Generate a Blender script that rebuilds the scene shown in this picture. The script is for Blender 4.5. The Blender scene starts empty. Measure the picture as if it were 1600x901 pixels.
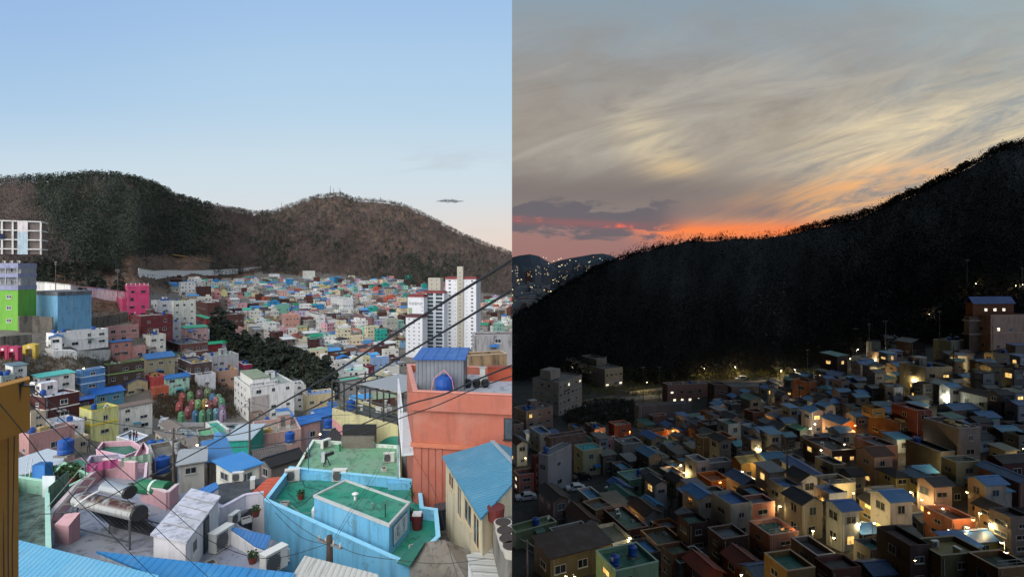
import bpy, bmesh, math, random
import numpy as np
from mathutils import Vector, Matrix
R = math.radians
rnd = random.Random(7)
S = bpy.context.scene
HOR = 420.0                      # height of the horizon line in the photograph, in pixels of 1600x901
# ---------------------------------------------------------------- camera
cd = bpy.data.cameras.new('camera'); cam = bpy.data.objects.new('camera', cd); S.collection.objects.link(cam)
cam.location = (0, 0, 0); cam.rotation_euler = (R(90), 0, 0)
cd.sensor_width = 36; cd.lens = 18; cd.shift_y = -30.5 / 1600
cd.clip_start = 0.1; cd.clip_end = 30000
S.camera = cam
S.render.engine = 'CYCLES'
S.view_settings.view_transform = 'Standard'; S.view_settings.look = 'None'
S.view_settings.exposure = 0; S.view_settings.gamma = 1
S.cycles.max_bounces = 5; S.cycles.diffuse_bounces = 3; S.cycles.glossy_bounces = 2
S.cycles.transparent_max_bounces = 6; S.cycles.sample_clamp_indirect = 4; S.cycles.use_light_tree = True
S.cycles.use_denoising = True
# two places stand side by side: the valley by day (x < 0) and the valley at dusk (x > 0)
DAY = bpy.data.collections.new('day_valley'); DUSK = bpy.data.collections.new('dusk_valley')
S.collection.children.link(DAY); S.collection.children.link(DUSK)

def lin(c):
    if isinstance(c, str):
        c = c.lstrip('#'); c = [int(c[i:i+2], 16) / 255 for i in (0, 2, 4)]
    return tuple(x / 12.92 if x <= .04045 else ((x + .055) / 1.055) ** 2.4 for x in c)

# ---------------------------------------------------------------- tiny node expression language
class E:
    nt = None
    def __init__(s, sock): s.s = sock
    @staticmethod
    def m(op, *a, clamp=False):
        n = E.nt.nodes.new('ShaderNodeMath'); n.operation = op; n.use_clamp = clamp
        for i, x in enumerate(a):
            if isinstance(x, E): E.nt.links.new(x.s, n.inputs[i])
            else: n.inputs[i].default_value = x
        return E(n.outputs[0])
    def __add__(s, o): return E.m('ADD', s, o)
    def __radd__(s, o): return E.m('ADD', s, o)
    def __sub__(s, o): return E.m('SUBTRACT', s, o)
    def __rsub__(s, o): return E.m('SUBTRACT', o, s)
    def __mul__(s, o): return E.m('MULTIPLY', s, o)
    def __rmul__(s, o): return E.m('MULTIPLY', s, o)
    def __truediv__(s, o): return E.m('DIVIDE', s, o)
def sat(x): return E.m('ADD', x, 0.0, clamp=True)
def emax(a, b): return E.m('MAXIMUM', a, b)
def gauss(x, c, w):
    d = (x - c) / w
    return E.m('POWER', 2.71828, (d * d) * -1.0)
def ss(x, a, b):
    n = E.nt.nodes.new('ShaderNodeMapRange'); n.interpolation_type = 'SMOOTHSTEP'
    E.nt.links.new(x.s, n.inputs[0]); n.inputs[1].default_value = a; n.inputs[2].default_value = b
    return E(n.outputs[0])
def vec(x, y, z=0.0):
    n = E.nt.nodes.new('ShaderNodeCombineXYZ')
    for i, a in enumerate((x, y, z)):
        if isinstance(a, E): E.nt.links.new(a.s, n.inputs[i])
        else: n.inputs[i].default_value = a
    return E(n.outputs[0])
def noise(v, scale=1.0, detail=4, rough=.55, dist=0.0):
    n = E.nt.nodes.new('ShaderNodeTexNoise'); E.nt.links.new(v.s, n.inputs['Vector'])
    n.inputs['Scale'].default_value = scale; n.inputs['Detail'].default_value = detail
    n.inputs['Roughness'].default_value = rough; n.inputs['Distortion'].default_value = dist
    return E(n.outputs['Fac'])
def mix(f, a, b):
    n = E.nt.nodes.new('ShaderNodeMix'); n.data_type = 'RGBA'
    if isinstance(f, E): E.nt.links.new(f.s, n.inputs[0])
    else: n.inputs[0].default_value = f
    for i, c in ((6, a), (7, b)):
        if isinstance(c, E): E.nt.links.new(c.s, n.inputs[i])
        else: n.inputs[i].default_value = (*lin(c), 1)
    return E(n.outputs[2])
def sep(v):
    n = E.nt.nodes.new('ShaderNodeSeparateXYZ'); E.nt.links.new(v.s, n.inputs[0])
    return E(n.outputs[0]), E(n.outputs[1]), E(n.outputs[2])

# ---------------------------------------------------------------- dusk sky: the world
W = bpy.data.worlds.new('World'); S.world = W; W.use_nodes = True
nt = W.node_tree; nt.nodes.clear(); E.nt = nt
tc = nt.nodes.new('ShaderNodeTexCoord'); X, Y, Z = sep(E(tc.outputs['Generated']))
Yp = emax(E.m('ABSOLUTE', Y), 0.25)
U = X / Yp; V = Z / Yp                  # U runs right, V up; 0.1 of either is 80 pixels of the photograph
def pu(px): return (px - 800) / 800
def pv(py): return (HOR - py) / 800
ca, sa = math.cos(R(17)), math.sin(R(17))
A = (U - .5) * ca + (V - .1) * sa       # along the cloud streaks
B = (V - .1) * ca - (U - .5) * sa       # across them
n1 = noise(vec(A * 1.5, B * 6.0, .3), 1.5, 8, .66, 1.3)
n2 = noise(vec(U * 3.2, V * 6.5, 4.1), 1.3, 6, .6, .8)
n3 = noise(vec(A * 3.0, B * 19.0, 7.7), 1.5, 8, .68, 1.1)
streak = sat((n1 - .43) * 3.8)
fine = sat((n3 - .41) * 3.8)
base = mix(ss(V, .26, .6), '#a39c93', '#8aa2b3')
base = mix(ss(V, .0, .22), '#87716f', base)
base = mix(sat(ss(U, .45, 1.1) * ss(V, .12, .4) * .75), base, '#a6b6ba')
base = mix(sat((n2 - .35) * 2.0 * ss(V, .12, .3) * (1.0 - ss(V, .38, .62)) * .8), base, '#968b80')
col = mix(sat(streak * ss(U, .2, .6) * ss(V, .14, .22) * (1.0 - ss(V, .3, .56)) * .6), base, '#bfb5a2')
n6 = noise(vec(A * 1.2, B * 7.5, 12.3), 1.6, 8, .62, 1.5)
col = mix(sat((n6 - .50) * 6.0) * sat(ss(V, .10, .2) * (1.0 - ss(V, .3, .52)) * .45), col, '#c2bdb2')
col = mix(sat((.47 - n6) * 6.0) * sat(ss(V, .10, .18) * (1.0 - ss(V, .3, .5)) * .6), col, '#8a827d')
warmband = sat(gauss(V - (U - .5) * .22, .185, .085) * ss(U, .3, .78) * (streak * .55 + fine * .65))
col = mix(warmband, col, '#f3deb4')
orange = sat(gauss(V - (U - .45) * .24, .095, .042) * ss(U, .28, .46) * (1.0 - ss(U, .68, .98)) * 1.1 * (fine * 1.0 + streak * .55))
col = mix(orange, col, '#ffb873')
blob = sat(gauss(U, pu(1030), .075) * gauss(V + (U - .29) * .55, pv(238), .062) * sat((n6 - .36) * 3.6 + (n2 - .5)) * 1.25)
col = mix(blob, col, '#dfcfab')
blob2 = sat(gauss(U, pu(1052), .05) * gauss(V, pv(263), .018) * sat((n6 - .3) * 4) * 1.2)
col = mix(blob2, col, '#efd2a0')
dark = sat(gauss(V, pv(300), .05) * (1.0 - ss(U, .3, .75)) * 1.0)
col = mix(dark * .85, col, '#7d7371')
pink = sat((1.0 - ss(V, .055, .105)) * (1.0 - ss(U, .3, .52)))
col = mix(pink * .55, col, '#b07a74')
n4 = noise(vec(U * 6.0, V * 60.0, 1.7), 1.4, 5, .6, .6)
n5 = noise(vec(U * 9.0, V * 30.0, 2.7), 1.3, 6, .62, .5)
red = sat(gauss(V + U * .05, pv(353) + .012, .007) * (1.0 - ss(U, .22, .3)) * (n4 * 2.2))
glow = sat(gauss(V, pv(361), .021) * ss(U, .2, .32) * (1.0 - ss(U, .52, .75)) * (.55 + n4 * .9))
col = mix(glow, col, '#ff8a50')
col = mix(red, col, '#ff7256')
bar = sat(ss(n5 - E.m('ABSOLUTE', (V - pv(345) - .004) * 24.0) * .32, .22, .36) * (1.0 - ss(U, .28, .37)))
col = mix(bar * .85, col, '#67646c')
lowbar = sat(gauss(V, pv(330), .02) * ss(U, .26, .36) * (1.0 - ss(U, .5, .62)) * .75)
col = mix(lowbar, col, '#8d7a76')
col = mix(sat((1.0 - ss(V, -.01, .035)) * (1.0 - ss(U, .3, .4)) * .6), col, '#8f6d72')
back = ss(Y, -.05, .12)                 # unseen sky behind the camera is pale blue, raised to brighten the houses
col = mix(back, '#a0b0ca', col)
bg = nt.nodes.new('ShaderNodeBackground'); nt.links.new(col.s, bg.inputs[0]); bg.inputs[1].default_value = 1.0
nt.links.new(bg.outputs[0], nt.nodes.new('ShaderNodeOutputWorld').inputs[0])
W.cycles.sampling_method = 'MANUAL'; W.cycles.sample_map_resolution = 1024

# ---------------------------------------------------------------- helpers
class MB:
    def __init__(s): s.v = []; s.f = []; s.m = []; s.mats = []
    def mi(s, mat):
        if mat not in s.mats: s.mats.append(mat)
        return s.mats.index(mat)
    def face(s, pts, mat):
        n = len(s.v); s.v += [tuple(p) for p in pts]; s.f.append(tuple(range(n, n + len(pts)))); s.m.append(s.mi(mat))
    def box(s, x0, y0, z0, x1, y1, z1, mat, top=None):
        n = len(s.v)
        s.v += [(x0,y0,z0),(x1,y0,z0),(x1,y1,z0),(x0,y1,z0),(x0,y0,z1),(x1,y0,z1),(x1,y1,z1),(x0,y1,z1)]
        for i, f in enumerate(((0,3,2,1),(4,5,6,7),(0,1,5,4),(1,2,6,5),(2,3,7,6),(3,0,4,7))):
            s.f.append(tuple(n + k for k in f)); s.m.append(s.mi(top if (i == 1 and top) else mat))
    def prism(s, poly, z0, z1, mat, top=None):
        """vertical prism over a counter-clockwise or clockwise polygon (x, y)"""
        p = list(poly)
        if sum(p[i][0]*p[(i+1)%len(p)][1]-p[(i+1)%len(p)][0]*p[i][1] for i in range(len(p))) < 0: p.reverse()
        n = len(s.v); k = len(p)
        zz1 = z1 if isinstance(z1, (list, tuple)) else [z1]*k
        s.v += [(x, y, z0) for x, y in p] + [(x, y, zz1[i]) for i, (x, y) in enumerate(p)]
        s.f.append(tuple(n + i for i in reversed(range(k)))); s.m.append(s.mi(mat))
        s.f.append(tuple(n + k + i for i in range(k))); s.m.append(s.mi(top or mat))
        for i in range(k):
            j = (i + 1) % k
            s.f.append((n+i, n+j, n+k+j, n+k+i)); s.m.append(s.mi(mat))
    def bar(s, a, b, w, h, mat):
        """a box-section bar from a to b"""
        a = Vector(a); b = Vector(b); d = (b - a).normalized()
        up = Vector((0, 0, 1)) if abs(d.z) < .95 else Vector((1, 0, 0))
        sx = d.cross(up).normalized() * w / 2; sy = sx.cross(d).normalized() * h / 2
        n = len(s.v)
        for q in (a, b):
            s.v += [tuple(q - sx - sy), tuple(q + sx - sy), tuple(q + sx + sy), tuple(q - sx + sy)]
        for f in ((0,3,2,1),(4,5,6,7),(0,1,5,4),(1,2,6,5),(2,3,7,6),(3,0,4,7)):
            s.f.append(tuple(n + k for k in f)); s.m.append(s.mi(mat))
    def tube(s, pts, r, mat, seg=8, cap=True):
        n0 = len(s.v); rs = r if isinstance(r, (list, tuple)) else [r]*len(pts)
        pts = [Vector(p) for p in pts]
        for i, p in enumerate(pts):
            d = (pts[min(i+1, len(pts)-1)] - pts[max(i-1, 0)]).normalized()
            up = Vector((0,0,1)) if abs(d.z) < .9 else Vector((1,0,0))
            a = d.cross(up).normalized(); b = a.cross(d)
            for k in range(seg):
                t = 2*math.pi*k/seg
                s.v.append(tuple(p + (a*math.cos(t) + b*math.sin(t))*rs[i]))
        mi = s.mi(mat)
        for i in range(len(pts)-1):
            for k in range(seg):
                a = n0+i*seg+k; b = n0+i*seg+(k+1)%seg
                s.f.append((a, b, b+seg, a+seg)); s.m.append(mi)
        if cap:
            s.f.append(tuple(n0+k for k in reversed(range(seg)))); s.m.append(mi)
            s.f.append(tuple(n0+(len(pts)-1)*seg+k for k in range(seg))); s.m.append(mi)
    def build(s, name, parent=None, side=None, smooth=False):
        me = bpy.data.meshes.new(name); me.from_pydata(s.v, [], s.f)
        for m in s.mats: me.materials.append(m)
        me.polygons.foreach_set('material_index', s.m)
        if smooth: me.polygons.foreach_set('use_smooth', [True]*len(s.f))
        me.update()
        return link(name, me, parent, side)
def link(name, me, parent=None, side=None):
    o = bpy.data.objects.new(name, me)
    if parent is not None: o.parent = parent
    (side or SIDE).objects.link(o)
    return o
SIDE = DAY
LAB = []                                 # (object, base phrase, px, py) for the label pass at the end
def thing(name, cat, label=None, loc=(0,0,0), rz=0, group=None):
    o = bpy.data.objects.new(name, None); SIDE.objects.link(o); o.location = loc; o.rotation_euler = (0, 0, rz)
    o.empty_display_size = .3
    tag(o, cat, label, group); return o
def tag(o, cat=None, label=None, group=None, kind=None):
    if label: o['label'] = label
    if cat: o['category'] = cat
    if group: o['group'] = group
    if kind: o['kind'] = kind
    return o
def P(px, py, Yd): return Vector(((px-800)/800*Yd, Yd, -(py-HOR)/800*Yd))
def PZ(px, py, z): return P(px, py, -z*800/(py-HOR))
def proj(v): return (800 + 800*v[0]/v[1], HOR - 800*v[2]/v[1])
# ---------------------------------------------------------------- materials
MC = {}
def newmat(name):
    m = bpy.data.materials.new(name); m.use_nodes = True; nt = m.node_tree; nt.nodes.clear(); E.nt = nt
    b = nt.nodes.new('ShaderNodeBsdfPrincipled'); o = nt.nodes.new('ShaderNodeOutputMaterial')
    nt.links.new(b.outputs[0], o.inputs[0]); return m, nt, b
def objco():
    t = E.nt.nodes.new('ShaderNodeTexCoord'); oi = E.nt.nodes.new('ShaderNodeObjectInfo')
    a = E.nt.nodes.new('ShaderNodeVectorMath'); a.operation = 'ADD'
    sc = E.nt.nodes.new('ShaderNodeVectorMath'); sc.operation = 'SCALE'; sc.inputs[0].default_value = (31, 17, 5)
    E.nt.links.new(oi.outputs['Random'], sc.inputs['Scale'])
    E.nt.links.new(t.outputs['Object'], a.inputs[0]); E.nt.links.new(sc.outputs[0], a.inputs[1])
    return E(a.outputs[0]), E(t.outputs['Object'])
def setc(b, c):
    if isinstance(c, E): E.nt.links.new(c.s, b.inputs['Base Color'])
    else: b.inputs['Base Color'].default_value = (*lin(c), 1)
def bump(b, h, dist, strength=1.0):
    n = E.nt.nodes.new('ShaderNodeBump'); n.inputs['Distance'].default_value = dist; n.inputs['Strength'].default_value = strength
    E.nt.links.new(h.s, n.inputs['Height']); E.nt.links.new(n.outputs[0], b.inputs['Normal'])
def mul(c, k):
    c = c.lstrip('#'); return '#' + ''.join('%02x' % max(0, min(255, int(int(c[i:i+2], 16)*k))) for i in (0, 2, 4))
def blend(a, b, t):
    a = a.lstrip('#'); b = b.lstrip('#')
    return '#' + ''.join('%02x' % int(int(a[i:i+2], 16)*(1-t) + int(b[i:i+2], 16)*t) for i in (0, 2, 4))
WHITEN = [True]
def wash(c):
    l = sum(lin(c))/3; q_ = [int(c.lstrip('#')[i:i+2], 16) for i in (0,2,4)]
    if max(q_)-min(q_) > 34: l = 0
    if l > .4 and WHITEN[0]: c = blend(c, '#f4f3ee', .55)
    elif l > .2 and WHITEN[0]: c = blend(c, '#f0ece4', .18)
    g = '#%02x%02x%02x' % ((int(sum(v*w for v, w in zip([int(c.lstrip('#')[i:i+2], 16) for i in (0,2,4)], (.3,.59,.11)))),)*3)
    return blend(c, g, .16)
def wall(c, dirt=1.0):
    k = ('wall', c, dirt, WHITEN[0])
    if k in MC: return MC[k]
    m, nt, b = newmat('painted_wall'); p, o = objco(); x, y, z = sep(p)
    st = noise(vec(x*1.6, y*1.6, z*.22), 1.0, 4, .65)          # rain streaks
    bl = noise(vec(x*.35, y*.35, z*.35), 1.0, 5, .6)            # blotches
    fn = noise(vec(x*6, y*6, z*6), 1.0, 2, .5)
    c = wash(c); c1 = mix(sat((st - .48)*2.6*dirt), c, blend(mul(c, .62), '#57514a', .35))
    c1 = mix(sat((bl - .5)*3.0), c1, blend(c, '#b9b2a8', .3)); pc = noise(vec(x*.5+9, y*.5, z*.7), 1.0, 6, .7, .8); c1 = mix(ss(pc, .60, .64)*(.5*dirt), c1, blend(mul(c, .75), '#7d776e', .4))
    c1 = mix(sat((fn - .55)*1.2), c1, mul(c, .78))
    setc(b, c1); b.inputs['Roughness'].default_value = .85
    bump(b, fn, .02, .5)
    MC[k] = m; return m
def brick(c):
    k = ('brick', c)
    if k in MC: return MC[k]
    m, nt, b = newmat('brick_wall'); p, o = objco(); x, y, z = sep(o)
    br = nt.nodes.new('ShaderNodeTexBrick'); nt.links.new(vec(x + y, z, 0.0).s, br.inputs['Vector'])
    br.inputs['Color1'].default_value = (*lin(c), 1); br.inputs['Color2'].default_value = (*lin(mul(c, .8)), 1)
    br.inputs['Mortar'].default_value = (*lin(mul(c, 1.25)), 1); br.inputs['Scale'].default_value = 4
    br.inputs['Mortar Size'].default_value = .02
    bl = noise(p, .5, 5, .6)
    setc(b, mix(sat((bl-.45)*2), E(br.outputs[0]), mul(c, .65))); b.inputs['Roughness'].default_value = .9
    MC[k] = m; return m
def metal(c, axis='x', pitch=.3):
    """painted corrugated sheet; the ribs repeat along AXIS"""
    k = ('metal', c, axis, pitch)
    if k in MC: return MC[k]
    m, nt, b = newmat('corrugated_sheet'); p, o = objco(); x, y, z = sep(o)
    a = x if axis == 'x' else y; w = y if axis == 'x' else x
    rib = E.m('PINGPONG', a, pitch/2) * (2/pitch)
    rb = ss(rib, .62, .85)
    bl = noise(p, .6, 5, .6); st = noise(vec(a*2.2, w*.3, .0), 1.0, 4, .6)
    c1 = mix(sat((bl - .48)*2.2), c, blend(c, '#a9b4bb', .35))
    c1 = mix(sat((st - .58)*3.0), c1, blend(mul(c, .6), '#6b5a4c', .4))
    setc(b, c1); b.inputs['Roughness'].default_value = .45; b.inputs['Specular IOR Level'].default_value = .4
    bump(b, rb, .05, 1.0)
    MC[k] = m; return m
def tile(c, axis='x'):
    k = ('tile', c, axis)
    if k in MC: return MC[k]
    m, nt, b = newmat('roof_tile'); p, o = objco(); x, y, z = sep(o)
    a = x if axis == 'x' else y; w = y if axis == 'x' else x
    h = E.m('PINGPONG', a, .15)*6.6; g = E.m('FRACT', w*3.0)
    bl = noise(p, .8, 5, .6)
    setc(b, mix(sat((bl-.45)*2.2), c, mul(c, .55))); b.inputs['Roughness'].default_value = .7
    bump(b, h + g*.6, .05, 1.0)
    MC[k] = m; return m
def deck(c):
    """waterproof paint on a flat roof: blotched, ponded and worn"""
    k = ('deck', c)
    if k in MC: return MC[k]
    m, nt, b = newmat('roof_coating'); p, o = objco()
    bl = noise(p, .35, 6, .62, .6); pn = noise(p, 1.7, 4, .6); fn = noise(p, 9, 2, .5)
    c1 = mix(ss(bl, .42, .62), c, blend(c, '#8d9089', .35))
    c1 = mix(sat((pn - .55)*5), c1, mul(c, .55)); pd = noise(p, .55, 7, .7, 1.6); c1 = mix(ss(pd, .54, .60)*(1.0-ss(pd, .61, .72))*.55, c1, mul(c, .55)); c1 = mix(ss(noise(p, 3.1, 8, .75, 1.0), .58, .72)*.5, c1, blend(c, '#b9b5aa', .4))
    c1 = mix(sat((fn - .6)*2.5), c1, blend(c, '#c8c8c0', .3))
    setc(b, c1); b.inputs['Roughness'].default_value = .75; bump(b, pn, .02, .4)
    MC[k] = m; return m
def plain(c, rough=.6, spec=.5, metallic=0.0):
    k = ('plain', c, rough, spec, metallic)
    if k in MC: return MC[k]
    m, nt, b = newmat('paint'); p, o = objco(); bl = noise(p, 2.3, 4, .6)
    setc(b, mix(sat((bl-.5)*1.6), c, mul(c, .75))); b.inputs['Roughness'].default_value = rough
    b.inputs['Specular IOR Level'].default_value = spec; b.inputs['Metallic'].default_value = metallic
    MC[k] = m; return m
def glass(c='#1c2328'):
    k = ('glass', c)
    if k in MC: return MC[k]
    m, nt, b = newmat('window_glass'); p, o = objco(); bl = noise(p, .9, 2, .5)
    setc(b, mix(ss(bl, .4, .6), c, blend(c, '#59646a', .35))); b.inputs['Roughness'].default_value = .18
    MC[k] = m; return m
def glow(c, s):
    k = ('glow', c, s)
    if k in MC: return MC[k]
    m, nt, b = newmat('lit_pane'); b.inputs['Base Color'].default_value = (*lin(c), 1)
    p, o = objco(); bl = noise(p, 1.4, 3, .6)
    E.nt.links.new(mix(ss(bl, .35, .65), c, mul(c, .55)).s, b.inputs['Emission Color']); b.inputs['Emission Strength'].default_value = s
    MC[k] = m; return m
def concrete(c='#77746e'):
    k = ('conc', c)
    if k in MC: return MC[k]
    m, nt, b = newmat('concrete'); p, o = objco(); x, y, z = sep(p)
    st = noise(vec(x*.9, y*.9, z*.16), 1.0, 5, .7); bl = noise(p, .5, 6, .65); fn = noise(p, 5, 3, .6)
    c1 = mix(ss(st, .42, .68), c, mul(c, .5)); c1 = mix(sat((bl-.5)*2.5), c1, blend(c, '#a39c8e', .4))
    c1 = mix(sat((fn-.5)*1.5), c1, mul(c, .7))
    setc(b, c1); b.inputs['Roughness'].default_value = .92; bump(b, fn, .03, .6)
    MC[k] = m; return m
def ground_mat(c1, c2, c3, name, sc=.08):
    m, nt, b = newmat(name)
    g = nt.nodes.new('ShaderNodeNewGeometry'); p = E(g.outputs['Position'])
    a = noise(p, sc, 7, .65, .4); q = noise(p, sc*9, 4, .6)
    c = mix(ss(a, .4, .6), c1, c2); c = mix(ss(q, .5, .7), c, c3)
    setc(b, c); b.inputs['Roughness'].default_value = .95; bump(b, q, .3, .7)
    return m
# ---------------------------------------------------------------- terrain: measured distances along a few lines of sight
DAYCOL = {   # pixel column: [(distance, pixel row of the ground there), ...]
 0:   [(8,1900),(20,1150),(40,900),(70,800),(100,715),(120,640),(128,590),(140,560),(165,515),(190,478),(215,455),(260,425)],
 100: [(8,2100),(20,1180),(40,930),(70,815),(100,738),(120,692),(130,650),(140,610),(152,566),(170,520),(200,482),(225,455),(280,428)],
 200: [(8,2100),(20,1180),(40,930),(70,820),(100,748),(130,702),(150,670),(175,625),(190,585),(200,556),(212,512),(240,475),(280,448),(330,430)],
 283: [(8,2100),(20,1180),(40,930),(70,815),(100,758),(130,715),(155,668),(176,628),(200,592),(230,560),(265,528),(300,502),(360,478),(450,458),(560,434)],
 400: [(8,2100),(20,1180),(40,930),(70,800),(100,756),(130,722),(160,668),(200,634),(240,606),(290,575),(385,530),(450,503),(550,472),(680,446),(780,429)],
 520: [(8,2100),(20,1180),(40,930),(70,810),(100,765),(130,725),(160,690),(200,650),(250,615),(310,578),(385,542),(460,512),(550,483),(660,456),(800,432)],
 650: [(8,2100),(20,1180),(40,940),(70,840),(100,780),(130,738),(160,700),(200,660),(250,622),(310,582),(385,545),(460,518),(550,492),(660,470),(800,450)],
 800: [(8,2100),(20,1180),(40,940),(70,850),(100,790),(130,745),(160,705),(200,665),(250,622),(310,582),(385,545),(460,520),(550,497),(660,478),(800,462)]}
DAYRIDGE = [(0,283,500),(50,281,520),(100,278,560),(150,273,600),(200,277,650),(240,286,700),(270,303,760),(300,312,820),(350,323,950),(400,330,1100),(430,328,1150),
 (470,312,1250),(500,303,1300),(530,300,1300),(555,309,1300),(600,312,1300),(640,321,1280),(680,341,1250),(720,363,1230),(760,379,1200),(800,393,1200)]
DUSKCOL = {
 800: [(30,1500),(60,970),(70,915),(90,842),(110,778),(130,738),(160,690),(190,655),(220,628),(255,600)],
 1000:[(30,1500),(60,960),(70,910),(90,840),(110,780),(130,735),(160,690),(190,650),(220,620),(250,602)],
 1200:[(30,1400),(60,935),(66,905),(80,822),(100,752),(130,686),(160,646),(190,614),(225,590)],
 1400:[(30,1400),(56,935),(62,905),(76,830),(95,742),(115,680),(135,632),(160,590),(185,562),(215,545)],
 1600:[(30,1350),(52,935),(58,905),(72,830),(88,742),(105,678),(122,628),(142,585),(165,548),(190,520)]}
DUSKRIDGE = [(800,492,420),(830,477,420),(860,458,425),(900,434,430),(940,412,440),(960,402,445),(1000,389,455),(1060,374,470),(1100,371,480),(1190,369,490),(1250,358,490),
 (1300,346,480),(1340,336,470),(1380,320,465),(1450,290,455),(1500,264,450),(1560,232,445),(1600,222,445)]
def smooth(t): return t*t*(3-2*t)
class Terrain:
    def __init__(s, cols, ridge, lo, hi, seed):
        s.cp = np.array(sorted(cols)); s.cols = [np.array(cols[k], float) for k in s.cp]
        s.rp = np.array([r[0] for r in ridge], float); s.ry = np.array([r[1] for r in ridge], float); s.rY = np.array([r[2] for r in ridge], float)
        s.lo = lo; s.hi = hi; s.seed = seed; s.cache = {}
    def prof(s, px):
        px = min(max(px, s.lo), s.hi)
        k = min(max(int(np.searchsorted(s.cp, px)) - 1, 0), len(s.cp)-2)
        t = smooth((px - s.cp[k])/(s.cp[k+1]-s.cp[k]))
        return s.cols[k], s.cols[k+1], t
    def foot(s, px):
        a, b, t = s.prof(px)
        return a[-1,0]*(1-t) + b[-1,0]*t, a[-1,1]*(1-t)+b[-1,1]*t
    def z(s, px, Yd):
        """ground height on the line of sight through pixel column px, Yd metres out (numpy array of distances allowed)"""
        Yd = np.atleast_1d(np.asarray(Yd, float))
        a, b, t = s.prof(px)
        Yf, pf = s.foot(px); pc = min(max(px, s.lo), s.hi)
        ly = np.log(Yd)
        # fraction of the way to the foot is stretched per column so that the lines stay monotonic
        za = np.interp(ly, np.log(a[:,0]), -(a[:,1]-HOR)/800*a[:,0]); zb = np.interp(ly, np.log(b[:,0]), -(b[:,1]-HOR)/800*b[:,0])
        za = np.where(Yd > a[-1,0], -(a[-1,1]-HOR)/800*a[-1,0], za); zb = np.where(Yd > b[-1,0], -(b[-1,1]-HOR)/800*b[-1,0], zb)
        z = za*(1-t) + zb*t
        zf = float(-(pf-HOR)/800*Yf)
        Yr = float(np.interp(pc, s.rp, s.rY)); zr = -(float(np.interp(pc, s.rp, s.ry))+3.0-HOR)/800*Yr
        tt = np.clip((Yd-Yf)/(Yr-Yf), 0, 1)
        h = zf*(1-tt) + zr*tt
        bumps = (np.sin(pc*.045+Yd*.011+s.seed)+.6*np.sin(pc*.11-Yd*.02)+.5*np.sin(pc*.021+Yd*.031))*np.sin(math.pi*tt)
        h = h + bumps*(Yr-Yf)*.012
        z = np.where(Yd > Yf, h, z)
        beyond = zr - (Yd-Yr)*.45 - ((Yd-Yr)/60.)**2*.2
        z = np.where(Yd > Yr, np.maximum(beyond, -58.0), z)
        return z
    def line(s, px):
        px = round(px, 1)
        if px not in s.cache:
            Ys = np.exp(np.linspace(math.log(9), math.log(2500), 900)); z = s.z(px, Ys)
            s.cache[px] = (Ys, z, HOR - 800*z/Ys)
        return s.cache[px]
    def depth(s, px, py, above=0.0):
        """distance at which the ground (raised by ABOVE metres) shows at pixel (px, py)"""
        Ys, z, _ = s.line(px); p = HOR - 800*(z+above)/Ys
        i = np.nonzero(p <= py)[0]
        if len(i) == 0: return float(Ys[-1])
        i = max(int(i[0]), 1); t = (p[i-1]-py)/(p[i-1]-p[i]+1e-9)
        return float(Ys[i-1]*(1-t)+Ys[i]*t)
    def g(s, x, y):
        return float(s.z(800+800*x/y, y)[0])
    def mesh(s, xs, Ys, name_near, mat_near, name_far, mat_far, side):
        pts = []; 
        for px in xs:
            z = s.z(px, Ys); pts.append(np.stack([(px-800)/800*Ys, Ys, z], 1))
        pts = np.concatenate(pts); n = len(Ys)
        near, far = [], []
        for i in range(len(xs)-1):
            Yf, _ = s.foot((xs[i]+xs[i+1])/2)
            for j in range(n-1):
                a = i*n+j; kf = 1.0 if s.lo > 0 else .70+.3*min(max((xs[i]-210)/190, 0), 1); (near if Ys[j] < Yf*kf else far).append((a, a+n, a+n+1, a+1))
        for nm, fs, mat in ((name_near, near, mat_near), (name_far, far, mat_far)):
            used = sorted({k for f in fs for k in f}); mp = {k: i for i, k in enumerate(used)}
            me = bpy.data.meshes.new(nm); me.from_pydata([tuple(pts[k]) for k in used], [], [tuple(mp[k] for k in f) for f in fs])
            me.materials.append(mat); me.polygons.foreach_set('use_smooth', [True]*len(fs)); me.update()
            o = link(nm, me, None, side); tag(o, kind='structure')
TD = Terrain(DAYCOL, DAYRIDGE, 0, 800, 0.0); TK = Terrain(DUSKCOL, DUSKRIDGE, 800, 1600, 2.0)
Ys = np.exp(np.linspace(math.log(8), math.log(2600), 230))
Ys = np.append(Ys, [3200, 4500, 6500])
TD.mesh(np.linspace(-240, 800, 200), Ys, 'ground', ground_mat('#6d6861', '#57534c', '#7d786c', 'village_ground'),
        'mountain', ground_mat('#66503f', '#4d3d33', '#7a5f48', 'winter_hillside', .02), DAY)
Ys = np.exp(np.linspace(math.log(28), math.log(2600), 190)); Ys = np.append(Ys, [3200, 4500, 6500])
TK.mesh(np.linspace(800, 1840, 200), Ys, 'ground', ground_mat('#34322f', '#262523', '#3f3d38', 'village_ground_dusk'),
        'mountain', ground_mat('#1b1917', '#131211', '#211e1b', 'dark_hillside', .02), DUSK)

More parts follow.
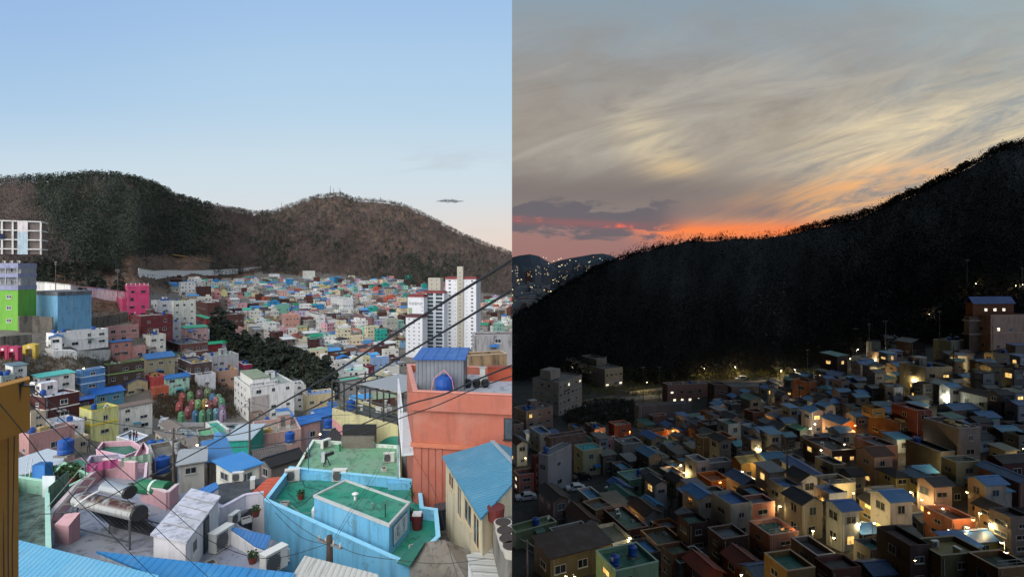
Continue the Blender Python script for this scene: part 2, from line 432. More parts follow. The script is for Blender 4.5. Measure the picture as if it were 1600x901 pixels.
# ---------------------------------------------------------------- day sky dome over the day half and its light
def day_dome():
    b = MB(); Rd = 8000
    m = bpy.data.materials.new('day_sky'); m.use_nodes = True; nt = m.node_tree; nt.nodes.clear(); E.nt = nt
    g = nt.nodes.new('ShaderNodeNewGeometry'); X, Y, Z = sep(E(g.outputs['Position']))
    x, y, z = X/8000., Y/8000., Z/8000.
    yp = emax(E.m('ABSOLUTE', y), .25); U = x/yp; V = z/yp
    c = mix(ss(V, .03, .20), '#e0dddb', '#cfdfe8')
    c = mix(ss(V, .16, .36), c, '#b4d2ea')
    c = mix(ss(V, .32, .56), c, '#a0c2e8')
    c = mix(sat(ss(U, -.42, .02)*(1.0-ss(V, -.02, .17))), c, '#ecd6c6')
    c = mix(sat((1.0-ss(U, -1.0, -.35))*ss(V, .1, .5)*.35), c, '#8fb2e2')
    c = mix(1.0 - ss(y, -.25, .02), c, '#e9e6e4')  # unseen part behind the camera whitened, so the house light turns neutral
    n = noise(vec(U*2.5, V*16, 3.3), 1.3, 5, .6, .5)
    c = mix(sat((n-.56)*3.0*gauss(V, .17, .09)*ss(U, -.45, -.1)*.7), c, '#b6b6bf')
    em = nt.nodes.new('ShaderNodeEmission'); nt.links.new(c.s, em.inputs[0]); nt.links.new((1.0 + (1.0 - ss(y, -.5, .02))*3.6).s, em.inputs[1])  # unseen part behind the camera glows stronger, added to brighten the houses
    o = nt.nodes.new('ShaderNodeOutputMaterial'); nt.links.new(em.outputs[0], o.inputs[0])
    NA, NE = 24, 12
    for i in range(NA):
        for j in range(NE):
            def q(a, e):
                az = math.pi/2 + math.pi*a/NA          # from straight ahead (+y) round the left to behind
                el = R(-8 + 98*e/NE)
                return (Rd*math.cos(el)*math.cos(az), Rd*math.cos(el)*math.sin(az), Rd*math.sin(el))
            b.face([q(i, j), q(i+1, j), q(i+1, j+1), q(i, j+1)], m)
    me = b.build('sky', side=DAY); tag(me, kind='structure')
    # weld
    bm = bmesh.new(); bm.from_mesh(me.data); bmesh.ops.remove_doubles(bm, verts=bm.verts, dist=1); bm.to_mesh(me.data); bm.free()
    for p in me.data.polygons: p.use_smooth = True
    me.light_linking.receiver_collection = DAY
    me.visible_shadow = True
    return me
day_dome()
sd = bpy.data.lights.new('sun', 'SUN'); sd.energy = 4.6; sd.angle = R(45); sd.color = (1.0, .95, .91)
so = bpy.data.objects.new('sun', sd); DAY.objects.link(so)
so.rotation_euler = (R(52), 0, R(-14)); so.light_linking.receiver_collection = DAY

# small cloud over the far ridge of the day side
def cloud():
    bm = bmesh.new(); rr = random.Random(3)
    for k in range(26):
        t = k/25; c = P(684+38*t, 314.5+rr.uniform(-2.6, .4)*math.sin(t*3.1), 5200)
        bmesh.ops.create_icosphere(bm, subdivisions=2, radius=1, matrix=Matrix.Translation(c) @ Matrix.Diagonal((22*rr.uniform(.7,1.5), 20, 9*rr.uniform(.5,1.9)*(.35+math.sin(t*3.1)), 1)))
    me = bpy.data.meshes.new('cloud'); bm.to_mesh(me); bm.free()
    m, nt, b = newmat('cloud_grey'); b.inputs['Base Color'].default_value = (*lin('#c9cdd6'), 1); b.inputs['Roughness'].default_value = 1
    b.inputs['Specular IOR Level'].default_value = 0; b.inputs['Alpha'].default_value = .16
    me.materials.append(m); me.polygons.foreach_set('use_smooth', [True]*len(me.polygons))
    tag(link('cloud', me, None, DAY), kind='stuff')
cloud()
# ---------------------------------------------------------------- house kit
WIN = {}
def win_mesh(w, h, style='dark', frame='#c9cac6'):
    """a window seen from outside: frame with a mullion round panes; origin at its lower left corner, in the x-z plane, facing -y"""
    w = round(w*5)/5; h = round(h*5)/5; k = (w, h, style, frame)
    if k in WIN: return WIN[k]
    fr = plain(frame, .5)
    pn = {'dark': glass(), 'mid': glass('#39444b'), 'warm': glow('#ffcf7a', 1.6), 'white': glow('#fff0cf', 1.9), 'dim': glow('#c98a3c', .35)}[style]
    b = MB(); t = .07
    b.box(0, -.05, 0, t, .03, h, fr); b.box(w-t, -.05, 0, w, .03, h, fr); b.box(t, -.05, 0, w-t, .03, t, fr); b.box(t, -.05, h-t, w-t, .03, h, fr)
    if w > .9: b.box(w/2-.03, -.045, t, w/2+.03, .03, h-t, fr)
    b.box(t, -.02, t, w-t, .01, h-t, pn)
    b.box(-.06, -.12, -.07, w+.06, 0, -.005, fr)
    me = bpy.data.meshes.new('window'); me.from_pydata(b.v, [], b.f)
    for m in b.mats: me.materials.append(m)
    me.polygons.foreach_set('material_index', b.m); me.update()
    WIN[k] = me; return me
DOOR = {}
def door_mesh(c):
    if c in DOOR: return DOOR[c]
    b = MB(); b.box(0, -.05, 0, .95, .02, 2.05, plain(mul(c, .7))); b.box(.07, -.08, .02, .88, -.05, 1.97, plain(c)); b.box(.76, -.14, .95, .8, -.08, 1.1, plain('#b5b5b0', .3))
    b.box(.2, -.085, 1.2, .68, -.08, 1.75, glass())
    me = bpy.data.meshes.new('door'); me.from_pydata(b.v, [], b.f)
    for m in b.mats: me.materials.append(m)
    me.polygons.foreach_set('material_index', b.m); me.update(); DOOR[c] = me; return me
CN = [('white','#d9d9d4'),('cream','#d8cfae'),('beige','#b9a88c'),('grey','#8d9093'),('blue grey','#8c98a8'),('pink','#cf8f96'),('salmon','#cc8a78'),('hot pink','#d23c75'),
 ('brown','#5b3c33'),('dark red','#6b2428'),('orange','#c8562e'),('ochre','#a5752c'),('yellow','#cfc765'),('lime green','#6fbf3c'),('mint green','#8fc9a4'),('green','#2f8a5c'),
 ('dark green','#1f5b3d'),('turquoise','#31b3a6'),('sky blue','#77b8dd'),('blue','#2f6fc0'),('bright blue','#1f63d0'),('navy','#28335f'),('purple','#5a4a8c'),('dark grey','#3b3c3f'),
 ('black','#1c1c1e'),('olive','#6f7040'),('peach','#dfa985'),('lilac','#b9aec9'),('slate blue','#3f5a78'),('red','#b03a34'),('terracotta','#9c4a34'),('tan','#a98d6e')]
def cname(c):
    l = lin(c); import colorsys
    best = min(CN, key=lambda n: sum((a**.45-b**.45)**2 for a, b in zip(lin(n[1]), l))); return best[0]
NUM = ['zero','single-storey','two-storey','three-storey','four-storey','five-storey','six-storey','seven-storey']
def facade(root, L, h, z0, floors, side, style, dens, lit, frame, door=None, sk=None):
    """windows (and a door) along one wall of the house; SIDE 'x' = wall along local x at y=0, 'y' = wall along local y at x=0"""
    if L < 1.6: return
    r = sk
    n = max(1, int(L/dens)); step = L/n; fh = h/floors
    for f in range(floors):
        zb = z0 + f*fh + min(.95, fh*.36)
        for i in range(n):
            if n*floors > 2 and r.random() < .13: continue
            w = min(step*.62, r.choice([1.0, 1.2, 1.2, 1.6, 1.8])); hh = min(fh*.42, r.choice([.8, 1.0, 1.2]))
            a = i*step + (step-w)/2 + r.uniform(-.12, .12)*step*.5
            st = lit if (lit and r.random() < (lp or .12)) else style
            if st == style and r.random() < .3: st = 'mid' if style == 'dark' else style
            if door and f == 0 and i == n//2:
                o = link('door', door_mesh(door), root); zz = z0
                if side == 'x': o.location = (a, -.003, zz)
                else: o.location = (-.003, a+.95, zz); o.rotation_euler = (0, 0, -math.pi/2)
                continue
            o = link('window', win_mesh(w, hh, st, frame), root)
            if side == 'x': o.location = (a, -.003, zb)
            else: o.location = (-.003, a+w, zb); o.rotation_euler = (0, 0, -math.pi/2)
lp = None
def roof_gable(mb, x0, y0, x1, y1, z, rise, axis, mat, ov=.35, th=.12):
    """two sloping slabs; the ridge runs along AXIS"""
    if axis == 'x':
        ym = (y0+y1)/2; k = rise/(ym-y0)
        for a, b in ((y0-ov, ym), (y1+ov, ym)):
            za = z - k*ov
            p = [(x0-ov,a,za),(x1+ov,a,za),(x1+ov,b,z+rise),(x0-ov,b,z+rise)]
            if a > b: p.reverse()
            slab(mb, p, th, mat)
    else:
        xm = (x0+x1)/2; k = rise/(xm-x0)
        for a, b in ((x0-ov, xm), (x1+ov, xm)):
            za = z - k*ov
            p = [(a,y0-ov,za),(b,y0-ov,z+rise),(b,y1+ov,z+rise),(a,y1+ov,za)]
            if a > b: p.reverse()
            slab(mb, p, th, mat)
def slab(mb, p, th, mat):
    n = len(mb.v); k = len(p); mb.v += [tuple(q) for q in p] + [(q[0], q[1], q[2]-th) for q in p]
    mi = mb.mi(mat)
    mb.f.append(tuple(n+i for i in range(k))); mb.m.append(mi)
    mb.f.append(tuple(n+k+i for i in reversed(range(k)))); mb.m.append(mi)
    for i in range(k):
        j = (i+1) % k; mb.f.append((n+j, n+i, n+k+i, n+k+j)); mb.m.append(mi)
FOOT = []      # footprints in view: (x, y, radius) so that scattered things keep clear
HOUSES = []
def house(T, xl, xn, xr, yt, yb, wc, roof='flat', rc=None, th=None, fl=None, win='dark', dens=2.5, lit=None, lp_=None, band=None, par=None, door=None, frame='#b0b1ad',
          wm='wall', ledge=True, lab=None, cat='house', name='house', dmin=4.5, litw=None, z_base=None, clutter=True, sink=4.0, hide_left=None, dist=None, annex=False):
    """house whose nearest corner stands at pixel column xn; its left and right walls end at columns xl and xr"""
    global lp, SIDE
    SIDE = DAY if T is TD else DUSK
    sk = random.Random(int(xn*7+yb*13)); lp = lp_
    Y0 = dist if dist else T.depth(xn, min(yb, 1100)); X0 = (xn-800)/800*Y0
    zb = -(yb-HOR)/800*Y0; zt = -(yt-HOR)/800*Y0; h = zt-zb
    if th is None:
        if T is TD: th = 66 - 36*min(max((xn-80)/420., 0), 1)
        else: th = 24 - 16*min(max((xn-800)/600., 0), 1)
    th = R(th); dx, dy = math.cos(th), math.sin(th)
    def solve(px, ax, ay):
        u = (px-800)/800; den = ax-u*ay; w = (u*Y0-X0)/den if abs(den) > 1e-4 else 99
        return w
    wr = solve(xr, dx, dy); wl = solve(xl, -dy, dx)
    if not (0 < wr < 70): wr = max(dmin, min(25, (xr-xn)/800*Y0*1.3))
    if not (0 < wl < 70): wl = max(dmin, min(25, (xn-xl)/800*Y0*1.3))
    wr = min(max(wr, 2.6 if xr-xn > 3 else dmin), 45); wl = min(max(wl, 2.6 if xn-xl > 3 else dmin), 45)
    par = .55 if par is None else par
    root = thing(name, cat, loc=(X0, Y0, zb), rz=th)
    HOUSES.append((root, T, xn, yt, yb))
    M = wall(wc) if wm == 'wall' else brick(wc) if wm == 'brick' else concrete(wc) if wm == 'concrete' else metal(wc)
    cx = X0 + wr/2*dx - wl/2*dy; cy = Y0 + wr/2*dy + wl/2*dx
    FOOT.append((cx, cy, max(wr, wl)*.5))
    if fl is None: fl = max(1, min(7, round(h/2.9)))
    b = MB(); rc = rc or '#6c6f70'
    if roof == 'flat':
        b.box(0, 0, -sink, wr, wl, h-par-.12, M)
        t = .16
        if par > .05:
            b.box(0, 0, h-par-.12, wr, t, h, M); b.box(0, wl-t, h-par-.12, wr, wl, h, M); b.box(0, t, h-par-.12, t, wl-t, h, M); b.box(wr-t, t, h-par-.12, wr, wl-t, h, M)
        b.build('wall', root)
        r_ = MB(); D = deck(rc); r_.box(t+.004, t+.004, h-par-.12, wr-t-.004, wl-t-.004, h-par-.02, D)
        r_.build('roof', root)
        if par > .05 and wr*wl > 12 and (lab or band or sk.random() < .4):
            c_ = MB(); cm = plain(band or blend(wc, '#dddddd', .35), .7); o_ = .05
            c_.box(-o_, -o_, h+.002, wr+o_, t+.04, h+.07, cm); c_.box(-o_, wl-t-.04, h+.002, wr+o_, wl+o_, h+.07, cm)
            c_.box(-o_, t+.04, h+.002, t+.04, wl-t-.04, h+.07, cm); c_.box(wr-t-.04, t+.04, h+.002, wr+o_, wl-t-.04, h+.07, cm)
            c_.build('coping', root)
    else:
        kind, ax = roof.split('_') if '_' in roof else (roof, 'x' if wr >= wl else 'y')
        mat = (tile if kind == 'tile' or kind == 'hip' else metal)(rc, ax)
        span = wl if ax == 'x' else wr
        rise = {'gable': .20, 'tile': .24, 'shed': .12, 'hip': .24}[kind]*span
        if kind == 'shed': rise = min(rise, 1.0)
        hh = h
        b.box(0, 0, -sink, wr, wl, hh, M)
        r_ = MB()
        if kind in ('gable', 'tile'):
            roof_gable(r_, 0, 0, wr, wl, hh+.10, rise, ax, mat)
            if ax == 'x':
                for x in (0, wr-.15): b.prismx(x, x+.15, [(0.0, hh), (wl, hh), (wl/2, hh+rise)], M)
            else:
                for y in (0, wl-.15): b.prismy(y, y+.15, [(0.0, hh), (wr, hh), (wr/2, hh+rise)], M)
            cap = MB(); cm = plain(mul(rc, 1.15), .5)
            if ax == 'x': cap.box(-.36, wl/2-.14, hh+.10+rise-.03, wr+.36, wl/2+.14, hh+.10+rise+.05, cm)
            else: cap.box(wr/2-.14, -.36, hh+.10+rise-.03, wr/2+.14, wl+.36, hh+.10+rise+.05, cm)
            cap_ = cap
        elif kind == 'hip':
            z0 = hh+.05; ov = .4; i = min(wr, wl)/2
            if wr >= wl: A, B_ = (i, wl/2, z0+rise), (wr-i, wl/2, z0+rise)
            else: A, B_ = (wr/2, i, z0+rise), (wr/2, wl-i, z0+rise)
            c = [(-ov,-ov,z0-.1),(wr+ov,-ov,z0-.1),(wr+ov,wl+ov,z0-.1),(-ov,wl+ov,z0-.1)]
            if wr >= wl: fs = [[c[0],c[1],B_,A],[c[1],c[2],B_],[c[2],c[3],A,B_],[c[3],c[0],A]]
            else: fs = [[c[0],c[1],A],[c[1],c[2],B_,A],[c[2],c[3],B_],[c[3],c[0],A,B_]]
            for f in fs: r_.face(f, mat)
            r_.box(-ov, -ov, z0-.24, wr+ov, wl+ov, z0-.104, plain(mul(rc, .8)))
            cap_ = None
        else:
            slab(r_, [(-.35,-.35,hh+.12),(wr+.35,-.35,hh+.12),(wr+.35,wl+.35,hh+.12+rise),(-.35,wl+.35,hh+.12+rise)], .12, mat)
            for x in (0, wr-.15): b.prismx(x, x+.15, [(0.0, hh), (wl, hh), (wl, hh+rise)], M)
            b.box(0, wl-.15, hh, wr, wl, hh+rise*.98, M)
            cap_ = None
        b.build('wall', root); ro = r_.build('roof', root)
        if cap_: cap_.build('ridge_cap', ro)
    if band:
        bm_ = plain(band, .7)
        for f in range(1, fl):
            z = h*f/fl; q = MB(); q.box(-.12, -.12, z-.15, wr+.02, 0, z+.15, bm_); q.box(-.12, .0, z-.15, 0, wl+.02, z+.15, bm_); q.build('floor_band', root)
    if annex and sk.random() < .6 and wr > 4:
        aw = wr*sk.uniform(.35, .65); ad = sk.uniform(1.2, 2.0); ah = min(h-.4, sk.uniform(2.0, 2.5)); ax = sk.choice([0.05, wr-aw-.05]); q = MB(); q.box(ax, -ad, -sink, ax+aw, -.004, ah, wall(sk.choice([wc, '#8f8f8a', '#a89c88', mul(wc, .8)]))); an_ = q.build('annex', root)
        q = MB(); slab(q, [(ax-.2,-ad-.25,ah+.04),(ax+aw+.2,-ad-.25,ah+.04),(ax+aw+.2,-.01,ah+.45),(ax-.2,-.01,ah+.45)], .07, metal(sk.choice(['#3f7f9c','#4a6a5c','#7d8286','#2f6098','#6a5c50']), 'x', .25)); q.build('annex_roof', an_)
    if annex and roof == 'flat' and sk.random() < .45 and wr > 4.5 and wl > 4.5:
        q = MB(); a_, b_ = wr*sk.uniform(.05, .5), wl*sk.uniform(.4, .6); q.box(a_, b_, h-par, a_+wr*.4, b_+wl*.34, h+sk.uniform(1.4, 2.1), M); q.build('roof_room', root)
    if not litw and sk.random() < .6: q = MB(); q.tube([(wr*.04+.1,-.09,.1),(wr*.04+.1,-.09,h-.3)], .05, plain('#a3a5a3', .5), 6); q.build('downpipe', root)
    if sk.random() < .35 and wr > 4: q = MB(); a_ = wr*sk.uniform(.3,.6); slab(q, [(a_,-1.0,2.25),(a_+1.8,-1.0,2.25),(a_+1.8,-.01,2.55),(a_,-.01,2.55)], .05, metal(sk.choice(['#3f7f9c','#4a6a5c','#8d9296','#2f6fae']), 'x', .2)); q.build('awning', root)
    if roof == 'flat' and sk.random() < .3 and wr > 4:
        q = MB(); rm_ = plain('#8a8f90', .4); q.bar((0,.1,h+.75),(wr,.1,h+.75), .04,.04, rm_); q.bar((0,.1,h+.4),(wr,.1,h+.4), .03,.03, rm_)
        for k_ in range(int(wr/1.2)+1): q.bar((min(wr, k_*1.2),.1,h+.06),(min(wr, k_*1.2),.1,h+.75), .04,.04, rm_)
        q.build('railing', root)
    facade(root, wr, h-(par if roof == 'flat' else 0), 0, fl, 'x', win, dens, lit, frame, door, sk)
    facade(root, wl, h-(par if roof == 'flat' else 0), 0, fl, 'y', win, dens*1.1, lit, frame, None, sk)
    rn = {'flat':'flat','gable':'gabled','tile':'tiled','shed':'sloping','hip':'hipped'}[roof.split('_')[0]]
    ph = lab or '%s %s house with %s %s roof' % (NUM[fl], cname(wc), cname(rc), rn)
    LAB.append((root, ph, (xl+xr)/2, yt, 'house'))
    info = dict(root=root, w=wr, d=wl, h=h, ph=ph, xn=xn, yt=yt, par=par, roof=roof, wc=wc, T=T, fl=fl, mat=M)
    if roof == 'flat' and clutter and wr*wl > 18: roof_clutter(info, sk)
    return info
def prismx(s, x0, x1, yz, mat):
    n = len(s.v); k = len(yz); s.v += [(x0, y, z) for y, z in yz] + [(x1, y, z) for y, z in yz]; mi = s.mi(mat)
    s.f.append(tuple(n+i for i in reversed(range(k)))); s.m.append(mi); s.f.append(tuple(n+k+i for i in range(k))); s.m.append(mi)
    for i in range(k): j = (i+1) % k; s.f.append((n+i, n+j, n+k+j, n+k+i)); s.m.append(mi)
def prismy(s, y0, y1, xz, mat):
    n = len(s.v); k = len(xz); s.v += [(x, y0, z) for x, z in xz] + [(x, y1, z) for x, z in xz]; mi = s.mi(mat)
    s.f.append(tuple(n+i for i in range(k))); s.m.append(mi); s.f.append(tuple(n+k+i for i in reversed(range(k)))); s.m.append(mi)
    for i in range(k): j = (i+1) % k; s.f.append((n+j, n+i, n+k+i, n+k+j)); s.m.append(mi)
MB.prismx = prismx; MB.prismy = prismy

# ---------------------------------------------------------------- rooftop and street objects (made once, then copied)
PROTO = {}
def copy_tree(o, parent=None):
    c = o.copy(); SIDE.objects.link(c); c.parent = parent
    for ch in CH.get(o.name, []): copy_tree(ch, c)
    return c
CH = {}
def place(kind, maker, loc, rz=0, scale=1.0, label=None, px=None):
    """a copy of the prototype KIND, made the first time it is asked for"""
    key = (kind, SIDE.name)
    if key not in PROTO:
        o = maker(); kids = [c for c in bpy.data.objects if c.parent is o]
        CH[o.name] = kids
        for k in kids: CH[k.name] = [c for c in bpy.data.objects if c.parent is k]
        PROTO[key] = o; c = o
    else: c = copy_tree(PROTO[key])
    c.location = loc; c.rotation_euler = (0, 0, rz); c.scale = (scale,)*3
    return c
def mk_tank():
    t = thing('water_tank', 'water tank'); b = MB(); m = plain('#1c4b96', .4)
    z = [0, .05, .1, .35, .4, .75, .8, 1.15, 1.2, 1.3]; r = [.5, .58, .6, .6, .56, .6, .6, .6, .5, .28]
    b.tube([(0, 0, q) for q in z], r, m, 16); b.build('tank_body', t, smooth=False)
    l = MB(); l.tube([(0, 0, 1.3), (0, 0, 1.36), (0, 0, 1.4)], [.26, .26, .2], plain('#173d7a', .4), 12); l.build('lid', t)
    s = MB(); s.box(-.62, -.62, -.18, .62, .62, -.02, concrete('#8b8880')); s.build('base', t)
    return t
def mk_tank_yellow():
    t = thing('water_tank', 'water tank'); b = MB(); b.box(-.8, -.6, 0, .8, .6, 1.0, plain('#b59a5c', .6))
    for x in (-.4, 0, .4): b.box(x-.02, -.62, .02, x+.02, .62, 1.03, plain('#8f7842', .6))
    b.build('tank_body', t); l = MB(); l.tube([(.3, 0, 1.0), (.3, 0, 1.12)], .25, plain('#8f7842'), 12); l.build('lid', t)
    return t
def mk_ac():
    t = thing('air_conditioner', 'air conditioner'); b = MB(); w = plain('#c6c6bf', .5)
    b.box(-.42, -.17, .08, .42, .17, .78, w); b.box(-.44, -.19, .78, .44, .19, .80, plain('#d5d4cd', .5)); b.build('casing', t)
    g = MB(); dk = plain('#4a4c4d', .6)
    for i in range(9): g.box(-.38, -.185, .13+i*.068, .12, -.172, .165+i*.068, dk)
    g.build('grille', t)
    f = MB(); f.tube([(-.13, -.171, .43), (-.13, -.19, .43)], .27, dk, 18); f.build('fan', t)
    for x in (-.36, .28): l = MB(); l.box(x, -.18, 0, x+.08, .18, .08, plain('#77756f')); l.build('foot', t)
    return t
def mk_antenna():
    t = thing('antenna', 'antenna'); b = MB(); m = plain('#9a9a98', .4, metallic=.6)
    b.tube([(0,0,0),(0,0,3.0)], .025, m, 6); b.build('mast', t)
    a = MB(); a.bar((-.7,0,2.7),(.7,0,2.7), .03, .03, m)
    for i in range(7): a.bar((-.6+i*.2, -.3+i*.02, 2.7), (-.6+i*.2, .3-i*.02, 2.7), .02, .02, m)
    a.build('rods', t); return t
def mk_dish():
    t = thing('satellite_dish', 'satellite dish'); m = plain('#c9c8c2', .4)
    b = MB(); pts = []; N = 14
    for k in range(4):
        r = .4*k/3; z = .35*r*r*2
        pts.append([(r*math.cos(2*math.pi*i/N), -.25+z*-1.0, 1.1+r*math.sin(2*math.pi*i/N)) for i in range(N)])
    for k in range(3):
        for i in range(N): b.face([pts[k][i], pts[k][(i+1)%N], pts[k+1][(i+1)%N], pts[k+1][i]], m)
    b.build('dish', t); q = MB(); q.tube([(0,0,0),(0,0,1.0),(0,-.2,1.1)], .03, m, 6); q.build('mast', t)
    q = MB(); q.bar((0,-.25,.75),(0,-.65,1.1), .03, .03, m); q.box(-.05,-.7,1.05,.05,-.6,1.15, m); q.build('receiver_arm', t); return t
def mk_planter():
    t = thing('planter', 'planter'); b = MB(); b.tube([(0,0,0),(0,0,.35),(0,0,.38)], [.2,.27,.29], plain('#6b3026'), 12); b.build('pot', t)
    l = MB(); r = random.Random(2); m = leafm('#39502c')
    for i in range(60):
        a = r.uniform(0, 6.28); q = Vector((math.cos(a)*r.uniform(0,.3), math.sin(a)*r.uniform(0,.3), .4+r.uniform(0,.4))); leaf(l, q, .14, r, m)
    l.build('leaves', t); return t
def mk_crate():
    t = thing('plastic_crate', 'crate'); b = MB(); m = plain('#b7b7b2', .6); b.box(-.3,-.22,0,.3,.22,.03,m)
    for x0,y0,x1,y1 in ((-.3,-.22,.3,-.2),(-.3,.2,.3,.22),(-.3,-.2,-.28,.2),(.28,-.2,.3,.2)): b.box(x0,y0,.03,x1,y1,.32,m)
    b.build('tub', t); c = MB(); c.box(-.27,-.19,.04,.27,.19,.26, plain('#4a4238')); c.build('soil', t); return t
def mk_rack():
    t = thing('laundry_pole', 'laundry pole'); m = plain('#6f89a8', .4, metallic=.3)
    for x in (-1.3, 1.3):
        b = MB(); b.tube([(x,0,0),(x,0,1.7)], .03, m, 6); b.box(x-.2,-.2,0,x+.2,.2,.12, concrete('#8b8880')); b.build('post', t)
    b = MB(); b.tube([(-1.3,0,1.66),(0,0,1.6),(1.3,0,1.66)], .012, plain('#cfcfcf'), 5); b.build('line', t); return t
def mk_vent():
    t = thing('roof_vent', 'vent'); m = plain('#8f8f8c', .35, metallic=.5)
    b = MB(); b.tube([(0,0,0),(0,0,.7)], .09, m, 10); b.build('pipe', t); c = MB(); c.tube([(0,0,.7),(0,0,.76),(0,0,.88)], [.17,.17,.04], m, 10); c.build('cap', t); return t
KIT = {'tank': (mk_tank, 'round blue plastic water tank'), 'ytank': (mk_tank_yellow, 'boxy tan water tank'), 'ac': (mk_ac, 'white air conditioner unit'), 'antenna': (mk_antenna, 'thin television aerial'),
       'dish': (mk_dish, 'white satellite dish'), 'planter': (mk_planter, 'potted plant'), 'crate': (mk_crate, 'grey planting tub of soil'), 'rack': (mk_rack, 'washing line between two posts'), 'vent': (mk_vent, 'steel vent pipe')}
GRP = {'tank': 'water tanks on the roofs', 'ytank': 'boxy water tanks on the roofs', 'ac': 'air conditioner units', 'antenna': 'television aerials on the roofs', 'dish': 'satellite dishes',
       'planter': 'potted plants on the roofs', 'crate': 'planting tubs on the roofs', 'rack': 'washing lines on the roofs', 'vent': 'vent pipes on the roofs'}
def put(kind, loc, rz=0, scale=1.0, on=None, ph=None):
    o = place(kind, KIT[kind][0], loc, rz, scale); o['group'] = GRP[kind]
    p = proj(loc)
    LAB.append((o, ph or KIT[kind][1], p[0], p[1], kind, on)); return o
def roof_clutter(I, sk, n=None):
    z = I['h']-I['par']-.02; w, d = I['w'], I['d']; root = I['root']
    th = root.rotation_euler[2]; c, s_ = math.cos(th), math.sin(th); L = root.location
    area = w*d; n = n if n is not None else min(8, int(area/13)+1)
    used = []
    if area > 60 and sk.random() < .6:                # stair house on the roof
        a, bb = w*sk.uniform(.45, .7), d*sk.uniform(.5, .72); q = MB(); ww, dd = min(2.6, w*.28), min(3.2, d*.26)
        q.box(a, bb, z, a+ww, bb+dd, z+2.2, I['mat']); q.box(a-.1, bb-.1, z+2.2, a+ww+.1, bb+dd+.1, z+2.3, plain('#9b9d9a')); q.box(a+.4, bb-.02, z, a+1.2, bb+.02, z+1.9, plain('#59605e'))
        q.build('stair_hut', root); used.append((a+ww/2, bb+dd/2, 2.2))
    for i in range(n):
        for _ in range(8):
            a, bb = sk.uniform(.9, max(1, w-.9)), sk.uniform(.9, max(1, d-.9))
            if all(math.hypot(a-u[0], bb-u[1]) > u[2]+.5 for u in used): break
        else: continue
        if a > w-.5 or bb > d-.5: continue
        k = sk.choices(['tank','ytank','ac','antenna','dish','planter','crate','rack','vent'], [3.2,.8,3,1.2,1,2.4,2.4,.8,1.6])[0]
        used.append((a, bb, 1.0 if k in ('tank','ytank','rack') else .5))
        loc = (L[0]+a*c-bb*s_, L[1]+a*s_+bb*c, L[2]+z + (.18 if k == 'tank' else 0))
        put(k, loc, th+sk.choice([0, math.pi/2, .3]), 1.0, I['ph'])
LM = {}
def leafm(c):
    k = c
    if k in LM: return LM[k]
    m, nt, b = newmat('leaves'); setc(b, c); b.inputs['Roughness'].default_value = .8; b.inputs['Specular IOR Level'].default_value = .2; LM[k] = m; return m
def leaf(mb, q, s, r, m):
    d = Vector((r.gauss(0,1), r.gauss(0,1), r.gauss(0,1))).normalized(); e = d.orthogonal().normalized(); f = d.cross(e)
    mb.face([q-e*s*.5-f*s*.35, q+e*s*.5-f*s*.35, q+e*s*.3+f*s*.5, q-e*s*.3+f*s*.5], m)
# ================================================================ DAY: the hillside houses, nearest corner by nearest corner
SIDE = DAY
def H(*a, **k): return house(TD, *a, **k)
WT='#c9cbc9'; CR='#cfc8ac'; GN='#1f7c58'; BL='#2a66a6'; BB='#3272b4'; GR='#6f7271'
H(64, 79, 92, 527, 554, '#c6c8ca', 'gable', BL, th=40, lab='small white house with bright blue gabled roof')
H(72, 84, 169, 521, 547, '#d6d6d3', 'flat', '#9b9c98', fl=2, band='#dededb', dens=3.2, par=.5, lab='long white two-storey house with balconies', sink=1, z_base=0)
H(165, 169, 217, 511, 537, '#c98f85', 'flat', '#8f989c', fl=2, band='#d3a096', dens=3, lab='salmon pink two-storey house with pink railings')
H(170, 174, 206, 535, 560, '#c98478', 'shed', BB, fl=2, dens=3, lab='salmon house with a bright blue sloping roof')
H(204, 208, 228, 541, 560, '#cf9288', 'flat', '#a39a94', fl=1)
H(193, 220, 270, 494, 522, '#6e2a2e', 'flat', '#8d8a86', fl=2, dens=5, band='#7c3236', lab='long dark red two-storey building')
H(50, 62, 117, 590, 613, '#b9bdbf', 'shed', '#4fb8ad', fl=2, dens=2.6, lab='white house with long turquoise sloping roof')
H(119, 126, 164, 579, 611, '#3f7fc0', 'flat', '#6e87a8', fl=3, dens=3, band='#b7cbe0', lab='blue and brown three-storey house with blue parapet')
H(162, 167, 225, 570, 601, '#4f3d34', 'flat', '#66624f', fl=2, band='#93c26a', dens=3.2, lab='brown long house with two light green bands')
H(180, 196, 231, 600, 620, '#c9b583', 'gable', '#2462b2', fl=1, lab='small yellow house with bright blue gabled roof')
H(135, 148, 194, 617, 634, '#4d8ca6', 'gable', '#1f5cae', fl=1, lab='teal blue cottage under long bright blue gabled roof')
H(115, 120, 147, 626, 641, '#5e2427', 'gable', '#1f58aa', fl=1, lab='small dark red cottage with bright blue roof')
H(46, 70, 124, 621, 661, '#50292a', 'flat', '#b9c4d6', fl=2, band='#d6d2cc', wm='brick', dens=3.6, lab='dark brown brick house with white bands', frame='#e6e6e2')
H(60, 64, 90, 599, 616, '#d2b6b8', 'flat', '#c6d2e6', fl=1, par=.1, lab='small pink and white room with pale blue flat roof', dist=TD.depth(70, 661)*1.03)
H(124, 143, 185, 642, 687, '#c6c77a', 'flat', '#5d7a3c', fl=2, band='#d6bb2f', dens=3.4, lab='yellow two-storey house with green roof and yellow parapet')
H(178, 184, 238, 638, 680, '#d2cdbb', 'shed', '#7a6455', fl=3, dens=3.2, lab='long cream house with brown corrugated sloping roof')
H(40, 48, 72, 645, 675, '#c2b196', 'flat', '#b5b9bd', fl=2, lab='beige two-storey house beside the brown wall')
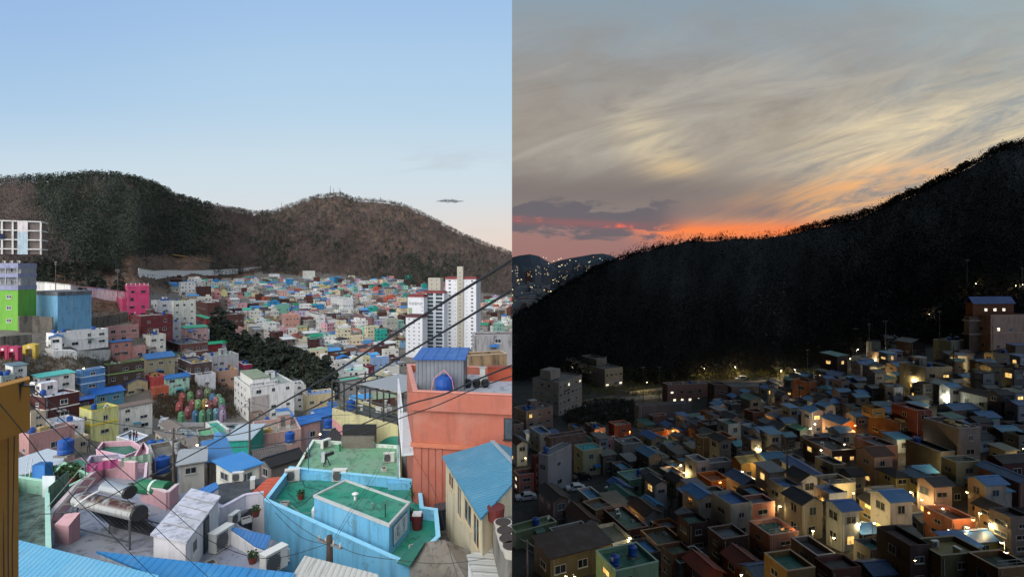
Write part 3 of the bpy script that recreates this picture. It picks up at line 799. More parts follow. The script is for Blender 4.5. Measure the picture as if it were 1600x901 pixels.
H(70, 97, 132, 662, 694, '#c8ccd2', 'flat', '#8aa6c6', fl=2, dens=2.6, lab='white house with pale blue roof terrace')
H(30, 45, 117, 679, 716, '#b98683', 'flat', '#7a8c86', fl=1, dens=6, lab='long dusty pink terrace house')
H(111, 117, 140, 684, 706, '#c9b99d', 'flat', '#77716b', fl=1)
H(227, 239, 259, 589, 613, '#c8433c', 'flat', '#b06a55', fl=1, dens=8, lab='bright red box-shaped house')
H(236, 240, 264, 606, 624, '#cf5b35', 'flat', '#a8a29c', fl=1, dens=9, lab='orange box-shaped house under the red one')
H(252, 259, 296, 592, 614, '#a9d3bd', 'gable', BL, fl=2, dens=3, lab='mint green house with blue gabled roof')
H(262, 264, 290, 606, 620, '#93cdb2', 'flat', '#9aa8a2', fl=1, dens=5)
H(278, 300, 331, 568, 600, '#4a3430', 'flat', '#59534c', fl=2, band='#d8dade', dens=3, lab='brown house with thick white bands and cluttered roof')
H(319, 331, 373, 557, 591, '#979ba1', 'flat', '#77867a', fl=2, dens=2.6, lab='grey two-storey house with a blue tank on top')
H(332, 341, 371, 580, 600, '#d09c7c', 'flat', '#8a8178', fl=1, dens=3, lab='peach terrace house')
H(371, 381, 397, 570, 586, '#b81f57', 'flat', '#c9c9c6', fl=1, band='#dcdcda', lab='small magenta house with white top')
H(304, 310, 337, 586, 606, '#b4b8c4', 'flat', '#b6bcc9', fl=1, dens=9, lab='pale curved terrace wall house')
H(267, 271, 306, 470, 502, '#cdd0b4', 'flat', '#a8a99b', fl=3, dens=2.9, par=.3, lab='pale cream green block with rows of small windows')
H(236, 246, 268, 470, 492, '#c1c4cc', 'flat', '#aab2c2', fl=2, dens=4, lab='white rounded house beside the hot pink house')
H(306, 322, 345, 473, 498, '#5c3b35', 'flat', '#b7b7b4', fl=2, dens=3.4, wm='brick', lab='brown brick block beside the pine ridge')
H(324, 335, 381, 493, 519, '#543832', 'flat', '#77706a', fl=2, dens=2.8, band='#6d4c44', wm='brick', lab='long brown brick block with blue box on roof')
H(303, 323, 334, 498, 518, '#9a3036', 'shed', '#1f9c6c', fl=2, lab='red and pink house with small green sloping roof')
H(283, 289, 325, 513, 530, '#cfa4a0', 'shed', '#1f9b6b', fl=1, lab='pink house with wide green sloping roof')
H(326, 352, 381, 514, 536, '#c99592', 'flat', '#a8938c', fl=1, dens=4, lab='pink house stepping down beside the pines')
H(238, 255, 283, 504, 532, '#9aa0a8', 'flat', '#b5b7b8', fl=2, dens=3, lab='pale grey house with blue tank')
H(219, 234, 259, 524, 549, '#c9c4ab', 'flat', '#b0ac98', fl=2, lab='cream house with rooftop railings')
H(258, 281, 325, 538, 564, '#6e4138', 'flat', '#4e5258', fl=2, band='#c9c6c2', dens=2.8, lab='brown house with white balcony railings')
H(318, 322, 347, 538, 555, '#8a2328', 'gable', '#1f9a68', fl=1, lab='dark red house with bright green gabled roof')
H(344, 347, 366, 535, 553, '#d8d2ae', 'gable', '#1f9a68', fl=1, lab='cream cottage with bright green gabled roof')
H(365, 369, 389, 540, 552, '#c9d1cc', 'gable', '#4a4847', fl=1, lab='white cottage with dark grey roof')
H(218, 229, 273, 561, 590, '#a79a78', 'gable', '#3a6ca4', fl=2, dens=3, lab='weathered tan house with long blue gabled roof')
H(392, 417, 439, 549, 572, '#b7c4bd', 'flat', '#4a9a5c', fl=2, band='#d6dbd8', dens=2.6, lab='pale green white house with green roof and balconies')
H(363, 368, 387, 553, 568, '#c8c7bd', 'flat', '#cdb648', fl=1, lab='white cottage with mustard yellow flat roof')
H(385, 396, 418, 560, 578, '#5a3a33', 'tile', '#5c3a30', fl=1, lab='brown cottage under brown tiled roof')
H(415, 420, 436, 567, 580, '#c7d3d8', 'flat', '#b9c3c8', fl=1)
H(434, 438, 455, 565, 581, '#cf8c86', 'tile', '#3a3330', fl=1)
H(388, 396, 427, 580, 592, '#b08f7f', 'gable', '#2f6cb0', fl=1, lab='low pinkish house with wide blue gabled roof')
H(425, 430, 446, 579, 597, '#d3a793', 'flat', '#a59a92', fl=1)
H(448, 453, 470, 585, 598, '#d4756f', 'gable', '#205ca6', fl=1, lab='coral cottage with blue gabled roof')
H(473, 479, 523, 618, 652, '#cfbb8b', 'flat', '#7b93bd', fl=2, dens=2.8, lab='cream house with blue side wall and lilac blue roof')
H(456, 461, 475, 600, 640, '#c8cac8', 'flat', '#4c4a48', fl=4, dens=5, lab='narrow white tower-like house')
H(447, 452, 478, 603, 625, '#b9b9b6', 'tile', '#35353a', fl=2)
# white block of flats with the sign board
I = H(366, 391, 460, 606, 660, '#c9c9c4', 'flat', '#8f9a92', fl=4, dens=3.6, par=.4, th=40, lab='white four-storey block with sign board on its top', clutter=True, name='apartment_block', cat='apartment block')
q = MB(); q.box(1, 1, I['h']-.3, I['w']*.45, I['d']*.8, I['h']+2.6, wall('#d2d2cc')); q.box(.8, .8, I['h']+2.6, I['w']*.45+.2, I['d']*.8+.2, I['h']+2.8, deck('#7d8a6c')); q.build('penthouse', I['root'])
q = MB(); q.box(I['w']*.04, -.25, I['h']+.2, I['w']*.6, -.1, I['h']+1.7, plain('#e6e6e4')); sb = q.build('sign_board', I['root'])
q = MB(); q.box(.3, -.06, .2, I['w']*.42, -.008, I['h']*.74, wall('#a39690')); q.build('brown_cladding', I['root'])
FONT = None
def text(s, size, mat, parent, loc, rot, name='lettering', depth=.02, sp=1.0):
    c = bpy.data.curves.new(name, 'FONT'); c.body = s; c.size = size; c.extrude = depth; c.align_x = 'CENTER'; c.align_y = 'CENTER'; c.space_character = sp
    o = bpy.data.objects.new(name, c); SIDE.objects.link(o)
    dg = bpy.context.evaluated_depsgraph_get(); me = bpy.data.meshes.new_from_object(o.evaluated_get(dg))
    bpy.data.objects.remove(o); me.materials.clear(); me.materials.append(mat)
    o = bpy.data.objects.new(name, me); SIDE.objects.link(o); o.parent = parent; o.location = loc; o.rotation_euler = rot; return o
text('평화의마을 시니어클럽', 1.0, plain('#2b2b2d'), sb, (I['w']*.32, -.27, I['h']+.95), (R(90), 0, 0))

# green house with two balcony storeys at the edge of the picture
def green_house():
    Y0 = TD.depth(28, 517); x = -28/800.
    z = lambda py: -(py-HOR)/800*Y0
    r = thing('green_house', 'house', loc=(-.965*Y0, Y0, z(517)), rz=R(10)); w = 12; h = z(453)-z(517); LAB.append((r, 'lime green tall house with lilac balconies at the picture edge', 10, 450, 'house'))
    b = MB(); b.box(-w, 0, -3, 0, 8, h, wall('#6cb534', .5)); b.build('wall', r)
    lil = wall('#8f93b4'); gy = wall('#8b8f94')
    b = MB(); b.box(-w, 1.3, h, 0, 8, z(411)-z(517), gy); b.build('upper_wall', r)
    for i, (pa, pb) in enumerate(((446, 453), (427, 433), (411, 419))):
        b = MB(); b.box(-w, -.15, z(pb)-z(517), .12, 8.1, z(pa)-z(517), lil); b.build('balcony', r)
    for px in (-w, -w*.62, -w*.3, -.3):
        b = MB(); b.box(px, -.1, h, px+.3, .2, z(411)-z(517), gy); b.build('column', r)
    for zz in (435.5, 421):
        for k in range(4):
            o = link('window', win_mesh(2.2, 1.4, 'mid'), r); o.location = (-w+.6+k*2.8, 1.29, z(446 if zz > 430 else 427)-z(517)+.3)
    q = MB()
    for k in range(16): q.box(-w+k*.8, -.05, z(446)-z(517), -w+k*.8+.04, 0, z(446)-z(517)+.9, plain('#a5abb8', .5))
    q.box(-w, -.06, z(446)-z(517)+.9, 0, .01, z(446)-z(517)+.96, plain('#a5abb8', .5)); q.build('railing', r)
    for zz in (461, 478, 498):
        o = link('window', win_mesh(1.4, 1.2, 'dark', '#e2e2de'), r); o.location = (-3.2, -.004, z(zz)-z(517)-1.1)
    for k in range(3): put('ac', r.location+Vector((-2-k*2.4, 2.4, z(411)-z(517))), R(10), 1, 'lime green house')
green_house()
# light blue box building with grey parapet
def blue_box():
    Y0 = TD.depth(90, 517)
    p0 = P(90, 462, Y0); z1 = p0.z; L = PZ(52, 460, z1) if False else P(52, 460, Y0*1.05); Rr = P(143, 461, Y0*1.07)
    zb = P(90, 517, Y0).z; r = thing('tank_building', 'building', loc=(p0.x, p0.y, zb)); LAB.append((r, 'windowless sky blue concrete building with grey parapet', 95, 460, 'building'))
    a = Vector((L.x-p0.x, L.y-p0.y)); c = Vector((Rr.x-p0.x, Rr.y-p0.y)); poly = [(0,0), tuple(c), tuple(c+a), tuple(a)]
    b = MB(); b.prism(poly, -2, z1-zb-.01, wall('#6fb2dc')); b.build('wall', r)
    g = MB(); k = 1.012; o_ = Vector((c+a))*.5; pp = [tuple(o_+(Vector(q)-o_)*k) for q in poly]; g.prism(pp, z1-zb, z1-zb+1.3, concrete('#73767a')); g.build('parapet', r)
    t = thing('tarpaulin_shelter', 'shelter', 'blue tarpaulin shelter on top of the windowless blue building', loc=(p0.x+6, p0.y+9, z1+1.3)); s = MB(); slab(s, [(-3,-2,.5),(3,-2,.9),(3,2,1.0),(-3,2,.6)], .06, plain('#2f6aa8')); s.build('canopy', t)
    s = MB()
    for x in (-2.8, 2.8):
        for y in (-1.8, 1.8): s.bar((x,y,0),(x,y,.75), .08,.08, plain('#8b8b8b'))
    s.build('post_frame', t)
    for k in range(9):
        q = P(98+k*5, 512-k*.6, Y0*1.0)
blue_box()
# hot pink house with stepped wing
def pink_house():
    Y0 = TD.depth(197, 496); I = H(195, 198, 233, 447, 497, '#c92f66', 'flat', '#8c3350', th=38, fl=4, dens=3.0, par=.6, lab='hot pink four-storey house', frame='#3a2a30', clutter=False)
    I2 = H(174, 190, 200, 467, 492, '#bf2f63', 'flat', '#9c3a5a', th=42, fl=1, dens=7, lab='low hot pink wing of the pink house', dist=Y0*1.01, clutter=False)
    r = I['root']; h = I['h']
    for k in range(6):
        q = MB(); x = I['w']*k/5.2; q.tube([(x,.1,h),(x,.1,h+.9)], .06, plain('#d9d4d4'), 6); q.tube([(x,.1,h+.9),(x,.1,h+1.2)], [.2,.1], plain('#e8e2dc'), 8); q.build('roof_lantern', r)
pink_house()
# retaining walls and long white wall with pillars
def wall_run(pts, h, t, mat, lab, name='retaining_wall', cat='wall', T=TD, drop=1.5, step=False, capm=None):
    """a wall along ground pixels PTS: (px, py of its foot)"""
    W_ = [P(px, py, T.depth(px, py)) for px, py in pts]
    r = thing(name, cat, loc=W_[0]); o = W_[0]
    LAB.append((r, lab, pts[0][0], pts[0][1], 'wall'))
    b = MB(); c_ = MB()
    for i in range(len(W_)-1):
        a, d = W_[i]-o, W_[i+1]-o; n = Vector((-(d-a).y, (d-a).x, 0)).normalized()*t
        p = [(a.x,a.y),(d.x,d.y),(d.x+n.x,d.y+n.y),(a.x+n.x,a.y+n.y)]
        zt = [a.z+h, d.z+h, d.z+h, a.z+h]
        ar = sum(p[k][0]*p[(k+1)%4][1]-p[(k+1)%4][0]*p[k][1] for k in range(4))
        if ar < 0: p.reverse(); zt.reverse()
        n0 = len(b.v); zb = [q-h-drop for q in zt]
        b.v += [(p[k][0], p[k][1], zb[k]) for k in range(4)]+[(p[k][0], p[k][1], zt[k]) for k in range(4)]
        for f in ((3,2,1,0),(4,5,6,7),(0,1,5,4),(1,2,6,5),(2,3,7,6),(3,0,4,7)): b.f.append(tuple(n0+k for k in f)); b.m.append(b.mi(mat))
        if capm: c_.bar((a.x,a.y,a.z+h+.06),(d.x,d.y,d.z+h+.06), t+.5, .12, capm)
    b.build('wall_body', r)
    if capm: c_.build('coping', r)
    return r
CO = concrete('#6e6960')
wall_run([(30,519),(50,518),(82,520)], 5.2, .6, CO, 'stained grey concrete retaining wall beside the lime green house')
wall_run([(143,513),(170,508),(200,502)], 4.2, .6, CO, 'stained concrete retaining wall under the hot pink house')
wall_run([(0,548),(20,545),(50,543)], 4.0, .6, concrete('#7b776f'), 'concrete retaining wall above the little arches')
wall_run([(26,455),(70,457),(110,461),(150,465),(195,470)], 4.6, .4, wall('#e2e1dc', .8), 'long whitewashed hillside wall below the trees', capm=concrete('#8d8b85'))
wall_run([(84,562),(120,562),(150,560),(176,557)], 2.8, 8, wall('#cfcfca'), 'white podium under the long white house', name='podium_wall')
wall_run([(217,433),(240,434),(262,431),(290,431),(318,430),(345,428),(372,426)], 6.2, .5, wall('#e8e9e8', .3), 'stepped white wall at the foot of the bare slope', capm=plain('#9fb39f'))
wall_run([(372,424),(400,420),(430,418)], 3.4, .5, wall('#c4c4bd'), 'pale grey wall continuing along the hill road')
wall_run([(250,657),(262,664),(276,668),(390,668)], 1.6, .3, wall('#8d9299'), 'low grey wall in front of the painted rock steps')
# arches in the little square
def arch(px, pxr, pt, pb, c, lab):
    Y0 = TD.depth((px+pxr)/2, pb); a = P(px, pb, Y0); w = P(pxr, pb, Y0).x - a.x; h = (pb-pt)/800*Y0
    r = thing('arch_frame', 'arch', loc=a, rz=R(20)); LAB.append((r, lab, px, pt, 'arch')); m = wall(c); cw = w*.24
    for x in (0, w-cw): q = MB(); q.box(x, 0, -1, x+cw, 2.2, h*.62, m); q.build('pillar', r)
    q = MB(); q.box(0, 0, h*.62, w, 2.2, h*.92, m); q.prismy(0, 2.2, [(0, h*.92), (w, h*.92), (w/2, h*1.05)], m); q.build('lintel', r)
    q = MB(); q.tube([(w/2, -.02, h*.77), (w/2, -.06, h*.77)], h*.09, plain('#dfd8d0'), 14); q.build('round_plaque', r)
arch(-4, 8, 541, 562, '#c0305a', 'pink playground arch cut by the picture edge')
arch(9, 24, 542, 564, '#c93763', 'pink arch with pointed top')
arch(35, 51, 538, 557, '#d8b53c', 'yellow arch with pointed top')
H(8, 20, 42, 572, 588, '#aab3b6', 'shed', '#5f7b86', fl=1, lab='small grey shed with slate sloping roof')
H(-30, 2, 20, 588, 604, '#77908a', 'flat', '#2f6e58', fl=1, lab='low grey green house with dark green roof')
# school-like hillside building
def school():
    Y0 = 235.0
    a = P(43, 343, Y0); r = thing('school_building', 'building', loc=(a.x, a.y, P(43,394,Y0).z), rz=R(28)); h = (392-343)/800*Y0; LAB.append((r, 'unfinished-looking white concrete block with open floors on the hill', 40, 343, 'building'))
    m = wall('#c9c8be'); dk = plain('#2c2b2b', .8); w2 = 4.8; L = 30
    b = MB(); b.box(.6, .6, -1, w2-.4, 9, h-.3, wall('#6f625c')); b.box(-L, .8, -1, -2.0, 9, h-.3, wall('#6f625c')); b.build('inner_wall', r)
    for i in range(4):
        z = h - i*h/3.4
        s = MB(); s.box(-.1, -.1, z-.55, w2, 9.5, z, m); s.box(-L, -.1, z-.55, -.1, 9.5, z, m); s.build('floor_slab', r)
    for x in (-L, -L*.8, -L*.62, -L*.45, -L*.3, -L*.18, w2-.5):
        c = MB(); c.box(x, -.05, -1, x+.6, .55, h-.56, m); c.build('column', r)
    c = MB(); c.box(-3.4, -.12, h-5.2, .1, .5, h-.56, wall('#d8c4c4')); c.box(-3.4, -.12, -1, .1, .5, h-5.21, wall('#b9d3dc')); c.build('pastel_pier', r)
    n = MB(); n.box(-L, -.4, h-8.6, -8, -.36, h-6.2, plain('#22304c', .9)); n.build('netting', r)
school()
# ================================================================ DAY: the nearest roofs, each outline at its own measured height
SIDE = DAY
def XY(pts, z): return [tuple(PZ(px, py, z)[:2]) for px, py in pts]
def rot_in(p, o): return [(a-o[0], b-o[1]) for a, b in p]
def flat_house(name, lab, pts, z, zb, wm_, dk, par=.7, t=.16, capc=None, cat='house', wins=(), winst='dark', frame='#d5d5d0'):
    """flat roofed building; PTS are the corners of the top of its parapet (pixels), Z their height"""
    w = XY(pts, z); o = w[0]; r = thing(name, cat, loc=(o[0], o[1], zb)); p = rot_in(w, o)
    if sum(p[i][0]*p[(i+1)%len(p)][1]-p[(i+1)%len(p)][0]*p[i][1] for i in range(len(p))) < 0: p.reverse()
    h = z-zb; b = MB(); b.prism(p, 0, h-par, wm_); 
    n = len(p); inn = inset(p, t)
    if par > .02:
        for i in range(n):
            j = (i+1) % n
            q = [p[i], p[j], inn[j], inn[i]]; b.prism(q, h-par, h, wm_)
    b.build('wall', r)
    d = MB(); d.prism(inset(p, t+.004) if par > .02 else inset(p, -.12), h-par+.004, h-par+(.03 if par > .02 else .1), dk); d.build('roof', r)
    if par > .02 and capc:
        c = MB(); i2 = inset(p, t+.05); o2 = inset(p, -.05); cm = plain(capc, .6)
        for i in range(n):
            j = (i+1) % n; c.prism([o2[i], o2[j], i2[j], i2[i]], h+.003, h+.06, cm)
        c.build('coping', r)
    for (e, f, zz, ww, hh, st) in wins:       # edge by its two pixel corners' indices in PTS
        A = Vector(rot_in([w[e]], o)[0]); B = Vector(rot_in([w[(e+1) % n]], o)[0]); wall_win(r, A, B, f, zz, ww, hh, st, frame, p)
    LAB.append((r, lab, sum(q[0] for q in pts)/len(pts), min(q[1] for q in pts), 'near'))
    ax = [q[0] for q in w]; ay = [q[1] for q in w]; FOOT.append((sum(ax)/n, sum(ay)/n, .5*max(max(ax)-min(ax), max(ay)-min(ay))))
    return dict(root=r, h=h, par=par, z=z, zb=zb, p=p, o=o, w=w, mat=wm_, ph=lab)
def inset(p, t):
    n = len(p); out = []
    for i in range(n):
        a, b, c = Vector(p[i-1]), Vector(p[i]), Vector(p[(i+1) % n])
        d1 = (b-a).normalized(); d2 = (c-b).normalized(); n1 = Vector((-d1.y, d1.x)); n2 = Vector((-d2.y, d2.x))
        m = (n1+n2); k = m.length_squared
        out.append(tuple(b + m*(2*t/k if k > .2 else t)))
    return out
def wall_win(r, A, B, f, zz, ww, hh, st, frame, poly=None, mesh=None):
    cen = Vector((sum(q[0] for q in poly)/len(poly), sum(q[1] for q in poly)/len(poly))) if poly else Vector((0, 50))
    d = (B-A).normalized(); nrm = Vector((d.y, -d.x))
    if nrm.dot(A-cen) < 0: A, B = B, A; d = -d; nrm = -nrm; f = 1-f
    q = A.lerp(B, f) - d*ww/2 + nrm*.004
    o = link('window' if mesh is None else 'door', mesh or win_mesh(ww, hh, st, frame), r); o.location = (q.x, q.y, zz); o.rotation_euler = (0, 0, math.atan2(d.y, d.x))
def putp(kind, px, py, z, rz=0, sc=1.0, on=None, ph=None):
    q = PZ(px, py, z); return put(kind, q, rz, sc, on, ph)
CY = wall('#5fb4dd', 1.0)
cy = flat_house('cyan_house', 'sky blue house with green roof terrace and a stair room carrying a sign', [(413,781),(453,729),(656,750),(661,792),(683,795),(687,838),(640,884)], -17.2, -30, CY, deck('#0f7d66'), par=.8, t=.2, capc='#8fd0ea')
r = cy['root']
st = XY([(491,774),(540,750),(640,785),(608,820)], -16.0); p = rot_in(st, cy['o'])
b = MB(); b.prism(p, -18-cy['zb'], -16.0-cy['zb']-.1, CY); sr = b.build('stair_room', r)
if sum(p[i][0]*p[(i+1)%4][1]-p[(i+1)%4][0]*p[i][1] for i in range(4)) < 0: p.reverse()
b = MB(); 
o2, i2 = inset(p, -.06), inset(p, .1)
for i in range(4): b.prism([o2[i], o2[(i+1)%4], i2[(i+1)%4], i2[i]], -16.1-cy['zb']+.002, -15.93-cy['zb'], plain('#b9bdb9'))
b.build('rim', sr); b = MB(); b.prism(inset(p, .104), -16.1-cy['zb']+.002, -16.03-cy['zb'], deck('#1c8468')); b.build('stair_room_roof', sr)
# the sign on the stair room: a grey white board with Korean lettering
A, B = Vector(st[3]), Vector(st[2]); d = (B-A).normalized(); nn = Vector((d.y, -d.x)); L = (B-A).length
if nn.y > 0: nn = -nn
sg = MB(); sg.box(-L*.34, -.05, -.62, L*.34, -.01, .62, plain('#1e2e46')); sg.box(-L*.34+.04, -.07, -.58, L*.34-.04, -.051, .58, plain('#b9c6cf'))
so_ = sg.build('sign_board', r); q = A.lerp(B, .5)+nn*.01; so_.location = (q.x-cy['o'][0], q.y-cy['o'][1], -16.95-cy['zb']); so_.rotation_euler = (0, 0, math.atan2(d.y, d.x))
ink = plain('#26303c'); k = L*.34
ring = MB(); N = 28
for i in range(N):
    a, c = 2*math.pi*i/N, 2*math.pi*(i+1)/N; cx = -k*.45
    ring.bar((cx+.3*math.cos(a), -.075, .48*math.sin(a)), (cx+.3*math.cos(c), -.075, .48*math.sin(c)), .015, .01, ink)
ring.build('sign_ring', so_)
text('안\n동', .30, ink, so_, (-k*.45, -.08, .02), (R(90), 0, 0), depth=.004)
for i in range(6): text(['전망 좋은 집', '감천 민박', '커피 라면', '기념품', '사진', '쉼터'][i], .1, ink, so_, (k*.42, -.08, .42-i*.16), (R(90), 0, 0), depth=.004)
for (f, zz, ww, hh) in ((.17, -20.6, 1.1, .9), (.78, -22.4, 2.0, 1.2)):
    A, B = Vector(cy['w'][0])-Vector(cy['o']), Vector(cy['w'][6])-Vector(cy['o']); wall_win(r, A, B, f, zz-cy['zb'], ww, hh, 'dark', '#dcdcd6', cy['p'])
for px, py, rz in ((457,752,R(20)), (531,752,R(4))): putp('ac', px, py, -18, rz, 1.35, None, 'air conditioner by the %s parapet of the green cyan-walled terrace' % ('corner of the' if px < 500 else 'back'))
for px, py, sx in ((482,748,2.6), (622,763,1.5)):
    q = PZ(px, py, -18); t = thing('flag_stand', 'pole stand', loc=q); b = MB(); b.box(-sx/2, -.3, 0, sx/2, .3, .55, CY); b.build('block', t); b = MB(); b.tube([(0,0,.55),(0,0,4.2)], .035, plain('#2f5f8c'), 6); b.build('pole', t)
    LAB.append((t, 'blue pole in a sky blue block on the green terrace', px, py, 'near'))
for k_, pts_ in enumerate(([(470,742),(476,760),(500,765),(470,790),(450,770)],[(640,800),(632,780),(645,765),(650,790)],[(430,780),(452,786),(470,802),(486,800)])):
    t = thing('hose', 'hose', ['black cable trailing over the green terrace','green hose looped behind the stair room','thin grey pipe crossing the green terrace'][k_]); b = MB(); b.tube([PZ(a_, b_, -17.97) for a_, b_ in pts_], .03, plain(['#18191b','#1f6a3c','#8b8f90'][k_]), 6); b.build('tube', t)
for px, py in ((648,772),(649,783)): putp('planter', px, py, -18, 0, 1.2, None, 'round dark green pot on the cyan terrace')
q = PZ(652, 826, -18); t = thing('bucket', 'bucket', 'dark red bucket with a white bag on the cyan terrace', q); b = MB(); b.tube([(0,0,0),(0,0,1.0)], [.33,.42], plain('#54151a'), 14); b.build('body', t); b = MB(); b.box(-.3,-.25,1.0,.3,.25,1.15, plain('#dddddd')); b.build('bag', t)
q = PZ(491, 815, -18); t = thing('gas_cylinder', 'gas cylinder', 'white gas cylinder beside the cyan stair room', q); b = MB(); b.tube([(0,0,0),(0,0,.9),(0,0,1.02),(0,0,1.12)], [.18,.18,.12,.05], plain('#c9ced0', .35), 12); b.build('body', t)
q = PZ(555, 780, -16.03); t = thing('chimney_fan', 'vent', 'white round vent on the green stair room roof', q); b = MB(); b.tube([(0,0,0),(0,0,.25),(0,0,.42),(0,0,.5)], [.1,.1,.24,.12], plain('#d6d6d0', .3), 14); b.build('cap', t)
q = PZ(602, 807, -16.03); t = thing('roof_pipe', 'pipe', 'thin dark pipe standing on the green stair room roof', q); b = MB(); b.tube([(0,0,0),(0,0,.85)], .035, plain('#14332b'), 6); b.build('tube', t)
putp('vent', 582, 795, -16.03, 0, .5, None, 'short rusty vent on the green stair room roof')

gr = flat_house('green_roof_house', 'house with pale green flat roof and white parapet behind the cyan house', [(458,738),(489,687),(623,696),(625,752)], -19.3, -32, wall('#9fb9a8'), deck('#6f9f7c'), par=.3, t=.15, capc='#cfe0d0')
for px, py, rz in ((509,700,R(60)), (608,722,R(10))): putp('ac', px, py, -19.6, rz, 1.25, None, 'air conditioner near the %s end of the pale green roof' % ('left' if px < 550 else 'right'))
q = PZ(531, 705, -19.6); t = thing('garden_shovel_statue', 'statue', 'small green cactus ornament on the pale green roof', q); b = MB(); b.tube([(0,0,0),(0,0,.8)], .12, plain('#1f7a4c'), 8); b.tube([(0,0,.3),(.25,0,.35),(.28,0,.6)], .07, plain('#1f7a4c'), 6); b.build('figure', t)
# large dark figure ornament lying on the roof
q = PZ(510, 727, -19.6); t = thing('telescope_stand', 'telescope', 'black tripod-mounted viewing device on the pale green roof', q); b = MB(); bk = plain('#1d1f22', .4)
for a in (0, 2.1, 4.2): b.bar((math.cos(a)*.4, math.sin(a)*.4, 0), (0, 0, .9), .07, .07, bk)
b.build('tripod', t); b = MB(); b.bar((-.5, 0, .85), (.7, 0, 1.3), .3, .3, bk); b.build('tube', t); b = MB(); b.box(-.45, -.2, .4, -.1, .2, 1.3, plain('#b8bcc0')); b.build('counterweight', t)
q = PZ(561, 698, -19.6); t = thing('stone_planter', 'planter box', 'long rubble stone planter at the back of the pale green roof', q); b = MB(); b.box(-1.8, -.5, 0, 1.8, .5, 1.3, brick('#6e6a60')); b.build('box', t); b = MB(); b.box(-1.8, -.1, 1.3, 1.8, .45, 2.4, plain('#191a1c')); b.build('screen', t)
# black tiled roof in front of the painted wall
def gable_px(name, lab, ridge, zr, eaves, ze, zb, mat, wm_, th=.14, cat='house', wins=True):
    """house under a two-sided roof: ridge from two pixels at height zr, near eave from two pixels at height ze; the far eave mirrors it"""
    R1, R2 = PZ(*ridge[0], zr), PZ(*ridge[1], zr); E1, E2 = PZ(*eaves[0], ze), PZ(*eaves[1], ze)
    F1, F2 = R1*2-E1, R2*2-E2; F1.z = F2.z = ze
    o = Vector((E1.x, E1.y, zb)); r = thing(name, cat, loc=o); LAB.append((r, lab, (ridge[0][0]+eaves[0][0])/2, ridge[0][1], 'near'))
    b = MB(); slab(b, [E1-o, E2-o, R2-o, R1-o], th, mat); slab(b, [R1-o, R2-o, F2-o, F1-o], th, mat)
    ro = b.build('roof', r); c = MB(); c.bar(R1-o+Vector((0,0,.05)), R2-o+Vector((0,0,.05)), .25, .08, plain('#8a97a0')); c.build('ridge_cap', ro)
    m = (E1+E2+F1+F2)/4-o; k = lambda v: (m.x+(v.x-o.x-m.x)*.94, m.y+(v.y-o.y-m.y)*.94)
    w = MB(); P4 = [k(E1), k(E2), k(F2), k(F1)]; w.prism(P4, 0, ze-zb-.16, wm_)
    for (e, rr, f) in ((E1, R1, F1), (E2, R2, F2)):
        a, b_, c_ = k(e), k(rr), k(f)
        w.face([(a[0],a[1],ze-zb-.17),(c_[0],c_[1],ze-zb-.17),(b_[0],b_[1],zr-zb-.16)], wm_)
    w.build('wall', r)
    return dict(root=r, o=o, P=P4, E1=E1, E2=E2, R1=R1, R2=R2, ze=ze, zr=zr, zb=zb)
gable_px('tiled_house', 'house under a wide black tiled roof below the painted wall', [(520,668),(600,663)], -19.5, [(497,697),(628,700)], -21.2, -30, tile('#1d1d20', 'x'), wall('#8b8781'))
# painted wall with the dark scaffold-like terrace over it
ml = flat_house('mural_building', 'building with a pink, yellow and green painted wall under a dark roof terrace', [(519,637),(622,664),(640,648),(560,625)], -17.2, -30, wall('#b9b27c'), deck('#4a4a46'), par=.3)
A, B = Vector(ml['w'][0])-Vector(ml['o']), Vector(ml['w'][1])-Vector(ml['o']); d = (B-A); u_ = Vector((d.y, -d.x)).normalized(); 
if u_.y > 0: u_ = -u_
def mural(name, pts, c, off):
    b = MB(); m = wall(c, .5); f = [(A.x+d.x*s+u_.x*off, A.y+d.y*s+u_.y*off, ml['h']-v) for s, v in pts]; g = [(q[0]-u_.x*(off-.004), q[1]-u_.y*(off-.004), q[2]) for q in f]
    b.face(f, m); b.face(g[::-1], m)
    for i in range(len(f)): j = (i+1) % len(f); b.face([f[i], g[i], g[j], f[j]], m)
    b.build(name, ml['root'])
cur = [(i/14*.46, 1.3+(i/14)**1.6*3.2) for i in range(15)]
mural('pink_paint', [(0, 5)]+cur+[(.46, 5)], '#bd7f7c', .012)
cur = [(.62+i/12*.38, 3.6-math.sin(i/12*1.5)*2.4) for i in range(13)]
mural('green_paint', [(.62, 5)]+cur+[(1, 5)], '#1c7c62', .014)
fr = thing('terrace_pergola', 'pergola', 'dark metal terrace frame with rails over the painted wall', (ml['w'][0][0], ml['w'][0][1], -17.2)); dk = plain('#26292b', .5); tl = plain('#3d4644', .5)
for s in (0, .2, .4, .6, .8, 1.0):
    for off in (0, 5.0):
        b = MB(); x, y = d.x*s-u_.x*off, d.y*s-u_.y*off; b.box(x-.08, y-.08, 0, x+.08, y+.08, 3.4, dk); b.build('post', fr)
for zz in (.5, 1.0, 1.9):
    b = MB(); b.bar((0,0,zz), (d.x,d.y,zz), .08, .1, tl); b.build('rail', fr)
b = MB(); v = Vector((-u_.x, -u_.y, 0)); D3 = Vector((d.x, d.y, 0)); b.bar((0,0,3.4), D3+Vector((0,0,3.4)), .15, .15, dk); b.bar(v*5+Vector((0,0,3.4)), D3+v*5+Vector((0,0,3.4)), .15, .15, dk)
for k in range(7): b.bar(D3*(k/6)+Vector((0,0,3.45)), D3*(k/6)+v*5+Vector((0,0,3.45)), .1, .1, dk)
b.build('beams', fr)
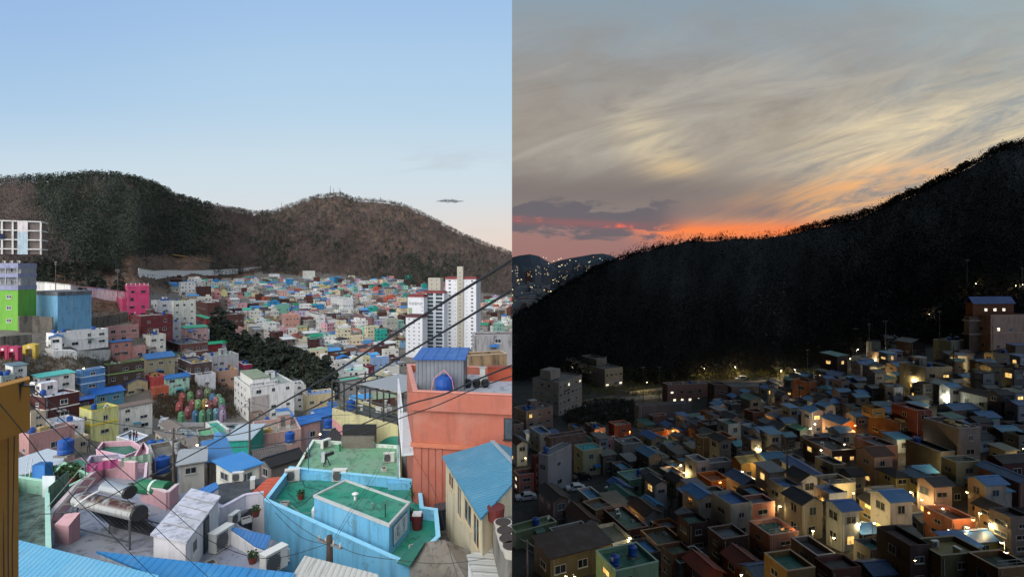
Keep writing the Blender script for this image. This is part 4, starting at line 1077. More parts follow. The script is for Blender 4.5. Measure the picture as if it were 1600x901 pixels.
b = MB(); slab(b, [D3*.45+Vector((0,0,3.7)), D3*1.05+Vector((0,0,3.7)), D3*1.05+v*6+Vector((0,0,3.9)), D3*.45+v*6+Vector((0,0,3.9))], .08, plain('#8d9092')); b.build('sheet_roof', fr)
for i in range(9):
    s = rnd.random(); q = Vector(fr.location)+D3*s+v*rnd.uniform(.5, 4.5); put(rnd.choice(['ac','planter','crate','tank']), (q.x, q.y, -17.2), rnd.uniform(0, 3), .9, None, None)

# orange house
OR = wall('#ad5a45', .7)
og = flat_house('orange_house', 'orange red two-storey house with wide parapet and pale roof terrace', [(646,611),(815,618),(806,575),(636,569)], -9.4, -30, OR, deck('#9fa3ad'), par=.7, t=.3, capc='#c98a7a')
r = og['root']; A, B = Vector(og['w'][0])-Vector(og['o']), Vector(og['w'][1])-Vector(og['o']); d = (B-A).normalized()
b = MB(); nrm = Vector((d.y, -d.x)); 
q0, q1 = A-d*.25+nrm*.35, B+nrm*.35
b.prism([tuple(A-d*.25), tuple(B), tuple(q1), tuple(q0)], 20.6-1.35, 20.6-.01, OR); b.build('parapet_band', r)
b = MB(); b.prism([tuple(A-d*.15), tuple(B), tuple(B+nrm*.22), tuple(A-d*.15+nrm*.22)], 16.4, 16.75, plain('#b56a4e')); b.build('floor_band', r)
wall_win(r, A, B, .93, 17.3, 1.5, 1.5, 'mid', '#23282b', og['p'])
b = MB(); m = wall('#a9543f', .6); 
for k in range(4): b.prism([tuple(A+d*(.25+k*.55)+nrm*.02), tuple(A+d*(.65+k*.55)+nrm*.02), tuple(A+d*(.65+k*.55)+nrm*.06), tuple(A+d*(.25+k*.55)+nrm*.06)], 9, 16.3, m)
b.build('plank_cladding', r)
# white balcony along its left side
A2, B2 = Vector(og['w'][3])-Vector(og['o']), Vector(og['w'][0])-Vector(og['o']); dd = (B2-A2).normalized(); n2 = Vector((-dd.y, dd.x)); 
if n2.x > 0: n2 = -n2
b = MB(); wh = plain('#c9d0d2', .5); b.prism([tuple(A2), tuple(B2), tuple(B2+n2*.9), tuple(A2+n2*.9)], 15.7, 15.9, wh)
for k in range(9): q = A2.lerp(B2, k/8)+n2*.85; b.box(q.x-.04, q.y-.04, 15.9, q.x+.04, q.y+.04, 16.8 if k % 4 else 19.2, wh)
b.bar((A2.x+n2.x*.85, A2.y+n2.y*.85, 16.85), (B2.x+n2.x*.85, B2.y+n2.y*.85, 16.85), .1, .1, wh); b.bar((A2.x+n2.x*.85, A2.y+n2.y*.85, 19.2), (B2.x+n2.x*.85, B2.y+n2.y*.85, 19.2), .14, .14, wh)
b.build('balcony', r)
t = thing('roof_shed', 'shed', 'grey ribbed roof shed under a bright blue sheet roof', P(650,612,41.5)); z0 = -10.1; t.location.z = z0
b = MB(); b.box(0, 0, 0, 3.85, 3.6, 2.75, metal('#6c7178', 'x', .32)); b.build('wall', t); b = MB(); slab(b, [(-.2,-.3,2.9),(4.05,-.3,2.9),(4.05,3.9,3.15),(-.2,3.9,3.15)], .12, metal('#1d5298', 'x', .9)); b.build('roof', t)
q = P(694, 612, 40.6); o = put('tank', (q.x, q.y, -10.1+.05), 0, 1.22, None, 'big blue water tank strapped with pink rope on the orange house'); 
b = MB(); 
for a in (-.45, .45): b.tube([(0,-.1,2.0),(a*1.3,-.72,1.55),(a*1.9,-.85,.1)], .02, plain('#d98a94'), 5)
rp = b.build('rope', o); rp.location = (0,0,-.3)
q = P(754, 590, 44); t = thing('pillar_heater', 'pillar', 'narrow white pillar on the orange roof terrace', (q.x, q.y, -10.1)); b = MB(); b.box(-.22,-.2,0,.22,.2,1.6, plain('#b9bcb8')); b.box(-.3,-.26,1.6,.3,.26,1.7, plain('#9ea19c')); b.build('shaft', t)
q = P(739, 592, 43.6); t = thing('round_pot', 'pot', 'row of black round pots on the orange roof terrace', (q.x, q.y, -10.1)); 
for k in range(4): b = MB(); b.tube([(-1.2+k*.75,0,0),(-1.2+k*.75,0,.3),(-1.2+k*.75,0,.6),(-1.2+k*.75,0,.75)], [.2,.36,.34,.18], plain('#17181a', .3), 14); b.build('pot', t)
t = thing('terrace_box', 'box', 'orange slatted cabinet on the orange roof terrace', (P(765,590,45).x, 46.0, -10.1)); b = MB(); b.box(-.2,0,0,2.2,.8,1.2, plain('#9c4226')); b.box(-.25,-.05,1.2,2.25,.85,1.28, plain('#8a3a22')); b.build('cabinet', t)
# weathered tan house and peeling wall beyond the orange house
H(723, 727, 792, 556, 600, '#8f7658', 'flat', '#5d5a55', fl=1, dens=12, par=.4, lab='weathered tan flat house behind the orange terrace', th=18, dist=64, clutter=False, wm='concrete')
H(738, 742, 812, 524, 560, '#8f8f92', 'flat', '#5d5048', fl=2, dens=12, par=.2, lab='peeling grey and brick wall house beside the towers', th=10, dist=95, clutter=False, wm='concrete')

# blue corrugated roof house in the right corner
g = gable_px('corrugated_roof_house', 'cream house under a big light blue corrugated roof', [(769,689),(816,738)], -12.3, [(691,712),(751,809)], -13.4, -30, metal('#417f9a', 'y', .28), wall('#b8ab8a'))
A = Vector(g['P'][0]); B = Vector(g['P'][1]); pl = g['P']
for f, ww, hh in ((.2, 1.4, 1.0), (.45, 1.0, 1.9), (.68, 1.6, 1.4), (.88, 1.2, 1.8)): wall_win(g['root'], A, B, f, -13.4-g['zb']-.5-hh, ww, hh, 'dark', '#b9a98a', pl)
# alley between them
def slabp(name, pts, z, mat, zb=-32, kind='structure'):
    b = MB(); b.prism(XY(pts, z), zb, z, mat); o = b.build(name); tag(o, kind=kind); return o
slabp('alley', [(628,705),(655,692),(672,720),(705,790),(770,912),(684,912),(664,800),(652,742)], -18.75, concrete('#5e5a55'), -34)
t = thing('storage_cabinet', 'cabinet', 'black metal cabinet in the alley beside the cream wall', PZ(693,822,-18.75), R(20)); b = MB(); b.box(-.55,-.5,0,.55,.5,1.45, plain('#191d24', .35)); b.box(-.58,-.53,1.45,.58,.53,1.52, plain('#3b4148', .4)); b.build('casing', t)
for k in range(7):
    b = MB(); b.box(-.5, -.52, .15+k*.17, .5, -.501, .2+k*.17, plain('#2d333a')); b.build('louvre', t)
# bottom edge roofs
def roof_sheet(name, lab, pts, zs, mat, zb=-30, wm_=None, cat='house', th=.12):
    w = [PZ(px, py, z) for (px, py), z in zip(pts, zs)]; o = Vector((w[0].x, w[0].y, zb)); r = thing(name, cat, loc=o); LAB.append((r, lab, sum(q[0] for q in pts)/len(pts), pts[0][1], 'near'))
    pp = [q-o for q in w]
    if sum(pp[i].x*pp[(i+1)%len(pp)].y-pp[(i+1)%len(pp)].x*pp[i].y for i in range(len(pp))) < 0: pp.reverse()
    b = MB(); slab(b, pp, th, mat); b.build('roof', r)
    c = sum(pp, Vector())/len(pp); q = [(c.x+(a.x-c.x)*.95, c.y+(a.y-c.y)*.95) for a in pp]; b = MB(); b.prism(q, 0, [a.z-.14 for a in pp], wm_ or wall('#b9bcc0')); b.build('wall', r)
    return r
roof_sheet('blue_roof_house', 'house under a light blue corrugated roof along the bottom edge', [(22,841),(248,898),(200,1060),(-60,1010)], [-14.8,-14.8,-16.2,-16.2], metal('#5fa0c0', 'x', .3))
roof_sheet('blue_roof_house', 'house under a bright blue corrugated roof along the bottom edge', [(150,860),(460,894),(440,1050),(262,1050),(252,903)], [-15.3,-15.3,-16.6,-16.6,-15.5], metal('#2f7cb4', 'x', .45), wm_=wall('#9aa3ad'))
roof_sheet('white_roof_house', 'house under a dirty white corrugated roof at the bottom edge', [(476,867),(590,896),(620,990),(400,990)], [-15.2,-15.2,-16,-16], metal('#b5b4ab', 'x', .3))
roof_sheet('tarpaulin_roof_hut', 'hut patched with brown and green tarpaulin beside the cyan house', [(641,862),(666,846),(694,842),(732,858),(742,930),(640,930)], [-17.0,-16.2,-16.0,-16.6,-17.2,-17.4], deck('#6f675b'), cat='hut')
t = thing('tarpaulin', 'tarpaulin', 'dark green tarpaulin sheet over the corner of the hut', PZ(628,878,-16.9)); o = t.location.copy()
b = MB(); slab(b, [PZ(620,878,-16.9)-o, PZ(640,884,-16.9)-o, PZ(664,846,-16.1)-o, PZ(655,838,-16.2)-o], .05, plain('#1c5f50', .7)); b.build('sheet', t)
roof_sheet('sheet_roof_hut', 'hut under overlapping white metal sheets in the bottom corner', [(729,866),(783,850),(816,884),(816,960),(760,960)], [-15.6,-15.6,-15.9,-16.3,-16.3], metal('#a9aaa3', 'y', .5), cat='hut')
for k, (px, py) in enumerate(((786,815),(789,828),(793,841),(799,852))):
    q = PZ(px, py, -13.4); t = thing('wide_pot', 'pot', ['topmost','second from the top','third from the top','lowest'][k]+' wide round soil pot by the blue corrugated roof', q, group='wide pots by the blue corrugated roof'); b = MB(); b.tube([(0,0,-.5),(0,0,0)], [.35,.5], plain('#b3aea2'), 16); b.build('rim', t); b = MB(); b.tube([(0,0,0),(0,0,.03)], .42, plain('#3b3029'), 16); b.build('soil', t)
slabp('roof_ledge', [(770,812),(816,800),(816,880),(790,872)], -13.9, concrete('#77746c'), -30, 'structure')
q = PZ(775, 812, -13.9); t = thing('rust_bucket', 'bucket', 'rust red bucket at the corner of the blue corrugated roof', q); b = MB(); b.tube([(0,0,0),(0,0,.75)], [.42,.5], plain('#5c1f1b'), 14); b.build('body', t)

# lilac terrace with solar water heater and white shed
LG = deck('#8b8f9e'); PK = wall('#c4939a', .4)
t1 = flat_house('terrace_house', 'low house with lilac grey roof terrace carrying a solar water heater', [(76,915),(80,826),(118,778),(160,742),(214,745),(236,752),(262,775),(286,772),(345,790),(372,824),(430,848),(430,915)], -17.8, -32, wall('#a8a5b4'), LG, par=.02)
def low_wall(pts, z, h, mat, lab, t=.22, name='parapet_wall', capm=None):
    w = [PZ(px, py, z) for px, py in pts]; o = w[0]; r = thing(name, 'low wall', loc=o); LAB.append((r, lab, pts[0][0], pts[0][1], 'near'))
    b = MB(); c = MB()
    for i in range(len(w)-1):
        a, e = w[i]-o, w[i+1]-o; dd = (e-a).normalized(); n = Vector((-dd.y, dd.x, 0))*t/2
        b.prism([(a.x-n.x,a.y-n.y),(e.x-n.x,e.y-n.y),(e.x+n.x,e.y+n.y),(a.x+n.x,a.y+n.y)], .004*i, h+.003*i, mat)
        if capm: n2 = n*1.35; c.prism([(a.x-n2.x,a.y-n2.y),(e.x-n2.x,e.y-n2.y),(e.x+n2.x,e.y+n2.y),(a.x+n2.x,a.y+n2.y)], h+.02+.003*i, h+.08+.003*i, capm)
    b.build('wall_body', r)
    if capm: c.build('coping', r)
capp = plain('#d9c3c4')
low_wall([(76,835),(80,822),(118,778),(160,745)], -17.78, .95, PK, 'pink parapet along the far side of the solar heater terrace', capm=capp)
low_wall([(162,744),(213,750)], -17.78, 1.5, PK, 'tall pink wall behind the solar heater', capm=capp)
low_wall([(222,782),(262,797),(277,783)], -17.78, 1.3, PK, 'pink box wall holding a green bundle', capm=capp)
low_wall([(345,816),(383,794),(412,790)], -17.78, 1.0, wall('#b5a9bd', .5), 'lilac parapet of the small terrace beside the cyan house', capm=plain('#cfc6d4'))
b = thing('pink_block', 'block', 'pink triangular concrete block beside the mint wall', PZ(85,850,-17.78)); q = MB(); q.prism([(0,0),(1.1,-.2),(1.15,.6),(0,.8)], 0, [1.3,1.3,1.8,1.6], PK); q.build('block_body', b)
# solar heater
t = thing('solar_water_heater', 'solar water heater', 'rusty solar water heater with two steel tanks on the lilac terrace', PZ(121,838,-17.78), R(-20)); fm = plain('#5d6266', .4, metallic=.4)
for x in (0, 3.9):
    for y, zt in ((0, 2.1), (1.9, .4)):
        b = MB(); b.bar((x, y, 0), (x, y if y else 0, zt), .07, .07, fm); b.build('leg', t)
    b = MB(); b.bar((x, 1.9, .4), (x, 0, 2.0), .07, .07, fm); b.build('brace', t)
b = MB(); b.bar((0,0,.5),(3.9,0,.5), .06,.06, fm); b.bar((0,1.9,.4),(3.9,1.9,.4), .06,.06, fm); b.build('crossbar', t)
b = MB(); slab(b, [(-.1,.1,2.1),(4.3,.1,2.1),(5.0,1.3,.1),(.6,1.3,.1)], .1, plain('#17181b', .35)); b.build('collector', t)
def rusty():
    m, nt, b = newmat('rusty_steel'); p, o = objco(); x, y, z = sep(o)
    n = noise(p, 1.6, 5, .65); c = mix(sat(ss(z, 2.25, 2.5)*ss(n, .4, .55)), '#a3a6a6', '#4b2418'); c = mix(ss(noise(vec(x*5, 0.0, z*.6), 1, 4, .6), .5, .7), c, '#7f7a66')
    setc(b, c); b.inputs['Metallic'].default_value = .35; b.inputs['Roughness'].default_value = .45; return m
ru = rusty(); b = MB(); b.tube([(-.15,.15,2.15),(-.1,.15,2.15),(4.3,.15,2.15),(4.35,.15,2.15)], [.3,.42,.42,.3], ru, 20); b.build('long_tank', t, smooth=False); [(lambda q_: (q_.tube([(x_,y_,z_),(x_+.11*s_,y_,z_)], [r_,r_*.93], plain('#1a1b1d', .5), 20), q_.build('end_cap', t)))(MB()) for x_,y_,z_,r_,s_ in ((4.3,.15,2.15,.43,1),(-.12,.15,2.15,.43,-1),(3.1,.5,2.95,.37,1))]; b = MB(); [b.bar((.3+.5*k,.1,1.9),(.6+.5*k,.9,.5), .12,.03, plain('#0f1012')) for k in range(8)]; b.build('tubes', t)
b = MB(); b.tube([(1.3,.5,2.95),(1.35,.5,2.95),(3.1,.5,2.95),(3.15,.5,2.95)], [.25,.36,.36,.25], plain('#9a9fa2', .35, metallic=.4), 18); b.build('upper_tank', t)
b = MB(); b.tube([(1.4,.2,2.9),(1.2,-.2,2.7),(.7,-.5,2.2)], .06, plain('#b9bcbb', .4), 8); b.tube([(-.1,0,2.0),(-.5,-.1,1.2),(-.4,-.3,.5),(-.1,-.9,0)], .08, plain('#8f9498'), 8); b.build('pipe', t); t.scale = (1.3, 1.3, 1.12)
# white shed
w = [PZ(240,833,-15.4), PZ(290,844,-15.4), PZ(341,776,-15.4), PZ(300,765,-15.4)]; o = Vector((w[1].x, w[1].y, -17.78)); t = thing('white_shed', 'shed', 'white panel shed with flat seamed roof on the lilac terrace', o)
pp = [(q.x-o.x, q.y-o.y) for q in w]; b = MB(); b.prism(pp, 0, 2.3, wall('#b9b3c0', .4)); b.build('wall', t); b = MB(); k = inset([pp[i] for i in ((0,1,2,3))] if sum(pp[i][0]*pp[(i+1)%4][1]-pp[(i+1)%4][0]*pp[i][1] for i in range(4)) > 0 else pp[::-1], -.14); b.prism(k, 2.302, 2.42, deck('#c3c4cf')); ro = b.build('roof', t)
A, B, C, D = [Vector(q) for q in pp]; b = MB()
for f in (.2, .4, .6, .8): q1, q2 = B.lerp(C, f), A.lerp(D, f); b.bar((q1.x, q1.y, 2.43), (q2.x, q2.y, 2.43), .05, .03, plain('#8f8c86'))
b.build('seam', ro)
wall_win(t, B, C, .22, 1.0, .7, .9, 'mid', '#d5d5d0', pp); wall_win(t, B, C, .58, .05, .95, 2.0, 'dark', '#8d9296', pp, door_mesh('#4c5358'))
for px, py, rz, sc in ((346,858,R(75),1.7), (428,893,R(60),1.7)): putp('ac', px, py, -17.78, rz, sc, None, 'large white air conditioner %s' % ('beside the white shed' if px < 400 else 'below the cyan house wall'))
putp('ac', 366, 818, -17.78, R(80), 1.0, None, 'small white air conditioner hung inside the lilac parapet')
roof_sheet('awning', 'small slate blue corrugated awning beside the cyan house', [(352,820),(424,836),(414,858),(398,852)], [-16.6,-16.6,-17.0,-17.0], metal('#3b6ea6', 'x', .3), zb=-17.78, cat='awning', th=.06)
t = thing('green_awning', 'awning', 'dark green tarpaulin bundle with white stripe in the pink box wall', PZ(243,785,-17.78)); b = MB(); b.tube([(-1.4,.3,1.15),(1.1,-.2,1.15)], .55, plain('#1c6a45'), 14); b.build('bundle', t); b = MB(); b.tube([(-.2,.06,1.15),(0,.02,1.15)], .57, plain('#c9d5cd'), 14); b.build('strap', t)
t = thing('clothes_line', 'washing line', 'washing line with pink and pale green sheets on the terrace', PZ(143,760,-17.78)); b = MB(); b.bar((-.5,0,.2),(-.5,0,1.9), .05,.05, fm); b.bar((3.4,2.6,.2),(3.4,2.6,1.9), .05,.05, fm); b.bar((-.5,0,1.85),(3.4,2.6,1.85), .02,.02, fm); b.build('line', t)
for a, e, c in ((.02,.45,'#c9568c'), (.5,.92,'#9dc0a4')):
    b = MB(); N = 12
    pts = [(-.5+3.9*(a+(e-a)*i/N)-.04*math.sin(i*1.9), 2.6*(a+(e-a)*i/N)+.05*math.sin(i*1.9)) for i in range(N+1)]
    for i in range(N): b.prism([pts[i], pts[i+1], (pts[i+1][0]-.02, pts[i+1][1]+.02), (pts[i][0]-.02, pts[i][1]+.02)], 1.15, 1.84, plain(mul(c, .85)))
    b.build('sheet', t)
# mint green house on the left
flat_house('mint_house', 'mint green house with peeling low walls beside the ochre wall', [(-6,905),(14,742),(82,752),(76,772),(80,905)], -16.4, -32, wall('#86bda2'), concrete('#6d7f76'), par=1.1, capc='#a9d3bf')
# steel stair, fence and odds and ends beside the mint house
t = thing('steel_stair', 'stair', 'rusty steel stair frame leaning beside the mint green walls', PZ(38, 822, -17.4)); sm_ = plain('#8c9490', .4)
for sd_ in (0, .9):
    b = MB(); b.bar((sd_,0,-1.5), (sd_+2.6,1.6,2.6), .07,.07, sm_); b.bar((sd_+.2,0,-.3), (sd_+2.7,1.6,3.6), .05,.05, sm_); b.build('stringer', t)
for k in range(9): b = MB(); f_ = k/8; b.bar((2.6*f_, 1.6*f_, -1.5+4.1*f_), (.9+2.6*f_, 1.6*f_, -1.5+4.1*f_), .22,.04, plain('#6f6a62')); b.build('step', t)
t = thing('fence_panel', 'fence', 'dark green corrugated fence between mint wall and pink parapet', PZ(76, 797, -17.6)); b = MB()
a_, e_ = PZ(76,797,-17.6), PZ(108,768,-17.6); d_ = e_-a_; b.prism([(0,0),(d_.x,d_.y),(d_.x-.08,d_.y+.05),(-.08,.05)], -1, 1.7, metal('#2c6a52', 'x', .25)); b.build('sheet', t)
t = thing('notice_board', 'board', 'white board hung on the mint green wall', PZ(66, 768, -16.8)); b = MB(); b.box(0,0,-.4,.95,.06,1.2, plain('#c9d3d6')); b.build('board', t)
t = thing('box_tank', 'water tank', 'bright blue box-shaped tank by the mint lean-to', PZ(50, 748, -20.0)); b = MB(); b.box(0,0,0,1.2,.9,1.3, plain('#2b74b8')); b.build('tank_body', t); b = MB(); b.box(.1,.1,1.3,1.1,.8,1.38, plain('#245f96')); b.build('lid', t)
t = thing('step_ladder', 'ladder', 'white step ladder beside the blue box tank', PZ(44, 750, -20.0)); 
for x_ in (-.35, .05): b = MB(); b.bar((x_,0,0),(x_+.15,.2,2.0), .05,.05, plain('#c3c6c8')); b.build('rail', t)
for k in range(5): b = MB(); b.bar((-.33+.03*k,.02+.04*k,.3+k*.35),(.07+.03*k,.02+.04*k,.3+k*.35), .05,.03, plain('#c3c6c8')); b.build('rung', t)
roof_sheet('mint_lean_to', 'mint green house with white sheet roof and blue tank', [(28,742),(26,716),(74,700),(103,707),(98,723)], [-20.5]*5, metal('#b9c2c9', 'x', .6), zb=-34, wm_=wall('#59b183'))
putp('tank', 103, 708, -19.6, 0, 1.2, None, 'blue water tank beside the white sheet roof')
flat_house('cluttered_terrace', 'green-walled terrace full of stacked odds and ends', [(72,748),(100,722),(142,742),(96,766)], -20.2, -34, wall('#6fae8b'), concrete('#5b5148'), par=.6, capc='#9fd3b4')
for k in range(26):
    px, py = 80+rnd.random()*48, 735+rnd.random()*18
    q = PZ(px, py, -20.8); 
    if k % 2: putp('crate', px, py, -20.8, rnd.uniform(0, 3), 1.2)
    else: putp('planter', px, py, -20.8, 0, 1.1)
# pink and lilac terraces further back
flat_house('lilac_terrace_house', 'pink house with lilac blue sunken roof terrace', [(116,748),(141,712),(187,709),(214,733),(190,752)], -22.0, -36, wall('#a79bb5'), deck('#8c97ab'), par=.9, capc='#c4b7c9')
flat_house('green_terrace_house', 'pink house with dark green roof terrace and small stair room', [(150,703),(160,690),(206,688),(226,700),(196,712)], -27.5, -42, wall('#c996a6', .5), deck('#2c6b54'), par=.8, capc='#dcb4c0')
flat_house('pink_room', 'pink rooftop room with green roof', [(100,742),(103,722),(128,714),(140,722),(126,742)], -21.6, -36, wall('#c88fa4', .5), deck('#3a8567'), par=.1, capc=None)
flat_house('pink_stair_house', 'pink house with a long white-edged sloping parapet', [(193,757),(200,728),(224,690),(232,700),(228,745)], -22.6, -38, wall('#cf9aa6', .5), deck('#b9909a'), par=.7, capc='#e8ccd4')
flat_house('light_blue_pool_roof', 'grey house with pale blue flat roof behind the pink terraces', [(182,682),(205,672),(232,680),(212,690)], -30, -45, wall('#8f8b88'), deck('#b9c9e2'), par=.4, capc='#d5d9e0')
# cluster between the terraces and the green roof
def M(*a, **k): return house(TD, *a, **k)
M(222, 226, 270, 697, 735, '#8a8680', 'flat', '#2fa592', fl=2, lab='grey house with turquoise green roof and two blue tanks', th=50, par=.3, dist=78, wm='concrete')
for px in (237, 253): q = P(px, 700, 80); put('tank', (q.x, q.y, q.z), 0, 1.0, None, 'blue water tank side by side with another on the turquoise roof')
M(277, 310, 328, 682, 722, '#6d6a64', 'flat', '#63a474', fl=2, dens=6, lab='grey building with light green roof and painted wall lettering', th=35, par=.3, dist=100, clutter=False, wm='concrete')
M(346, 350, 390, 688, 728, '#17a08f', 'shed', '#a9b6bd', fl=1, dens=30, lab='windowless turquoise box house with grey sheet roof', th=8, dist=88, dmin=7)
M(325, 328, 352, 702, 722, '#453a7a', 'flat', '#6a7a9a', fl=1, dens=30, lab='low deep purple wall house', th=12, dist=92, clutter=False)
M(232, 240, 262, 716, 745, '#7a766f', 'flat', '#6a665f', fl=1, lab='bare concrete house with a tall blue tank', th=40, dist=66, wm='concrete')
q = P(253, 733, 64); put('tank', (q.x, q.y, q.z-.3), 0, 1.5, None, 'tall blue water tank beside the concrete pole')
M(272, 280, 312, 726, 752, '#a9a9a2', 'shed', '#a2a5a6', fl=1, lab='pale small house with grey sheet roof', th=30, dist=62)
M(338, 366, 388, 737, 768, '#b9bda0', 'shed', '#3b86c8', fl=1, lab='small pale green hut with light blue sloping roof', th=55, dist=52, dmin=3.4, dens=6)
M(318, 326, 345, 722, 745, '#8b7a6a', 'shed', '#3a76ae', fl=1, th=35, dist=66)
M(395, 400, 470, 680, 715, '#b08a80', 'flat', '#8f8175', fl=1, th=30, dist=95, lab='wide dusty pink house with tan roof terrace', dens=5)
M(398, 402, 448, 668, 700, '#b5a89c', 'flat', '#2f8f79', fl=1, th=35, dist=110, lab='tan house with patched turquoise roof')
M(440, 448, 500, 668, 700, '#b88f8c', 'gable', '#2b68b0', fl=1, th=52, dist=105, lab='pink house under bright blue gabled roof')
M(465, 470, 522, 658, 690, '#5c6f96', 'gable', '#2864ac', fl=1, th=48, dist=112, lab='blue house under bright blue gabled roof by the cream house')
M(490, 494, 530, 645, 680, '#9aa0a8', 'gable', '#2a62a2', fl=1, th=50, dist=125, lab='grey house under bright blue roof below the pines')
for px, py, D_ in ((453,690,92), (513,668,100)): q = P(px, py, D_); put('tank', (q.x, q.y, q.z), 0, 1.4, None, 'dark blue water tank among the bright blue roofs')
M(395, 400, 445, 716, 752, '#a3777a', 'tile', '#5b5653', fl=1, th=35, dist=72, lab='pink house under grey brown tiled roof', dens=5)
M(420, 424, 472, 727, 760, '#7a7672', 'tile', '#1d1d20', fl=1, th=52, dist=62, lab='house under black roof left of the green roof', dens=5)
roof_sheet('orange_roof_house', 'house under an orange ribbed sloping roof beside the cyan parapet', [(386,776),(418,746),(440,744),(414,779)], [-18.2,-17.6,-17.6,-18.2], metal('#b84e2c', 'y', .4), zb=-32, wm_=wall('#b3a3ab'))
roof_sheet('blue_lean_to', 'lean-to with bright blue sheet roof behind the white shed', [(300,768),(338,752),(342,760),(318,776)], [-17.2,-17.0,-17.0,-17.2], metal('#2d70b4', 'x', .4), zb=-30)
slabp('dark_yard', [(335,800),(300,770),(345,755),(420,745),(415,775),(365,815)], -19.0, deck('#3c3f43'), -34)
for px, py in ((372,752),(330,790),(395,762)): putp('ac', px, py, -19, rnd.uniform(0, 3), 1.1)

# ochre wall building at the very left
t = thing('ochre_building', 'building', 'ochre building corner filling the left edge of the picture', P(47, 672, 13)); o = t.location.copy(); OC = wall('#a36c17', .25); z1 = P(47, 592, 13).z; z2 = P(47, 671, 13).z
b = MB(); A0 = P(47, 671, 13); L0 = P(-60, 705, 11.2); b.prism([(A0.x-o.x, A0.y-o.y), (L0.x-o.x, L0.y-o.y), (L0.x*1.03-o.x, L0.y*1.03-o.y), (A0.x*1.03-o.x-.03, A0.y*1.03-o.y)], z2-o.z, z1-o.z, OC); b.build('upper_wall', t)
A1 = P(29, 690, 13.3); L1 = P(-60, 705, 11.7); b = MB(); b.prism([(A1.x-o.x, A1.y-o.y), (L1.x-o.x, L1.y-o.y), (L1.x*1.03-o.x, L1.y*1.03-o.y), (A1.x*1.03-o.x-.03, A1.y*1.03-o.y)], -16, z2-o.z-.002, OC); b.build('lower_wall', t)
b = MB()
for k, (x, zt) in enumerate(((-.25,0),(-.38,.02),(-.52,.05))): b.tube([(x, -.12-k*.03, z1-o.z-.1), (x-.02, -.13-k*.03, z2-o.z), (x-.05+k*.03, -.16, -3.0), (x+.02, -.14, -9)], .012, plain('#1a1a1a'), 5)
b.build('hanging_cable', t)
t = thing('cable_bracket', 'bracket', 'black cable clamp and insulators at the ochre building corner', P(27, 606, 12.7)); b = MB(); bk = plain('#141414', .5); b.tube([(0,0,-.35),(.02,0,.12)], .07, bk, 8); b.tube([(-.4,0,.1),(.35,.05,.05)], .04, bk, 8); b.tube([(-.3,0,.15),(-.1,.05,-.1),(.15,0,.15)], .03, bk, 6); b.build('clamp', t); b = MB(); b.tube([(.3,.05,.1),(.42,.05,.1)], .05, plain('#c9c9c4', .3), 8); b.tube([(-.12,0,-.42),(-.05,0,-.34)], .06, plain('#8b8b86', .3), 8); b.build('insulator', t)

# small things that clutter the terraces
for k_, (px, py, z_, kd) in enumerate(((445,790,-18,'crate'),(470,780,-18,'planter'),(642,812,-18,'planter'),(646,860,-18,'crate'),(190,800,-17.78,'crate'),(225,815,-17.78,'planter'),(205,770,-17.78,'planter'),(320,800,-17.78,'crate'),(330,885,-17.78,'crate'),(395,880,-17.78,'planter'),(385,815,-17.78,'crate'),
    (480,715,-19.6,'planter'),(600,735,-19.6,'crate'),(585,700,-19.6,'vent'),(170,835,-17.78,'vent'),(400,806,-17.78,'planter'),(705,745,-18.7,'crate'),(690,870,-18.7,'crate'),(700,880,-18.7,'planter'),(168,722,-22.85,'crate'),(180,735,-22.85,'vent'),(155,738,-22.85,'planter'))):
    putp(kd, px, py, z_, k_*.7, 1.0 if kd != 'vent' else .8)
# utility poles
CAB = plain('#17181a', .6)
def pole(px, pt, pb, D_=None, lab=None, T=TD, arms=2, col='#5f5b55', box=False, rad=.17):
    global SIDE
    SIDE = DAY if T is TD else DUSK
    D_ = D_ or T.depth(px, pb); a = P(px, pb, D_); h = (pb-pt)/800*D_
    t = thing('utility_pole', 'utility pole', loc=a, rz=R(rnd.uniform(-30, 30)), group='utility poles by day' if T is TD else 'utility poles at dusk'); LAB.append((t, lab or 'concrete utility pole', px, pt, 'pole'))
    b = MB(); b.tube([(0,0,-1),(0,0,h)], [rad, rad*.65], concrete(col), 8); b.build('pole_shaft', t)
    for k in range(arms): b = MB(); b.box(-.9, -.06, h-.5-k*.9, .9, .06, h-.38-k*.9, plain('#6d6f6e')); [b.tube([(x,0,h-.38-k*.9),(x,0,h-.2-k*.9)], .05, plain('#b9b3a8', .3), 6) for x in (-.8,-.3,.3,.8)]; b.build('crossarm', t)
    if box: b = MB(); b.tube([(.35,0,h-2.6),(.35,0,h-1.7)], .28, plain('#8d9192', .4), 10); b.build('transformer', t)
    return a + Vector((0,0,h))
pole(515, 836, 893, 27.5, 'old wooden pole with a knot of cables before the cyan house', rad=.22, arms=1, col='#4a3e38')
pole(271, 668, 765, 58, 'tall concrete pole beside the blue tank', box=True); pole(390, 622, 722, 80, 'concrete pole before the white block of flats'); pole(324, 596, 622, None, 'slim pole on the rocky slope'); pole(320, 622, 668, None, 'concrete pole among the painted steps')
pole(224, 638, 672, None, 'double pole beside the cream long house'); pole(430, 598, 645, None, 'slim lamp pole before the block of flats', arms=0); pole(460, 612, 648, None, 'pole between flats and cream house')
for px, pt, pb in ((87,408,462),(184,420,475),(24,360,402),(65,345,395),(121,347,362),(133,346,362),(205,440,470),(193,425,455),(270,385,400),(315,388,410),(361,393,412),(385,400,415),(448,405,425),(473,408,428),(500,415,432),(560,420,438),(605,425,442),(655,430,452),(680,425,450),(625,428,445),(773,452,470),(787,450,472)):
    pole(px, pt, pb, None, None, arms=2 if px < 200 else 1)
